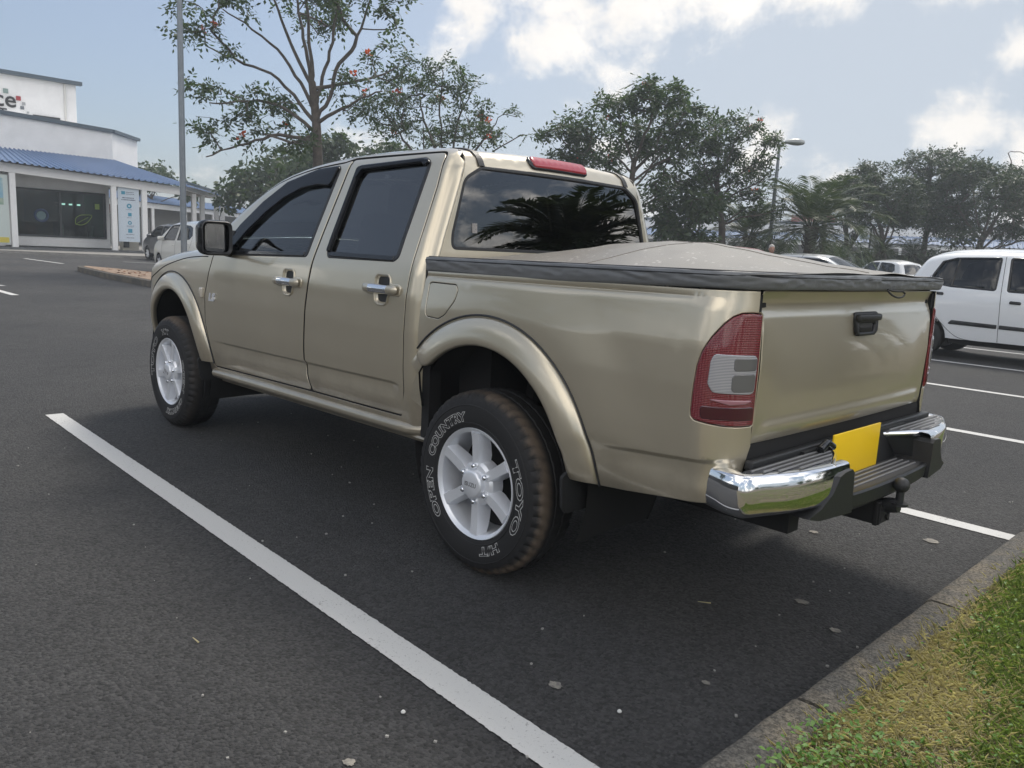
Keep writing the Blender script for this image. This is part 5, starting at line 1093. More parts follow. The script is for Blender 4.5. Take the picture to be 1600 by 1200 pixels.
def hatch(name, loc, rz, paint, label, spec, group=None, detail=True, glass=None):
    root = empty(name, loc, rz, label, 'car', group); g_ = glass or M_tint
    O = cr_spline(spec['out'], step=.035); y0 = dense(spec['z'], spec['y'], .02); Rr = spec.get('R', .10); wb_ = spec['wb']; wr = spec['wr']; xm = spec['mid']; ln = spec['len']
    def S(x, z):
        x = np.atleast_1d(x).astype(float); z = np.atleast_1d(z).astype(float); pt = np.stack([x, z], 1)
        d = np.clip(pdist(pt, O, False), 0, Rr); ins = inside(pt, np.concatenate([O, [[O[-1][0]+.0, .0], [O[0][0], .0]]])); d = np.where(ins, d, 0)
        y = y0(z)-(Rr-np.sqrt(np.maximum(Rr**2-(Rr-d)**2, 0)))-.14*np.abs((x-xm)/(ln/2))**3.2
        return np.stack([x, y, z], 1)
    oc = np.concatenate([[0], np.cumsum(np.linalg.norm(np.diff(O, axis=0), axis=1))])
    def Wd(s):
        x = np.interp(s, oc, O[:, 0]); z = np.interp(s, oc, O[:, 1]); return y0(z)-Rr-.14*np.abs((x-xm)/(ln/2))**3.2
    def T(s, y):
        s = np.atleast_1d(s).astype(float); y = np.atleast_1d(y).astype(float); e = .03
        x = np.interp(s, oc, O[:, 0]); z = np.interp(s, oc, O[:, 1]); tx = np.interp(s+e, oc, O[:, 0])-np.interp(s-e, oc, O[:, 0]); tz = np.interp(s+e, oc, O[:, 1])-np.interp(s-e, oc, O[:, 1]); l = np.hypot(tx, tz)+1e-9
        t = np.clip(y/Wd(s), -1, 1); bb = .06*(1-t*t)**1.5; return np.stack([x-tz/l*bb, y, z+tx/l*bb], 1)
    tg = np.gradient(O, axis=0); tg /= np.linalg.norm(tg, axis=1, keepdims=True); ex = np.concatenate([O+np.stack([tg[:, 1], -tg[:, 0]], 1)*d for d in (.006, .02, .045, .075, .10)])
    st = .06 if detail else .10
    zb = spec['zb']
    outp = [(O[0][0], zb)]+[(x, z) for x, z in arc(0, wr, wr+.055, 178, 2, 20) if z > zb]+[(x, z) for x, z in arc(wb_, wr, wr+.055, 178, 2, 20) if z > zb]+[(O[-1][0], zb)]+[tuple(q) for q in O[::-1]]
    side = []
    body = panel('body_side', np.array(outp), S, paint, root, holes=[rpoly(w, .03) for w in spec['win']], rnd=.004, step=st, extra=ex, depth=.03); side.append(body)
    for w in spec['win']:
        wd = panel('side_window', inset(rpoly(w, .03), -.004), S, g_, body, off=-.012, depth=.004, step=.12)
        panel('window_trim', inset(rpoly(w, .03), -.014), S, M_gloss, wd, holes=[inset(rpoly(w, .03), .012)], off=.002, rnd=.003, step=.06)
    for w in spec.get('bars', []): panel('window_trim', np.array(w), S, M_gloss, body, off=.002, rnd=.003, step=.06)
    for gpts in spec.get('gaps', []):
        pp = cr_spline(gpts, step=.04); q = S(pp[:, 0], pp[:, 1]); b = MB(); b.tube([(v[0], v[1]-.002, v[2]) for v in q], .0045, 5); b.build('door_gap', M_dark, body)
    for hx, hz in spec.get('handles', []): panel('door_handle', rpoly([(hx-.075, hz-.02), (hx+.075, hz-.025), (hx+.075, hz+.015), (hx-.06, hz+.02)], .018), S, spec.get('hm', M_black), body, off=.02, rnd=.008, depth=.03, step=.02)
    for w in spec.get('mould', []): panel('side_moulding', rpoly(w, .012), S, M_black, body, off=.012, rnd=.005, depth=.016, step=.05)
    # mirrors
    mx, mz = spec['mir']; yb = float(S(mx, mz)[0][1]); b = MB(); b.box((mx, yb+.10, mz+.04), (.10, .20, .13), bev=.045); b.box((mx+.01, yb+.0, mz-.0), (.06, .08, .05)); mo = b.build('wing_mirror', spec.get('mm', paint), body, sharp=None)
    def sv(x=None, lo=0): 
        k = np.where(oc >= lo)[0]; return float(oc[k][np.argmin(np.abs(O[k, 0]-x))])
    top_i = int(np.argmax(O[:, 1])); stop = float(oc[top_i])
    def ed(a, c, sg): return [(s, sg*float(Wd(np.array([s]))[0])) for s in np.linspace(a, c, 30)]
    sr0, sr1 = [float(np.interp(z, O[:top_i, 1], oc[:top_i])) for z in spec['rw']]
    k2 = O[top_i:]; sw0, sw1 = [float(np.interp(-z, -k2[:, 1], oc[top_i:])) for z in spec['ws']]
    WsR = rpoly([(sr0, .82*float(Wd(np.array([sr0]))[0])), (sr0, -.82*float(Wd(np.array([sr0]))[0])), (sr1, -.86*float(Wd(np.array([sr1]))[0])), (sr1, .86*float(Wd(np.array([sr1]))[0]))], .07)
    WsF = rpoly([(sw0, .90*float(Wd(np.array([sw0]))[0])), (sw0, -.90*float(Wd(np.array([sw0]))[0])), (sw1, -.93*float(Wd(np.array([sw1]))[0])), (sw1, .93*float(Wd(np.array([sw1]))[0]))], .07)
    panel('body_top', np.array(ed(0.0, oc[-1], 1)+ed(oc[-1], 0.0, -1)), T, paint, root, holes=[WsR, WsF], rnd=.003, step=st*1.4, outref=(0, 0, 1))
    panel('rear_window', WsR, T, M_tint2, root, off=-.005, depth=.003, step=.1, outref=(-1, 0, .4)); panel('windscreen', WsF, T, M_tint if not detail else M_clearg, root, off=-.005, depth=.003, step=.1, outref=(1, 0, .4))
    if detail:
        s_f = float(oc[-1]); zf = lambda z: float(np.interp(-z, -k2[:, 1], oc[top_i:]))
        for sg in (1, -1):
            wv = float(Wd(np.array([zf(.72)]))[0]); panel('headlight', rpoly([(zf(.86), sg*wv*.97), (zf(.86), sg*wv*.55), (zf(.66), sg*wv*.60), (zf(.68), sg*wv*.98)], .04), T, MATS['lamp_clear'], root, off=.008, step=.06, outref=(1, 0, .2))
            zr_ = lambda z: float(np.interp(z, O[:top_i, 1], oc[:top_i])); wv2 = float(Wd(np.array([zr_(.85)]))[0]); panel('tail_light', rpoly([(zr_(.70), sg*wv2*.98), (zr_(.70), sg*wv2*.72), (zr_(1.02), sg*wv2*.78), (zr_(1.02), sg*wv2*.98)], .04), T, MATS['red_lens'], root, off=.008, step=.06, outref=(-1, 0, .2))
        panel('grille', rpoly([(zf(.48), .42), (zf(.48), -.42), (zf(.36), -.45), (zf(.36), .45)], .03), T, M_black, root, off=.006, step=.08, outref=(1, 0, 0))
    for x in (0, wb_):
        for sg in (1, -1):
            car_wheel(root, x, sg*(float(y0(.45))-.115), wr, .17, M_alloy, sg)
            b = MB(); b.lathe([(wr+.05, sg*(float(y0(.45))-.06)), (wr+.04, sg*.35)], 24, 'y', (x, 0, wr), a0=R(-20), a1=R(200)); b.build('wheel_liner', M_dark, root)
    b = MB(); b.box((xm, 0, .30), (ln*.72, 1.0, .16)); b.box((wb_*.5, 0, .32), (wb_-2*wr-.16, 1.34, .2)); b.build('floor', M_dark, root)
    b = MB()
    for yy_ in (.33, -.33):
        b.box((wb_*.42, yy_, .62), (.5, .46, .16), bev=.05); b.box((wb_*.32, yy_, .92), (.14, .44, .56), Matrix.Rotation(R(-14), 3, 'Y'), bev=.05); b.box((wb_*.28, yy_, 1.24), (.08, .24, .16), bev=.03)
    b.box((.25, 0, .86), (.16, 1.16, .60), Matrix.Rotation(R(-10), 3, 'Y'), bev=.05); b.box((wb_*.83, 0, .84), (.4, 1.3, .26), bev=.05); b.build('seat', M_seat, root)
    for o in side: mirror_copy(o, root)
    return root
I10 = dict(out=[(-.36, .26), (-.42, .40), (-.44, .60), (-.42, .85), (-.37, 1.02), (-.27, 1.22), (-.17, 1.38), (-.10, 1.46), (.0, 1.50), (.21, 1.540), (.60, 1.566), (1.0, 1.572), (1.35, 1.560), (1.62, 1.50), (1.95, 1.32), (2.28, 1.12), (2.40, 1.05), (2.60, .99), (2.85, .91), (3.00, .80), (3.07, .65), (3.09, .45), (3.04, .26)],
           z=[.22, .30, .45, .65, .85, 1.0, 1.05, 1.5, 1.6], y=[.745, .775, .79, .797, .79, .765, .75, .60, .56], wb=2.38, wr=.285, mid=1.32, len=3.55, zb=.215, R=.10,
           win=[[(.02, 1.19), (.115, 1.085), (.31, 1.055), (.905, 1.035), (.895, 1.487), (.31, 1.462), (.125, 1.405)], [(1.065, 1.03), (1.95, 1.015), (1.98, 1.08), (1.66, 1.40), (1.55, 1.465), (1.02, 1.49)]],
           bars=[[(.30, 1.05), (.325, 1.05), (.36, 1.475), (.33, 1.472)]],
           gaps=[[(.945, 1.51), (.985, 1.02), (1.01, .70), (1.03, .31)], [(.17, .60), (.36, .42), (.52, .32), (.75, .295), (1.03, .30), (1.7, .30), (2.0, .31), (2.06, .45), (2.05, .8), (1.98, 1.0)], [(.17, .60), (.03, .85), (-.03, 1.05), (0, 1.2)]],
           handles=[(.16, .945), (1.18, .88)], mould=[[(.35, .512), (.40, .57), (1.0, .556), (1.0, .500)], [(1.03, .500), (1.03, .555), (1.95, .535), (1.97, .49)]], mir=(1.92, 1.02), rw=(1.03, 1.42), ws=(1.52, 1.10))
def clone(d, **k): e = dict(d); e.update(k); return e
M_wcar = mat('white_car_paint', (.74, .76, .78), .3, 0, 1, .04)
hatch('hatchback_car', (2.11, -10.66, 0), math.pi, M_wcar, 'white hatchback with black side mouldings, cropped by the right frame edge', I10, 'parked cars')
M_wcar2 = mat('pearl_car_paint', (.66, .66, .62), .3, .1, 1, .04); M_gcar = mat('grey_car_paint', (.11, .115, .125), .3, .5, 1, .04); M_rcar = mat('red_car_paint', (.22, .015, .02), .3, .1, 1, .04); M_scar = mat('silver_car_paint', (.20, .22, .24), .3, .5, 1, .04)
LOWN = I10['out'][:12]+[(1.35, 1.555), (1.62, 1.505), (1.95, 1.36), (2.30, 1.165), (2.55, 1.03), (2.75, .95), (2.95, .84), (3.05, .72), (3.09, .55), (3.08, .42), (3.02, .26)]
I2 = clone(I10, out=LOWN, mould=[], hm=M_wcar2, bars=[]); I3 = clone(I10, out=LOWN, mould=[], bars=[])
hatch('hatchback_car', (21.3, -7.45, 0), 0, M_wcar2, 'pearl white hatchback half hidden behind the pickup hood and lamp pole', I2, 'parked cars', glass=M_tint)
hatch('hatchback_car', (32.5, -11.2, 0), R(3), M_gcar, 'dark grey hatchback parked nearest the shop pavement', I3, 'parked cars')
hatch('hatchback_car', (8.75, -17.9, 0), math.pi, M_scar, 'dark silver car with sloping windscreen showing just above the tonneau cover', clone(I3, out=[(x, z if z < 1.0 else 1.0+(z-1.0)*.86) for x, z in I10['out']], win=[[(x, 1.0+(z-1.0)*.86) for x, z in w] for w in I10['win']], rw=(1.03, 1.36), ws=(1.44, 1.08)), 'parked cars')
hatch('hatchback_car', (8.15, -15.7, 0), 0, M_rcar, 'red hatchback with dark rear spoiler beside the silver car', I3, 'parked cars', detail=True)
hatch('hatchback_car', (10.4, -31.9, 0), R(-30), M_wcar, 'small white hatchback facing away in front of the dark hedge', I3, 'parked cars', detail=True)
# ================================================================== vegetation
def leafmat(name, c1, c2, trans=.35, rough=.55):
    m = bpy.data.materials.new(name); m.use_nodes = True; nt = m.node_tree; N = nt.nodes.new; L = nt.links.new; bs = nt.nodes['Principled BSDF']; out = nt.nodes['Material Output']
    g = N('ShaderNodeNewGeometry'); cr = N('ShaderNodeValToRGB'); L(g.outputs['Random Per Island'], cr.inputs[0]); cr.color_ramp.elements[0].color = (*c1, 1); cr.color_ramp.elements[1].color = (*c2, 1)
    bs.inputs['Roughness'].default_value = rough; L(cr.outputs[0], bs.inputs['Base Color'])
    t = N('ShaderNodeBsdfTranslucent'); mu = N('ShaderNodeMix'); mu.data_type = 'RGBA'; mu.blend_type = 'MULTIPLY'; mu.inputs[0].default_value = 1; L(cr.outputs[0], mu.inputs[6]); mu.inputs[7].default_value = (1.5, 1.6, .8, 1); L(mu.outputs[2], t.inputs[0])
    mx = N('ShaderNodeMixShader'); mx.inputs[0].default_value = trans; L(bs.outputs[0], mx.inputs[1]); L(t.outputs[0], mx.inputs[2]); L(mx.outputs[0], out.inputs[0]); MATS[name] = m; return m
M_leafA = leafmat('tulip_tree_leaf', (.020, .042, .024), (.060, .095, .036), .45)
M_leafB = leafmat('dense_leaf', (.020, .045, .018), (.055, .085, .030))
M_leafC = leafmat('feathery_leaf', (.022, .042, .026), (.050, .075, .035), .3)
M_palm = leafmat('palm_leaf', (.030, .055, .026), (.070, .095, .042), .25, .45)
M_grass = leafmat('grass_blade', (.105, .165, .048), (.25, .32, .12), .5, .6)
M_straw = leafmat('dry_grass', (.38, .33, .23), (.62, .55, .41), .4, .7)
M_weed = leafmat('weed_leaf', (.08, .20, .035), (.16, .30, .07), .4, .5)
M_bark = mat('grey_bark', (.085, .070, .058), .95, var=.3, vscale=6, bump=.6, bscale=18)
M_bark2 = mat('palm_bark', (.060, .048, .038), .95, var=.3, vscale=8, bump=.8, bscale=14)
M_flower = leafmat('tulip_flower', (.42, .04, .015), (.55, .10, .03), .3)
def quads_obj(name, P, m, parent):
    # P: (n, k, 3) array of leaf polygons
    n, k = P.shape[0], P.shape[1]; me = bpy.data.meshes.new(name); me.vertices.add(n*k); me.vertices.foreach_set('co', P.reshape(-1).astype(np.float32))
    me.loops.add(n*k); me.loops.foreach_set('vertex_index', np.arange(n*k, dtype=np.int32)); me.polygons.add(n); me.polygons.foreach_set('loop_start', np.arange(0, n*k, k, dtype=np.int32)); me.polygons.foreach_set('loop_total', np.full(n, k, np.int32))
    me.update(); me.validate(); return link(name, me, m, parent)
def unit(v): return v/(np.linalg.norm(v, axis=-1, keepdims=True)+1e-9)
def leaves_at(rng, C, n, spread, size, aspect, droop, fold=0.0):
    # C cluster centres; n leaves each; diamond leaves pointing outwards and down
    m = len(C); c = np.repeat(C, n, 0); k = len(c)
    d = unit(rng.normal(size=(k, 3))*np.array([1, 1, .7])); pos = c+d*rng.uniform(.1, 1, (k, 1))*spread
    ax = unit(d+np.array([0, 0, -droop])+rng.normal(size=(k, 3))*.45); nr = unit(np.cross(ax, rng.normal(size=(k, 3))+np.array([0, 0, .001]))); nr = unit(nr); sd = np.cross(ax, nr)
    s = size*rng.uniform(.6, 1.25, (k, 1))
    P = np.stack([pos, pos+ax*s*.45+sd*s*aspect*.5, pos+ax*s, pos+ax*s*.45-sd*s*aspect*.5], 1); return P
def pinnate_at(rng, C, n, spread, size, nl, lw, droop):
    # compound leaves: a midrib with paired leaflets
    c = np.repeat(C, n, 0); k = len(c); d = unit(rng.normal(size=(k, 3))*np.array([1, 1, .55])+np.array([0, 0, .15])); base = c+d*rng.uniform(0, .35, (k, 1))*spread
    s = size*rng.uniform(.65, 1.2, (k, 1)); sd = unit(np.cross(d, rng.normal(size=(k, 3))*.5+np.array([0, 0, 1.]))); out = []
    for i in range(nl):
        t = (i+.8)/nl; p = base+d*s*t+np.array([0, 0, -1.])*s*droop*t*t
        for sg in ((-1, 1) if i < nl-1 else (0,)):
            ax = unit(sd*sg+d*(.55 if sg else 1)+np.array([0, 0, -.35])+rng.normal(size=(k, 3))*.18); ll = s*lw*(1-.25*abs(t-.5)); w = unit(np.cross(ax, rng.normal(size=(k, 3))*.4+np.array([0, 0, 1.])))*ll*.24
            out.append(np.stack([p, p+ax*ll*.5+w, p+ax*ll, p+ax*ll*.5-w], 1))
    return np.concatenate(out)
def tree(name, base, blobs, trunk, ncl, label, seed, leaf='pinnate', lsize=.42, nleaf=7, spread=.35, r_tip=.010, r_exp=.46, bark=None, lm=None, group=None, flowers=0, limbs=(), tr=.2, auto=True, depth=1.0, bare=.12, cat='tree', maxr=.4, lw=.44, extra_bare=(), fold=1):
    rng = np.random.default_rng(seed); rt = empty(name, (base[0], base[1], 0), 0, label, cat, group)
    rx, fx = np.array(RX), np.array(FX); B = np.array(blobs, float); sh = (spread+lsize)*.45; B[:, 2] = np.maximum(B[:, 2]-sh, B[:, 2]*.4); B[:, 3] = np.maximum(B[:, 3]-sh, B[:, 3]*.4); wts = B[:, 2]*B[:, 3]; wts /= wts.sum()
    Wc = (B[:, 0].max()-B[:, 0].min())/2+.5; mid = (B[:, 0].max()+B[:, 0].min())/2
    bo = np.array([rng.uniform(-1, 1)*Wc*.62*depth*math.sqrt(max(.05, 1-((b_[0]-mid)/Wc)**2)) for b_ in B])
    C = []
    while len(C) < ncl:
        i = rng.choice(len(B), p=wts); u = rng.normal(size=3); u = u/np.linalg.norm(u)*rng.uniform(.25, 1)**.4
        b_ = B[i]; C.append((b_[0]+u[0]*b_[2], b_[1]+u[1]*b_[3], bo[i]+u[2]*max(b_[2], b_[3])*1.1*depth))
    for q in extra_bare: C.append((q[0], q[1]-.55, rng.uniform(-.4, .4)))
    C = np.array(C); nodes = []; par = []
    tp = cr_spline([(q[0], q[1]) for q in trunk], step=.25); nodes = [(q[0], q[1], 0.06*math.sin(i*.7)) for i, q in enumerate(tp)]; par = [-1]+list(range(len(tp)-1))
    ntr = len(nodes); minr = [tr*(1.15-.55*i/max(1, ntr-1)) for i in range(ntr)]
    def add_limb(P, r0, r1):
        # P: 3-D points; joined to the nearest trunk node
        P = np.array(P, float); d = np.linalg.norm(np.array(nodes[:ntr])-P[0], axis=1); prev = int(np.argmin(d)); P[0] = nodes[prev]; S_ = cr_spline(P, step=.25)[1:]
        for i, q in enumerate(S_):
            nodes.append(tuple(q+rng.normal(size=3)*.02)); par.append(prev); prev = len(nodes)-1; minr.append(r0+(r1-r0)*i/len(S_))
    for lp in limbs:
        ph = rng.uniform(-1, 1); add_limb([(a, b_, ph*.9*(i/(len(lp)-1))) for i, (a, b_) in enumerate(lp)], tr*.32, .022)
    if auto:
        zt = trunk[-1][1]
        for i, b_ in enumerate(B):
            f = np.clip((b_[1]-zt*.5)/(B[:, 1].max()-zt*.5+.01), 0, 1); j = int(ntr*(.45+.54*f))-1; s0 = np.array(nodes[max(1, min(j, ntr-1))]); e0 = np.array([b_[0], b_[1], bo[i]]); dv = e0-s0
            c0 = s0+dv*np.array([.40, .22 if dv[1] > 0 else .1, .40])+np.array([0, .10*np.linalg.norm(dv), 0]); c1 = s0+dv*np.array([.72, .62, .72])+rng.normal(size=3)*.10
            add_limb([s0, c0, c1, e0], tr*.30, .020)
    top0 = max(0, int(ntr*.35)); tip = np.array(nodes[-1]); order = np.argsort(np.linalg.norm(C-np.array(nodes[ntr-1]), axis=1)); NA = np.array(nodes); ends = {}
    for ci in order:
        c = C[ci]; d = np.linalg.norm(NA-c, axis=1); pen = np.where(NA[:, 1] > c[1]+.2, .8*(NA[:, 1]-c[1]), 0); 
        low = np.arange(len(NA)) < top0; cost = d+pen+low*3
        j = int(np.argmin(cost)); p0 = NA[j]; L_ = np.linalg.norm(c-p0); m = max(2, int(L_/.28)); prev = j; new = []
        bend = rng.normal(size=3)*.07*L_; bend[1] += .05*L_
        for t in np.arange(1, m+1)/m:
            q = p0+(c-p0)*t+bend*math.sin(math.pi*t)+rng.normal(size=3)*.018*(t < 1); nodes.append(tuple(q)); par.append(prev); prev = len(nodes)-1; new.append(q)
        ends[ci] = prev; NA = np.concatenate([NA, np.array(new)])
    n = len(nodes); cnt = np.zeros(n); 
    for e in ends.values(): cnt[e] += 1
    for i in range(n-1, 0, -1):
        if par[i] >= 0: cnt[par[i]] += cnt[i]
    rad = np.minimum(r_tip*np.maximum(cnt, 1)**r_exp, maxr); rad[:len(minr)] = np.maximum(np.minimum(rad[:len(minr)], np.array(minr)*1.1), np.array(minr)*.75); Wp = NA[:, :1]*rx+NA[:, 2:3]*fx+NA[:, 1:2]*np.array([0, 0, 1.])
    ch = {}
    for i in range(1, n): ch.setdefault(par[i], []).append(i)
    mb = MB(); stack = [0]; 
    starts = [(0, None)]
    while starts:
        i, p = starts.pop(); path = [] if p is None else [p]; 
        while True:
            path.append(i); kids = ch.get(i, [])
            if not kids: break
            kids = sorted(kids, key=lambda k: -cnt[k]); 
            for k in kids[1:]: starts.append((k, i))
            i = kids[0]
        if len(path) > 1:
            rr = [float(rad[q]) for q in path]
            if p is not None: rr[0] = min(rr[0], rr[1]*1.15)
            mb.tube([Vector(Wp[q]) for q in path], rr, 7 if rr[1] > .06 else (5 if rr[1] > .02 else 3), False)
    mb.build('trunk', bark or M_bark, rt, recalc=False, sharp=None)
    CW = C[:, :1]*rx+C[:, 2:3]*fx+C[:, 1:2]*np.array([0, 0, 1.])
    lf = rng.random(len(C)) > bare; lf[ncl:] = False
    if leaf == 'pinnate': P = pinnate_at(rng, CW[lf], nleaf, spread, lsize, 4, lw, .35)
    else: P = leaves_at(rng, CW[lf], nleaf, spread, lsize, lw, .5)
    quads_obj('crown', P, lm or M_leafA, rt)
    if flowers:
        k = rng.choice(np.where(lf)[0], flowers, replace=False); 
        for kk in k: quads_obj('flower', leaves_at(rng, CW[kk:kk+1]+np.array([0, 0, .10]), 12, .10, .13, .8, -.6), M_flower, rt)
    return rt
LIMBS_A = [[(-.15, 6.0), (-.2, 6.8), (-.3, 9.0), (-.2, 10.8)], [(.05, 5.1), (.4, 5.8), (.67, 6.8), (1.1, 7.2), (1.55, 8.4), (1.85, 9.4), (2.1, 10.4)], [(-.1, 5.3), (-.7, 6.4), (-1.25, 7.1), (-2, 7.65), (-2.9, 8.2)], [(-.05, 4.8), (-1, 5.3), (-1.85, 5.5), (-3.3, 5.3)], [(0, 4.4), (-1.2, 4.5), (-2.4, 4.1), (-3.4, 3.7)], [(.5, 6.0), (1.45, 6.45), (2.4, 6.9)], [(-.2, 6.0), (-.9, 7.4), (-1.5, 8.8), (-1.9, 10.2)], [(.0, 5.6), (.35, 7.2), (.6, 8.8), (.9, 10.4)], [(-.1, 5.0), (-1.2, 6.2), (-2.2, 6.6), (-3.3, 7.0)], [(-.2, 6.2), (-.55, 7.6), (-.9, 9.2), (-1.0, 10.6)], [(.0, 5.0), (.8, 5.4), (1.5, 5.7), (2.2, 5.9)], [(0, 4.6), (-.8, 4.3), (-1.6, 4.5)]]
A_ = [(-3.68, 7.84, 0.83, 0.94), (-3.57, 5.69, 1.15, 0.63), (-3.52, 4.66, 1.25, 0.83), (-3.01, 6.95, 1.25, 0.83), (-1.82, 8.24, 1.46, 1.04), (-0.61, 8.92, 1.67, 1.04), (1.07, 8.7, 1.67, 1.25), (2.56, 8.26, 0.83, 1.04), (1.99, 7.2, 1.25, 1.04), (-2.09, 5.35, 1.67, 1.04), (-1.21, 4.37, 1.67, 0.83), (1.22, 5.93, 1.25, 1.04), (-3.25, 3.54, 0.83, 0.52), (0.16, 10.2, 2.5, 1.25), (-1.91, 9.89, 1.67, 1.04)]
tree('tulip_tree', (21.64, -11.08), A_, [(0, 0), (.02, 2), (0, 4.01), (-.1, 5.2), (-.2, 6.2)], 250, 'tall sparse tulip tree with red flowers rising behind the pickup cab', 11, nleaf=7, lw=.42, spread=.28, lsize=.46, flowers=14, r_tip=.009, r_exp=.44, group='trees around the car park', bare=.12, tr=.27, auto=False, limbs=LIMBS_A)
B_ = [(-2.23, 6.05, 1.16, 1.16), (-1.1, 6.8, 1.39, 0.93), (0.04, 7.08, 1.16, 0.93), (1.01, 6.44, 1.16, 0.93), (1.97, 5.8, 1.16, 0.7), (2.81, 5.27, 0.58, 0.46), (-0.8, 5.44, 2.09, 0.93), (1.07, 5.18, 1.63, 0.7)]
tree('tulip_tree', (21.11, -15.83), B_, [(0, 0), (.02, 2), (0, 3.41), (-.06, 4.4)], 190, 'low spreading sparse tree just right of the tallest tulip tree', 12, nleaf=7, lw=.42, spread=.26, lsize=.38, flowers=8, r_tip=.009, r_exp=.45, group='trees around the car park', bare=.22)
tree('broadleaf_tree', (41.96, -18.97), [(0.29, 4.15, 2.21, 1.84), (1.32, 5.66, 1.84, 1.47), (2.82, 5.37, 1.47, 1.84), (-1.14, 3.35, 1.29, 1.11), (4.99, 6.0, 1.6, 1.3), (7.18, 6.3, 2.21, 1.0), (-0.85, 4.82, 1.11, 0.92), (4, 4, 2.5, 2)], [(1.5, 0), (1.5, 1.5), (1.6, 3)], 330, 'dense dark bushy tree between the shop and the pickup windscreen', 13, leaf='simple', nleaf=26, spread=.60, lsize=.34, lw=.6, lm=M_leafB, group='trees around the car park', bare=0, r_tip=.014)
tree('broadleaf_tree', (61.06, -20.09), [(-0.33, 5.6, 1.3, 1.5), (0.9, 5.2, 1.2, 0.8), (-2.5, 5, 2, 1.6), (2.6, 4.4, 1.2, 1.0)], [(0, 0), (0, 2), (0, 4)], 120, 'small green tree crown peeping over the shop veranda roof', 14, leaf='simple', nleaf=26, spread=.6, lsize=.36, lw=.6, lm=M_leafB, group='trees around the car park', bare=0)
E_ = [(-2.85, 6.02, 0.93, 0.58), (-1.71, 6.42, 1.39, 0.93), (-0.8, 6.93, 1.16, 0.81), (0.35, 7.21, 1.39, 0.81), (1.53, 6.81, 1.16, 0.93), (2.26, 6.28, 0.7, 0.7), (-2.11, 5.26, 1.16, 0.81), (-1.16, 4.84, 0.93, 0.81), (1.12, 5.65, 1.39, 1.05), (1.66, 4.3, 1.39, 0.93), (0.17, 6.06, 1.63, 0.93), (-2.32, 4.79, 0.81, 0.46), (1.0, 3.57, 1.16, 0.7)]
E_ = [(a, b_*.91, c, d) for a, b_, c, d in E_]
tree('tulip_tree', (16.19, -20.68), E_, [(0, 0), (0, 1.6), (0, 2.9), (-.05, 3.6), (-.02, 4.7)], 300, 'leafy tulip tree with domed crown directly above the rear window', 15, nleaf=8, lw=.46, spread=.30, lsize=.42, flowers=7, r_tip=.009, r_exp=.45, group='trees around the car park', bare=.05)
F_ = [(-0.38, 5.93, 1.24, 1.12), (0.59, 6.34, 0.87, 0.75), (1.14, 5.39, 0.75, 0.99), (-1.08, 5.03, 0.99, 1.24), (0.2, 4.36, 1.49, 1.24), (1.43, 4.67, 0.62, 0.87), (1.24, 3.43, 0.75, 0.99), (-0.5, 3.34, 1.24, 0.99), (1.75, 3.21, 0.3, 0.75)]
tree('tulip_tree', (14.87, -24.77), F_, [(0, 0), (0, 1.4), (-.04, 2.6), (-.26, 3.6), (-.5, 4.6)], 230, 'leafy tree with forked pale trunk left of the lamp post', 16, nleaf=8, lw=.44, spread=.30, lsize=.38, flowers=4, r_tip=.009, r_exp=.45, group='trees around the car park', bare=.08)
tree('shrub', (15.19, -22.85), [(-0.31, 2.74, 0.96, 1.08), (0.4, 3.02, 0.96, 0.96), (-1.02, 2.47, 0.6, 0.72), (-0.63, 1.9, 0.9, 0.8), (.3, 1.6, 1.0, 1.0)], [(0, 0), (0, .6), (0, 1.4)], 130, 'large dark green shrub under the two tulip trees', 17, leaf='simple', nleaf=26, spread=.4, lsize=.26, lw=.4, lm=M_leafB, bare=0, cat='shrub')
tree('feathery_tree', (15.5, -37.16), [(-0.43, 5.21, 0.96, 0.8), (0.22, 4.93, 0.96, 0.96), (-0.72, 4.56, 0.8, 0.8), (-.2, 3.8, .9, .9)], [(0, 0), (.1, 1.6), (0, 3.2)], 90, 'slim tree just right of the date palm', 18, nleaf=10, spread=.36, lsize=.40, lm=M_leafC, group='trees around the car park', bare=0, lw=.4)
tree('feathery_tree', (13.2, -36.63), [(-1.23, 5.08, 1.07, 0.91), (-0.66, 5.71, 1.07, 0.91), (0.01, 4.54, 1.52, 1.22), (-1.8, 4.15, 1.22, 1.07), (-1.16, 3.58, 1.22, 0.76), (.6, 3.7, 1.2, .9)], [(0, 0), (-.1, 1.5), (-.4, 3.2)], 170, 'olive green feathery tree in the middle of the far row', 19, nleaf=12, spread=.42, lsize=.42, lm=M_leafC, group='trees around the car park', bare=.02, lw=.4)
tree('feathery_tree', (13.54, -42.12), [(-0.91, 6.59, 1.52, 0.94), (0.07, 7.14, 1.35, 0.7), (0.79, 6.34, 1.68, 1.18), (-0.51, 5.28, 1.68, 1.35), (1.19, 5.03, 1.68, 1.35), (0.23, 3.99, 2.36, 1.35), (-1.46, 4.23, 1.35, 1.18), (1.93, 3.74, 1.68, 1.01)], [(0, 0), (0, 1.6), (.1, 3.5), (-.2, 6.8)], 290, 'broad dark tree with thin bare twigs at its top in the far row', 20, nleaf=12, spread=.50, lsize=.46, lm=M_leafC, group='trees around the car park', bare=.03, lw=.4, extra_bare=[(-1.9, 7.3), (-1.2, 7.7), (-.3, 8.0), (.5, 7.9), (1.2, 7.6), (1.8, 7.4), (2.3, 7.2), (-1.6, 6.9), (.9, 8.1)])
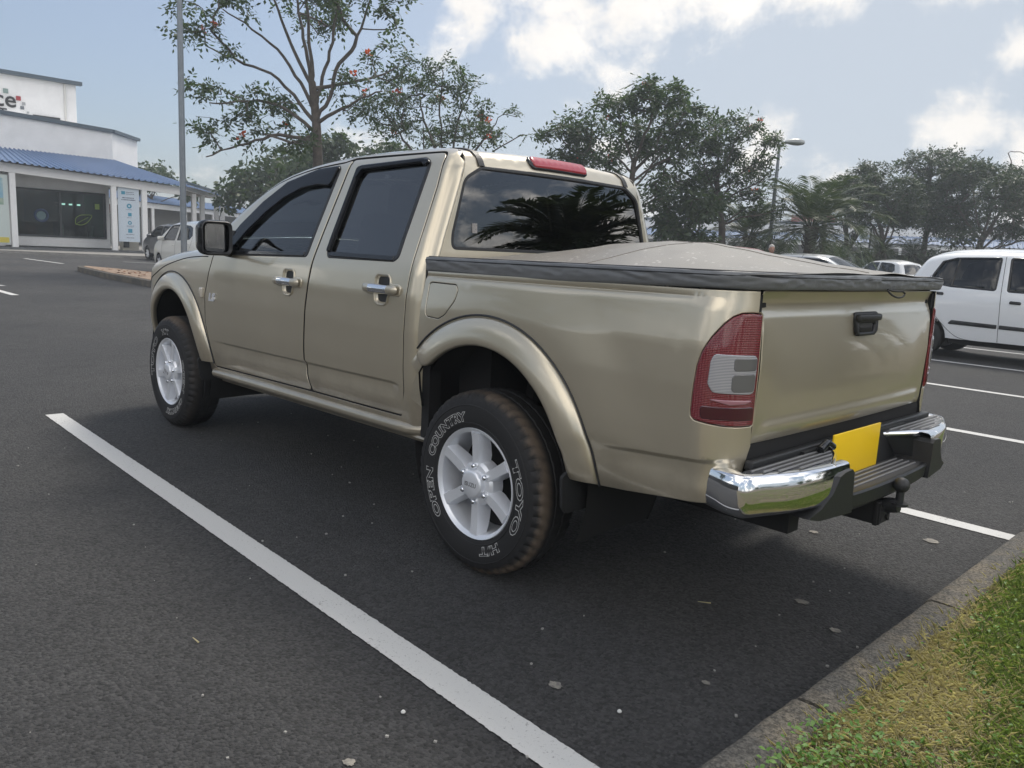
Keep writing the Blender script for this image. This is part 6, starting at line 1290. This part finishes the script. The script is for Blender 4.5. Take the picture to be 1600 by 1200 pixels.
tree('feathery_tree', (10.3, -39.72), [(-0.35, 6.0, 1.52, 1.0), (0.88, 5.8, 1.22, 1.1), (1.82, 5.44, 1.07, 1.22), (0.33, 4.76, 1.83, 1.37), (1.9, 3.94, 0.91, 1.37), (-0.9, 5.0, 1.22, 1.22), (1.48, 3.17, 1.22, 0.76), (-1.4, 2.87, 1.22, 0.76), (3.06, 5.0, 1.52, 2.0), (3.6, 3.4, 1.2, 1.2)], [(0, 0), (.05, 1.3), (.1, 2.2), (.3, 3.2)], 290, 'rightmost big tree with a thick forked trunk behind the white hatchback', 21, nleaf=11, spread=.46, lsize=.44, lm=M_leafC, group='trees around the car park', bare=.03, lw=.4, maxr=.33, r_exp=.52, extra_bare=[(.9, 7.4), (1.9, 7.3), (2.6, 7.1), (3.2, 7.2), (-.8, 7.4), (-.2, 7.5), (1.3, 7.5)])
# --- palms
def palm(name, loc, h, nf, fl, label, seed, rad=.16, group='date palms', cat='palm tree', nl=34, lean=(0, 0), wid=.030, up=1.35):
    rng = np.random.default_rng(seed); rt = empty(name, (loc[0], loc[1], 0), 0, label, cat, group)
    mb = MB(); n = 26; pts = [(lean[0]*t*t, lean[1]*t*t, h*t) for t in np.linspace(0, 1, n)]; mb.tube(pts, [rad*(1.15-.25*min(1, t*3))*(1+.09*((i % 2) == 0))*(1+.5*max(0, t-.86)/.14) for i, t in enumerate(np.linspace(0, 1, n))], 12)
    for k in range(60 if h > .8 else 20):   # old leaf bases
        z = h*rng.uniform(.55, 1); a = rng.uniform(0, 6.28); p = Vector((math.cos(a)*rad*1.0+lean[0]*(z/h)**2, math.sin(a)*rad*1.0+lean[1]*(z/h)**2, z)); mb.tube([p, p+Vector((math.cos(a)*.10, math.sin(a)*.10, .14))], [.035, .012], 4)
    mb.build('trunk', M_bark2, rt, recalc=False, sharp=None)
    P = []; rb = MB(); top = np.array([lean[0], lean[1], h])
    for k in range(nf):
        a = k*2.39996+rng.uniform(-.2, .2); f = k/nf; el = up-f*2.0+rng.uniform(-.12, .12); L_ = fl*rng.uniform(.82, 1.1)*(1 if f > .1 else .8)
        hd = np.array([math.cos(a), math.sin(a), 0]); p = top+hd*rad*.5; spine = [p]; ang = el; m = 16
        for i in range(m):
            ang -= (1.15+.35*rng.random())/m*(.35+1.3*i/m)*(1.0 if f < .8 else .6); p = p+(hd*math.cos(ang)+np.array([0, 0, 1])*math.sin(ang))*L_/m; spine.append(p)
        rb.tube([Vector(q) for q in spine], [.020*(1-.85*i/m) for i in range(m+1)], 4, False); sp_ = np.array(spine)
        for i in range(nl):
            t = .12+.88*(i+.5)/nl; x = t*m; j = min(m-1, int(x)); q = sp_[j]+(sp_[j+1]-sp_[j])*(x-j); tg = unit(sp_[j+1]-sp_[j]); sd = unit(np.cross(tg, np.array([0, 0, 1.]))); upv = np.cross(sd, tg)
            ll = fl*.20*(math.sin(math.pi*min(1, t*.93+.04))**.6+.12)
            for sg in (-1, 1):
                ax = unit(sd*sg*1.0+tg*.75+upv*rng.uniform(.05, .45)+np.array([0, 0, -.10])); w = unit(np.cross(ax, upv+sd*.3*sg))*wid*fl*.5
                P.append([q, q+ax*ll*.4+w*.5, q+ax*ll+np.array([0, 0, -.10*ll]), q+ax*ll*.4-w*.5])
    rb.build('frond_stem', M_palm, rt, recalc=False, sharp=None); quads_obj('crown', np.array(P), M_palm, rt); return rt
palm('date_palm', (12.0, -26.25), 2.65, 52, 2.9, 'date palm with stout dark trunk right of the hooded lamp post', 31, rad=.22, up=1.5)
palm('date_palm', (15.2, -27.4), 2.30, 44, 2.5, 'date palm behind the forked pale trunk, left of the lamp post', 32, rad=.2)
palm('date_palm', (13.4, -36.4), 2.0, 30, 1.5, 'low bushy palm in front of the feathery trees, left of the small white car', 33, rad=.13)
palm('date_palm', (12.9, -31.0), 1.55, 24, 1.1, 'small young palm right of the stout date palm', 34, rad=.10)
palm('date_palm', (13.1, -39.6), 2.0, 28, 1.5, 'low palm directly behind the roof of the small white car', 35, rad=.13)
def slender(loc, h, label, seed, lean):
    return palm('fan_palm', loc, h, 18, .8, label, seed, rad=.10, group='slender palms', lean=lean)
slender((15.6, -35.0), 3.4, 'thin straight palm trunk left of the white notice board', 36, (.05, .05)); slender((15.2, -36.3), 3.0, 'thin leaning palm trunk just right of the white notice board', 37, (-.5, -.4))
# hedge, low shrubs
def hedge(name, P, Q, w, h, n, label, seed, m=None):
    rng = np.random.default_rng(seed); o = empty(name, (0, 0, 0), 0, label, 'hedge'); P, Q = np.array(P), np.array(Q); t = rng.random((n, 1)); d = unit(Q-P); nn = np.array([-d[1], d[0]])
    side = rng.uniform(-1, 1, (n, 1)); xy = P+(Q-P)*t+nn*side*w/2; z = h*(rng.random((n, 1))**.6)*(1-.15*side**2)*(.9+.15*np.sin(t*40)); C = np.concatenate([xy, z], 1)
    pl = leaves_at(rng, C, 4, .10, .13, .55, .1); quads_obj('foliage', pl, m or M_leafB, o)
    b = MB(); b.prism([tuple(P+nn*w*.38), tuple(Q+nn*w*.38), tuple(Q-nn*w*.38), tuple(P-nn*w*.38)], 'z', 0, h*.86); b.build('hedge_core', M_dark, o, smooth=False); return o
hedge('hedge', (15.0, -31.9), (8.5, -38.4), 1.2, 1.05, 5200, 'low clipped hedge in front of the feathery trees', 41)
hedge('hedge', (15.6, -30.5), (12.6, -34.6), .8, 1.25, 2200, 'yellow green hedge below the white notice board', 42, leafmat('lime_leaf', (.07, .11, .02), (.13, .17, .04)))
hedge('hedge', (22.5, -21.5), (17.5, -26.5), 1.0, 1.1, 2600, 'hedge at the foot of the two tulip trees behind the cover', 43)
# white notice board, totem, boxes between the trees
def board(name, loc, w, h, z0, label, m, cat):
    o = empty(name, (loc[0], loc[1], 0), math.atan2(FX.y, FX.x), label, cat); b = MB(); b.box((0, 0, z0+h/2), (.12, w, h), bev=.015); b.build('panel', m, o)
    for sg in (1, -1): b = MB(); b.box((0, sg*(w/2+.04), (z0+h)/2), (.08, .08, z0+h+.05)); b.build('post', M_frame, o, smooth=False)
    return o
nb = board('notice_board', (16.2, -39.2), .78, 1.15, .75, 'white notice board on dark posts among the thin palms', mat('board_white', (.55, .56, .58), .6), 'sign')
b = MB(); b.box((-.065, .05, 1.45), (.012, .16, .16)); b.box((-.065, -.02, 1.15), (.012, .2, .1)); b.build('print', M_inkd, nb, smooth=False)
board('totem_sign', (17.0, -44.5), .55, 2.6, .9, 'tall narrow grey totem sign behind the low palm', mat('totem_grey', (.42, .44, .46), .5), 'sign')
b = MB(); b.box((0, 0, .95), (.5, .95, 1.9), bev=.02); o = b.build('kiosk', mat('kiosk_grey', (.30, .35, .40), .5), None); o.location = (17.0, -44.1, 0); o.rotation_euler = (0, 0, -.77); o.parent = None
kr = empty('electrical_cabinet', (17.0, -43.6, 0), -.77, 'blue grey electrical cabinet at the foot of the totem sign', 'cabinet'); o.parent = kr; o.location = (0, 0, 0); o.rotation_euler = (0, 0, 0); o.name = 'cabinet'
b = MB(); b.box((-.255, 0, .95), (.02, .80, 1.6)); b.build('door', mat('kiosk_door', (.26, .31, .36), .5), kr, smooth=False)
# --- planting behind the viewer, seen only as reflections in the glass and paint
palm('date_palm', PALM_BACK, 2.0, 96, 2.6, 'full date palm on the grass, reflected in the pickup rear window', 38, rad=.26, group='date palms', nl=44, wid=.055, up=1.3)
for i, (x, y, r_) in enumerate(((-24, -14, 2.6), (-27, -20, 2.2), (-22, -28, 2.8), (-30, -8, 2.4), (-20, -34, 2.5))):
    tree('shrub', (x, y), [(-1.6, 1.3, 1.8, 1.0), (1.5, 1.2, 1.8, .9), (0, 1.7, 1.6, .9)], [(0, 0), (0, .8)], 60, 'rounded dark shrub on the far verge, mirrored low in the rear window', 60+i, leaf='simple', nleaf=20, spread=.5, lsize=.30, lw=.5, lm=M_leafB, bare=0, cat='shrub', group='shrubs on the far verge')
tree('broadleaf_tree', (7.5, 9.5), [(-1.5, 3.6, 1.8, 1.2), (1.2, 3.9, 1.8, 1.2), (0, 4.8, 1.8, 1.1), (2.8, 3.2, 1.3, .9), (-2.8, 3.0, 1.3, .9)], [(0, 0), (0, 1.4), (.1, 2.8)], 190, 'shade tree at the side of the bays, reflected in the side windows', 70, nleaf=6, spread=.34, lsize=.44, lm=M_leafA, group='trees around the car park', bare=.03)
# ------------------------------------------------------------------ verge: grass, dry patch, weeds
def verge():
    rng = np.random.default_rng(7)
    def blades(n, xr, yr, h, w, lay, m, name, dens=None, bend=.5):
        x = rng.uniform(*xr, n); y = rng.uniform(*yr, n)
        if dens is not None:
            k = rng.random(n) < dens(x, y); x, y = x[k], y[k]
        n = len(x); a = rng.uniform(0, 2*math.pi, n); hh = h*rng.uniform(.35, 1.15, n); tilt = np.clip(rng.normal(lay, .35, n), 0, 1.5)
        d = np.stack([np.cos(a), np.sin(a), np.zeros(n)], 1); z = np.array([0, 0, 1.]); s = np.stack([-np.sin(a), np.cos(a), np.zeros(n)], 1)*(w*rng.uniform(.6, 1.3, n))[:, None]
        p0 = np.stack([x, y, np.full(n, .088)], 1); t1, t2 = tilt, tilt+bend
        p1 = p0+(d*np.sin(t1)[:, None]+z*np.cos(t1)[:, None])*hh[:, None]*.55; p2 = p1+(d*np.sin(t2)[:, None]+z*np.cos(np.minimum(t2, 1.75))[:, None])*hh[:, None]*.5
        p2[:, 2] = np.maximum(p2[:, 2], .09)
        V = np.stack([p0-s, p0+s, p1+s*.8, p2, p1-s*.8], 1); o = quads_obj(name, V, m, None); return tag(o, kind='stuff')
    def straw(x, y): return np.exp(-(((x+1.57)/.16)**2+((y-.62)/.33)**2))*1.5+np.exp(-(((x+1.50)/.05)**2+((y-.25)/.5)**2))*.5+.45*np.exp(-((x+1.46)/.05)**2)
    def weed(x, y): return np.exp(-(((x+1.50)/.09)**2+((y-1.10)/.20)**2))+.25*np.exp(-(((x+1.68)/.12)**2+((y-.95)/.2)**2))
    ns = lambda x, y, f, o: np.array([noise.noise(Vector((a*f, b*f, o))) for a, b in zip(x, y)])
    blades(70000, (-2.5, -1.455), (-2.2, 1.6), .042, .0011, .75, M_grass, 'grass', lambda x, y: np.clip(1-1.35*straw(x, y)-.3*weed(x, y)+.5*ns(x, y, 5, 1), .04, 1)*np.clip((-1.45-x+.012)/.02, 0, 1))
    blades(60000, (-2.3, -1.445), (-1.2, 1.5), .055, .0008, 1.15, M_straw, 'dry_grass', lambda x, y: np.clip(.95*straw(x, y)+.05+.25*np.maximum(0, ns(x, y, 4, 5)), 0, 1), .35)
    blades(16000, (-9, -2.4), (-8, 7), .07, .004, .6, M_grass, 'grass')
    blades(5000, (-2.5, -1.45), (-9, -2.4), .06, .0025, .7, M_grass, 'grass')
    # broad-leaved weeds
    n = 15000; x = rng.uniform(-2.1, -1.44, n); y = rng.uniform(-1.2, 1.6, n); k = rng.random(n) < np.clip(weed(x, y)*1.0+.05+.25*np.maximum(0, ns(x, y, 6, 9)), 0, 1); x, y = x[k], y[k]; n = len(x)
    hgt = .09+rng.random(n)*.05*np.clip(weed(x, y)+.4, 0, 1); a = rng.uniform(0, 6.28, n); up = rng.uniform(.05, .7, n); ax = np.stack([np.cos(a)*np.cos(up), np.sin(a)*np.cos(up), np.sin(up)], 1); s = np.stack([-np.sin(a), np.cos(a), rng.normal(0, .25, n)], 1); L_ = (.009+.011*rng.random(n))[:, None]; p = np.stack([x, y, hgt], 1)
    V = np.stack([p, p+ax*L_*.35+s*L_*.30, p+ax*L_*.75+s*L_*.22, p+ax*L_*1.05-np.array([0, 0, .3])*L_, p+ax*L_*.75-s*L_*.22, p+ax*L_*.35-s*L_*.30], 1); tag(quads_obj('weeds', V, M_weed, None), kind='stuff')
verge()
# small litter on the asphalt: pale stains, pebbles, twigs
def spots():
    rs = random.Random(9); m = mat('dried_splash', (.30, .28, .24), .9, base2=(.12, .115, .11), vscale=60); i = 0
    for x, y, r_ in ((-.79, 1.22, .030), (-.98, .05, .034), (-1.17, .18, .026), (-.64, -.76, .030), (-1.05, -1.12, .045), (-.71, 1.88, .022), (-1.07, .85, .018)):
        n = 22; V = [(x+r_*(.45+.30*rs.random())*math.cos(q)*1.3, y+r_*(.45+.3*rs.random())*math.sin(q), .0042) for q in np.linspace(0, 2*math.pi, n, endpoint=False)]
        tag(mesh_obj('dried_splash', V, [tuple(range(n))], m, None, smooth=False), kind='structure')
    b = MB()
    for k in range(170):
        d = rs.uniform(-1.3, 3); y = rs.uniform(-2.5, 3.2); s = rs.uniform(.0015, .0045); b.box((d, y, s*.6), (s*2, s*1.6, s*1.3), Matrix.Rotation(rs.uniform(0, 3), 3, 'Z'))
    tag(b.build('grit', mat('grit_stone', (.35, .34, .32), .9), None, smooth=False), kind='stuff')
    for x, y, a, l in ((-.77, .35, .9, .05), (.09, 1.92, .2, .03)):
        b = MB(); b.tube([(x, y, .006), (x+l*math.cos(a), y+l*math.sin(a), .012)], [.003, .001], 6); tag(b.build('dry_twig', M_straw, None), ['thin pale twig on the asphalt behind the rear wheel', 'tiny dry twig left of the long white line'][0 if x < 0 else 1], 'twig')
    for x, y in ((-.62, 1.65), (-1.0, 1.18)):
        b = MB(); b.lathe([(0, 0), (.006, .001), (.007, .004), (.004, .008), (0, .009)], 8, 'z', (x, y, .001)); tag(b.build('pebble', mat('pebble_white_%d' % (x*-100), (.6, .6, .58), .8), None), ['white pebble on the asphalt between the line and rear wheel', 'white pebble on the asphalt near the kerb'][0 if x > -.8 else 1], 'pebble')
spots()
# ------------------------------------------------------------------ a person beyond the cover
def person():
    rt = empty('person', (9.9, -19.55, 0), 0, 'grey-haired person in a dark top standing beside the red car, only the head showing', 'person')
    J = dict(pel=(0, 0, .95), wst=(0, 0, 1.10), chest=(0, 0, 1.33), nk=(0, 0, 1.50), hd0=(.0, 0, 1.56), shl=(0, .19, 1.43), ell=(.02, .25, 1.16), wrl=(-.08, .24, .93), shr=(0, -.19, 1.43), elr=(.02, -.25, 1.16), wrr=(-.08, -.24, .93), hl=(0, .10, .92), kl=(-.02, .11, .50), al=(.02, .11, .08), tl=(-.13, .12, .03), hr=(0, -.10, .92), kr=(-.02, -.11, .50), ar=(.02, -.11, .08), tr=(-.13, -.12, .03))
    rad = dict(pel=.15, wst=.135, chest=.155, nk=.06, hd0=.055, shl=.075, ell=.05, wrl=.032, shr=.075, elr=.05, wrr=.032, hl=.10, kl=.065, al=.045, tl=.03, hr=.10, kr=.065, ar=.045, tr=.03)
    E = [('pel', 'wst'), ('wst', 'chest'), ('chest', 'nk'), ('nk', 'hd0'), ('chest', 'shl'), ('shl', 'ell'), ('ell', 'wrl'), ('chest', 'shr'), ('shr', 'elr'), ('elr', 'wrr'), ('pel', 'hl'), ('hl', 'kl'), ('kl', 'al'), ('al', 'tl'), ('pel', 'hr'), ('hr', 'kr'), ('kr', 'ar'), ('ar', 'tr')]
    # five fingers on each hand
    for s, sg in (('l', 1), ('r', -1)):
        w = Vector(J['wr'+s])
        for f, (dx, ln) in enumerate(((-.03, .075), (-.012, .088), (.006, .095), (.024, .085), (.038, .062))):
            J['p%s%d' % (s, f)] = tuple(w+Vector((dx*.9-.02, 0, -.06))); J['f%s%d' % (s, f)] = tuple(w+Vector((dx*1.2-.03, -.012*sg, -.07-ln))); rad['p%s%d' % (s, f)] = .016; rad['f%s%d' % (s, f)] = .008; E += [('wr'+s, 'p%s%d' % (s, f)), ('p%s%d' % (s, f), 'f%s%d' % (s, f))]
    ks = list(J); me = bpy.data.meshes.new('body'); me.from_pydata([J[k] for k in ks], [(ks.index(a), ks.index(b_)) for a, b_ in E], []); o = bpy.data.objects.new('body', me); COL.objects.link(o)
    md = o.modifiers.new('Skin', 'SKIN'); 
    for i, k in enumerate(ks): me.skin_vertices[0].data[i].radius = (rad[k], rad[k])
    me.skin_vertices[0].data[0].use_root = True; s2 = o.modifiers.new('Sub', 'SUBSURF'); s2.levels = 2; s2.render_levels = 2
    me.materials.append(mat('skin', (.36, .20, .14), .6)); 
    bpy.context.view_layer.update(); dg = bpy.context.evaluated_depsgraph_get(); me2 = bpy.data.meshes.new_from_object(o.evaluated_get(dg)); bpy.data.objects.remove(o)
    # head joined to the neck as one surface
    mb = MB(); secs = []
    for z, a, bb, xo in ((1.535, .048, .050, .0), (1.565, .070, .060, -.012), (1.60, .085, .068, -.018), (1.64, .092, .073, -.016), (1.68, .095, .076, -.010), (1.72, .092, .075, -.004), (1.755, .078, .066, 0), (1.78, .050, .045, 0), (1.79, .01, .01, 0)):
        secs.append([(xo-a*math.cos(t), bb*math.sin(t), z) for t in np.linspace(0, 2*math.pi, 20, endpoint=False)])
    mb.loft(secs, True, True); mb.loft([[(-.105, .010, 1.66), (-.105, -.010, 1.66)], [(-.128, .016, 1.632), (-.128, -.016, 1.632)], [(-.100, .014, 1.622), (-.100, -.014, 1.622)]]); 
    for sg in (1, -1): mb.box((.0, sg*.078, 1.655), (.035, .016, .06), bev=.006)
    mb.box((-.102, 0, 1.600), (.012, .045, .012), bev=.004, mi=1)
    for sg in (1, -1): mb.box((-.103, sg*.032, 1.668), (.012, .022, .010), bev=.003, mi=1)
    n0 = len(me2.vertices); V = [v.co.copy() for v in me2.vertices]+[Vector(v) for v in mb.V]; F = [tuple(q.vertices) for q in me2.polygons]+[tuple(i+n0 for i in f) for f in mb.F]; fm = [0]*len(me2.polygons)+mb.fm
    body = mesh_obj('body', V, F, [MATS['skin'], mat('lip_dark', (.16, .06, .05), .5)], rt, fm=fm)
    b = MB(); secs = []
    for z, a, bb, xo in ((1.62, .02, .079, .06), (1.66, .070, .084, .032), (1.70, .098, .084, .006), (1.74, .096, .080, .004), (1.775, .074, .064, .003), (1.80, .02, .02, 0)): secs.append([(xo-a*math.cos(t), bb*math.sin(t), z) for t in np.linspace(0, 2*math.pi, 20, endpoint=False)])
    b.loft(secs, True, True); b.build('hair', mat('grey_hair', (.42, .40, .38), .8), rt)
    b = MB(); secs = []
    for z, a, bb in ((.92, .165, .19), (1.1, .155, .175), (1.30, .165, .20), (1.42, .125, .235), (1.48, .09, .13), (1.51, .07, .075)): secs.append([(-a*math.cos(t), bb*math.sin(t), z) for t in np.linspace(0, 2*math.pi, 24, endpoint=False)])
    b.loft(secs, True); 
    for sg in (1, -1): b.tube([(0, sg*.17, 1.44), (.01, sg*.225, 1.30), (.02, sg*.25, 1.15)], [.085, .075, .065], 12, False)
    b.build('shirt', mat('dark_shirt', (.03, .03, .04), .9), rt)
    b = MB()
    for sg in (1, -1): b.tube([(0, sg*.095, .98), (-.01, sg*.105, .7), (-.02, sg*.11, .5), (.01, sg*.11, .12)], [.125, .105, .085, .075], 14, False)
    b.build('trousers', mat('dark_trousers', (.05, .05, .06), .9), rt)
    rt.rotation_euler = (0, 0, R(-45)); rt.scale = (1, 1, 1)
person()

hedge('hedge', (17.5, -39.0), (6.5, -50.5), 2.2, 2.3, 6500, 'tall dark undergrowth behind the feathery trees', 44)

hedge('hedge', (-4, 23), (42, 19), 2.5, 3.6, 5200, 'tall hedge across the drive, mirrored in the pickup doors', 45)
# ------------------------------------------------------------------ haze
hz = bpy.data.materials.new('haze_air'); hz.use_nodes = True; _n = hz.node_tree; _n.nodes.clear()
_o = _n.nodes.new('ShaderNodeOutputMaterial'); _v = _n.nodes.new('ShaderNodeVolumePrincipled'); _n.links.new(_v.outputs[0], _o.inputs['Volume'])
_v.inputs['Color'].default_value = (.86, .93, 1, 1); _v.inputs['Density'].default_value = HAZE; _v.inputs['Anisotropy'].default_value = .3
b = MB(); b.box((75, 0, 6), (760, 710, 14)); tag(b.build('haze', hz, None, smooth=False), kind='stuff')
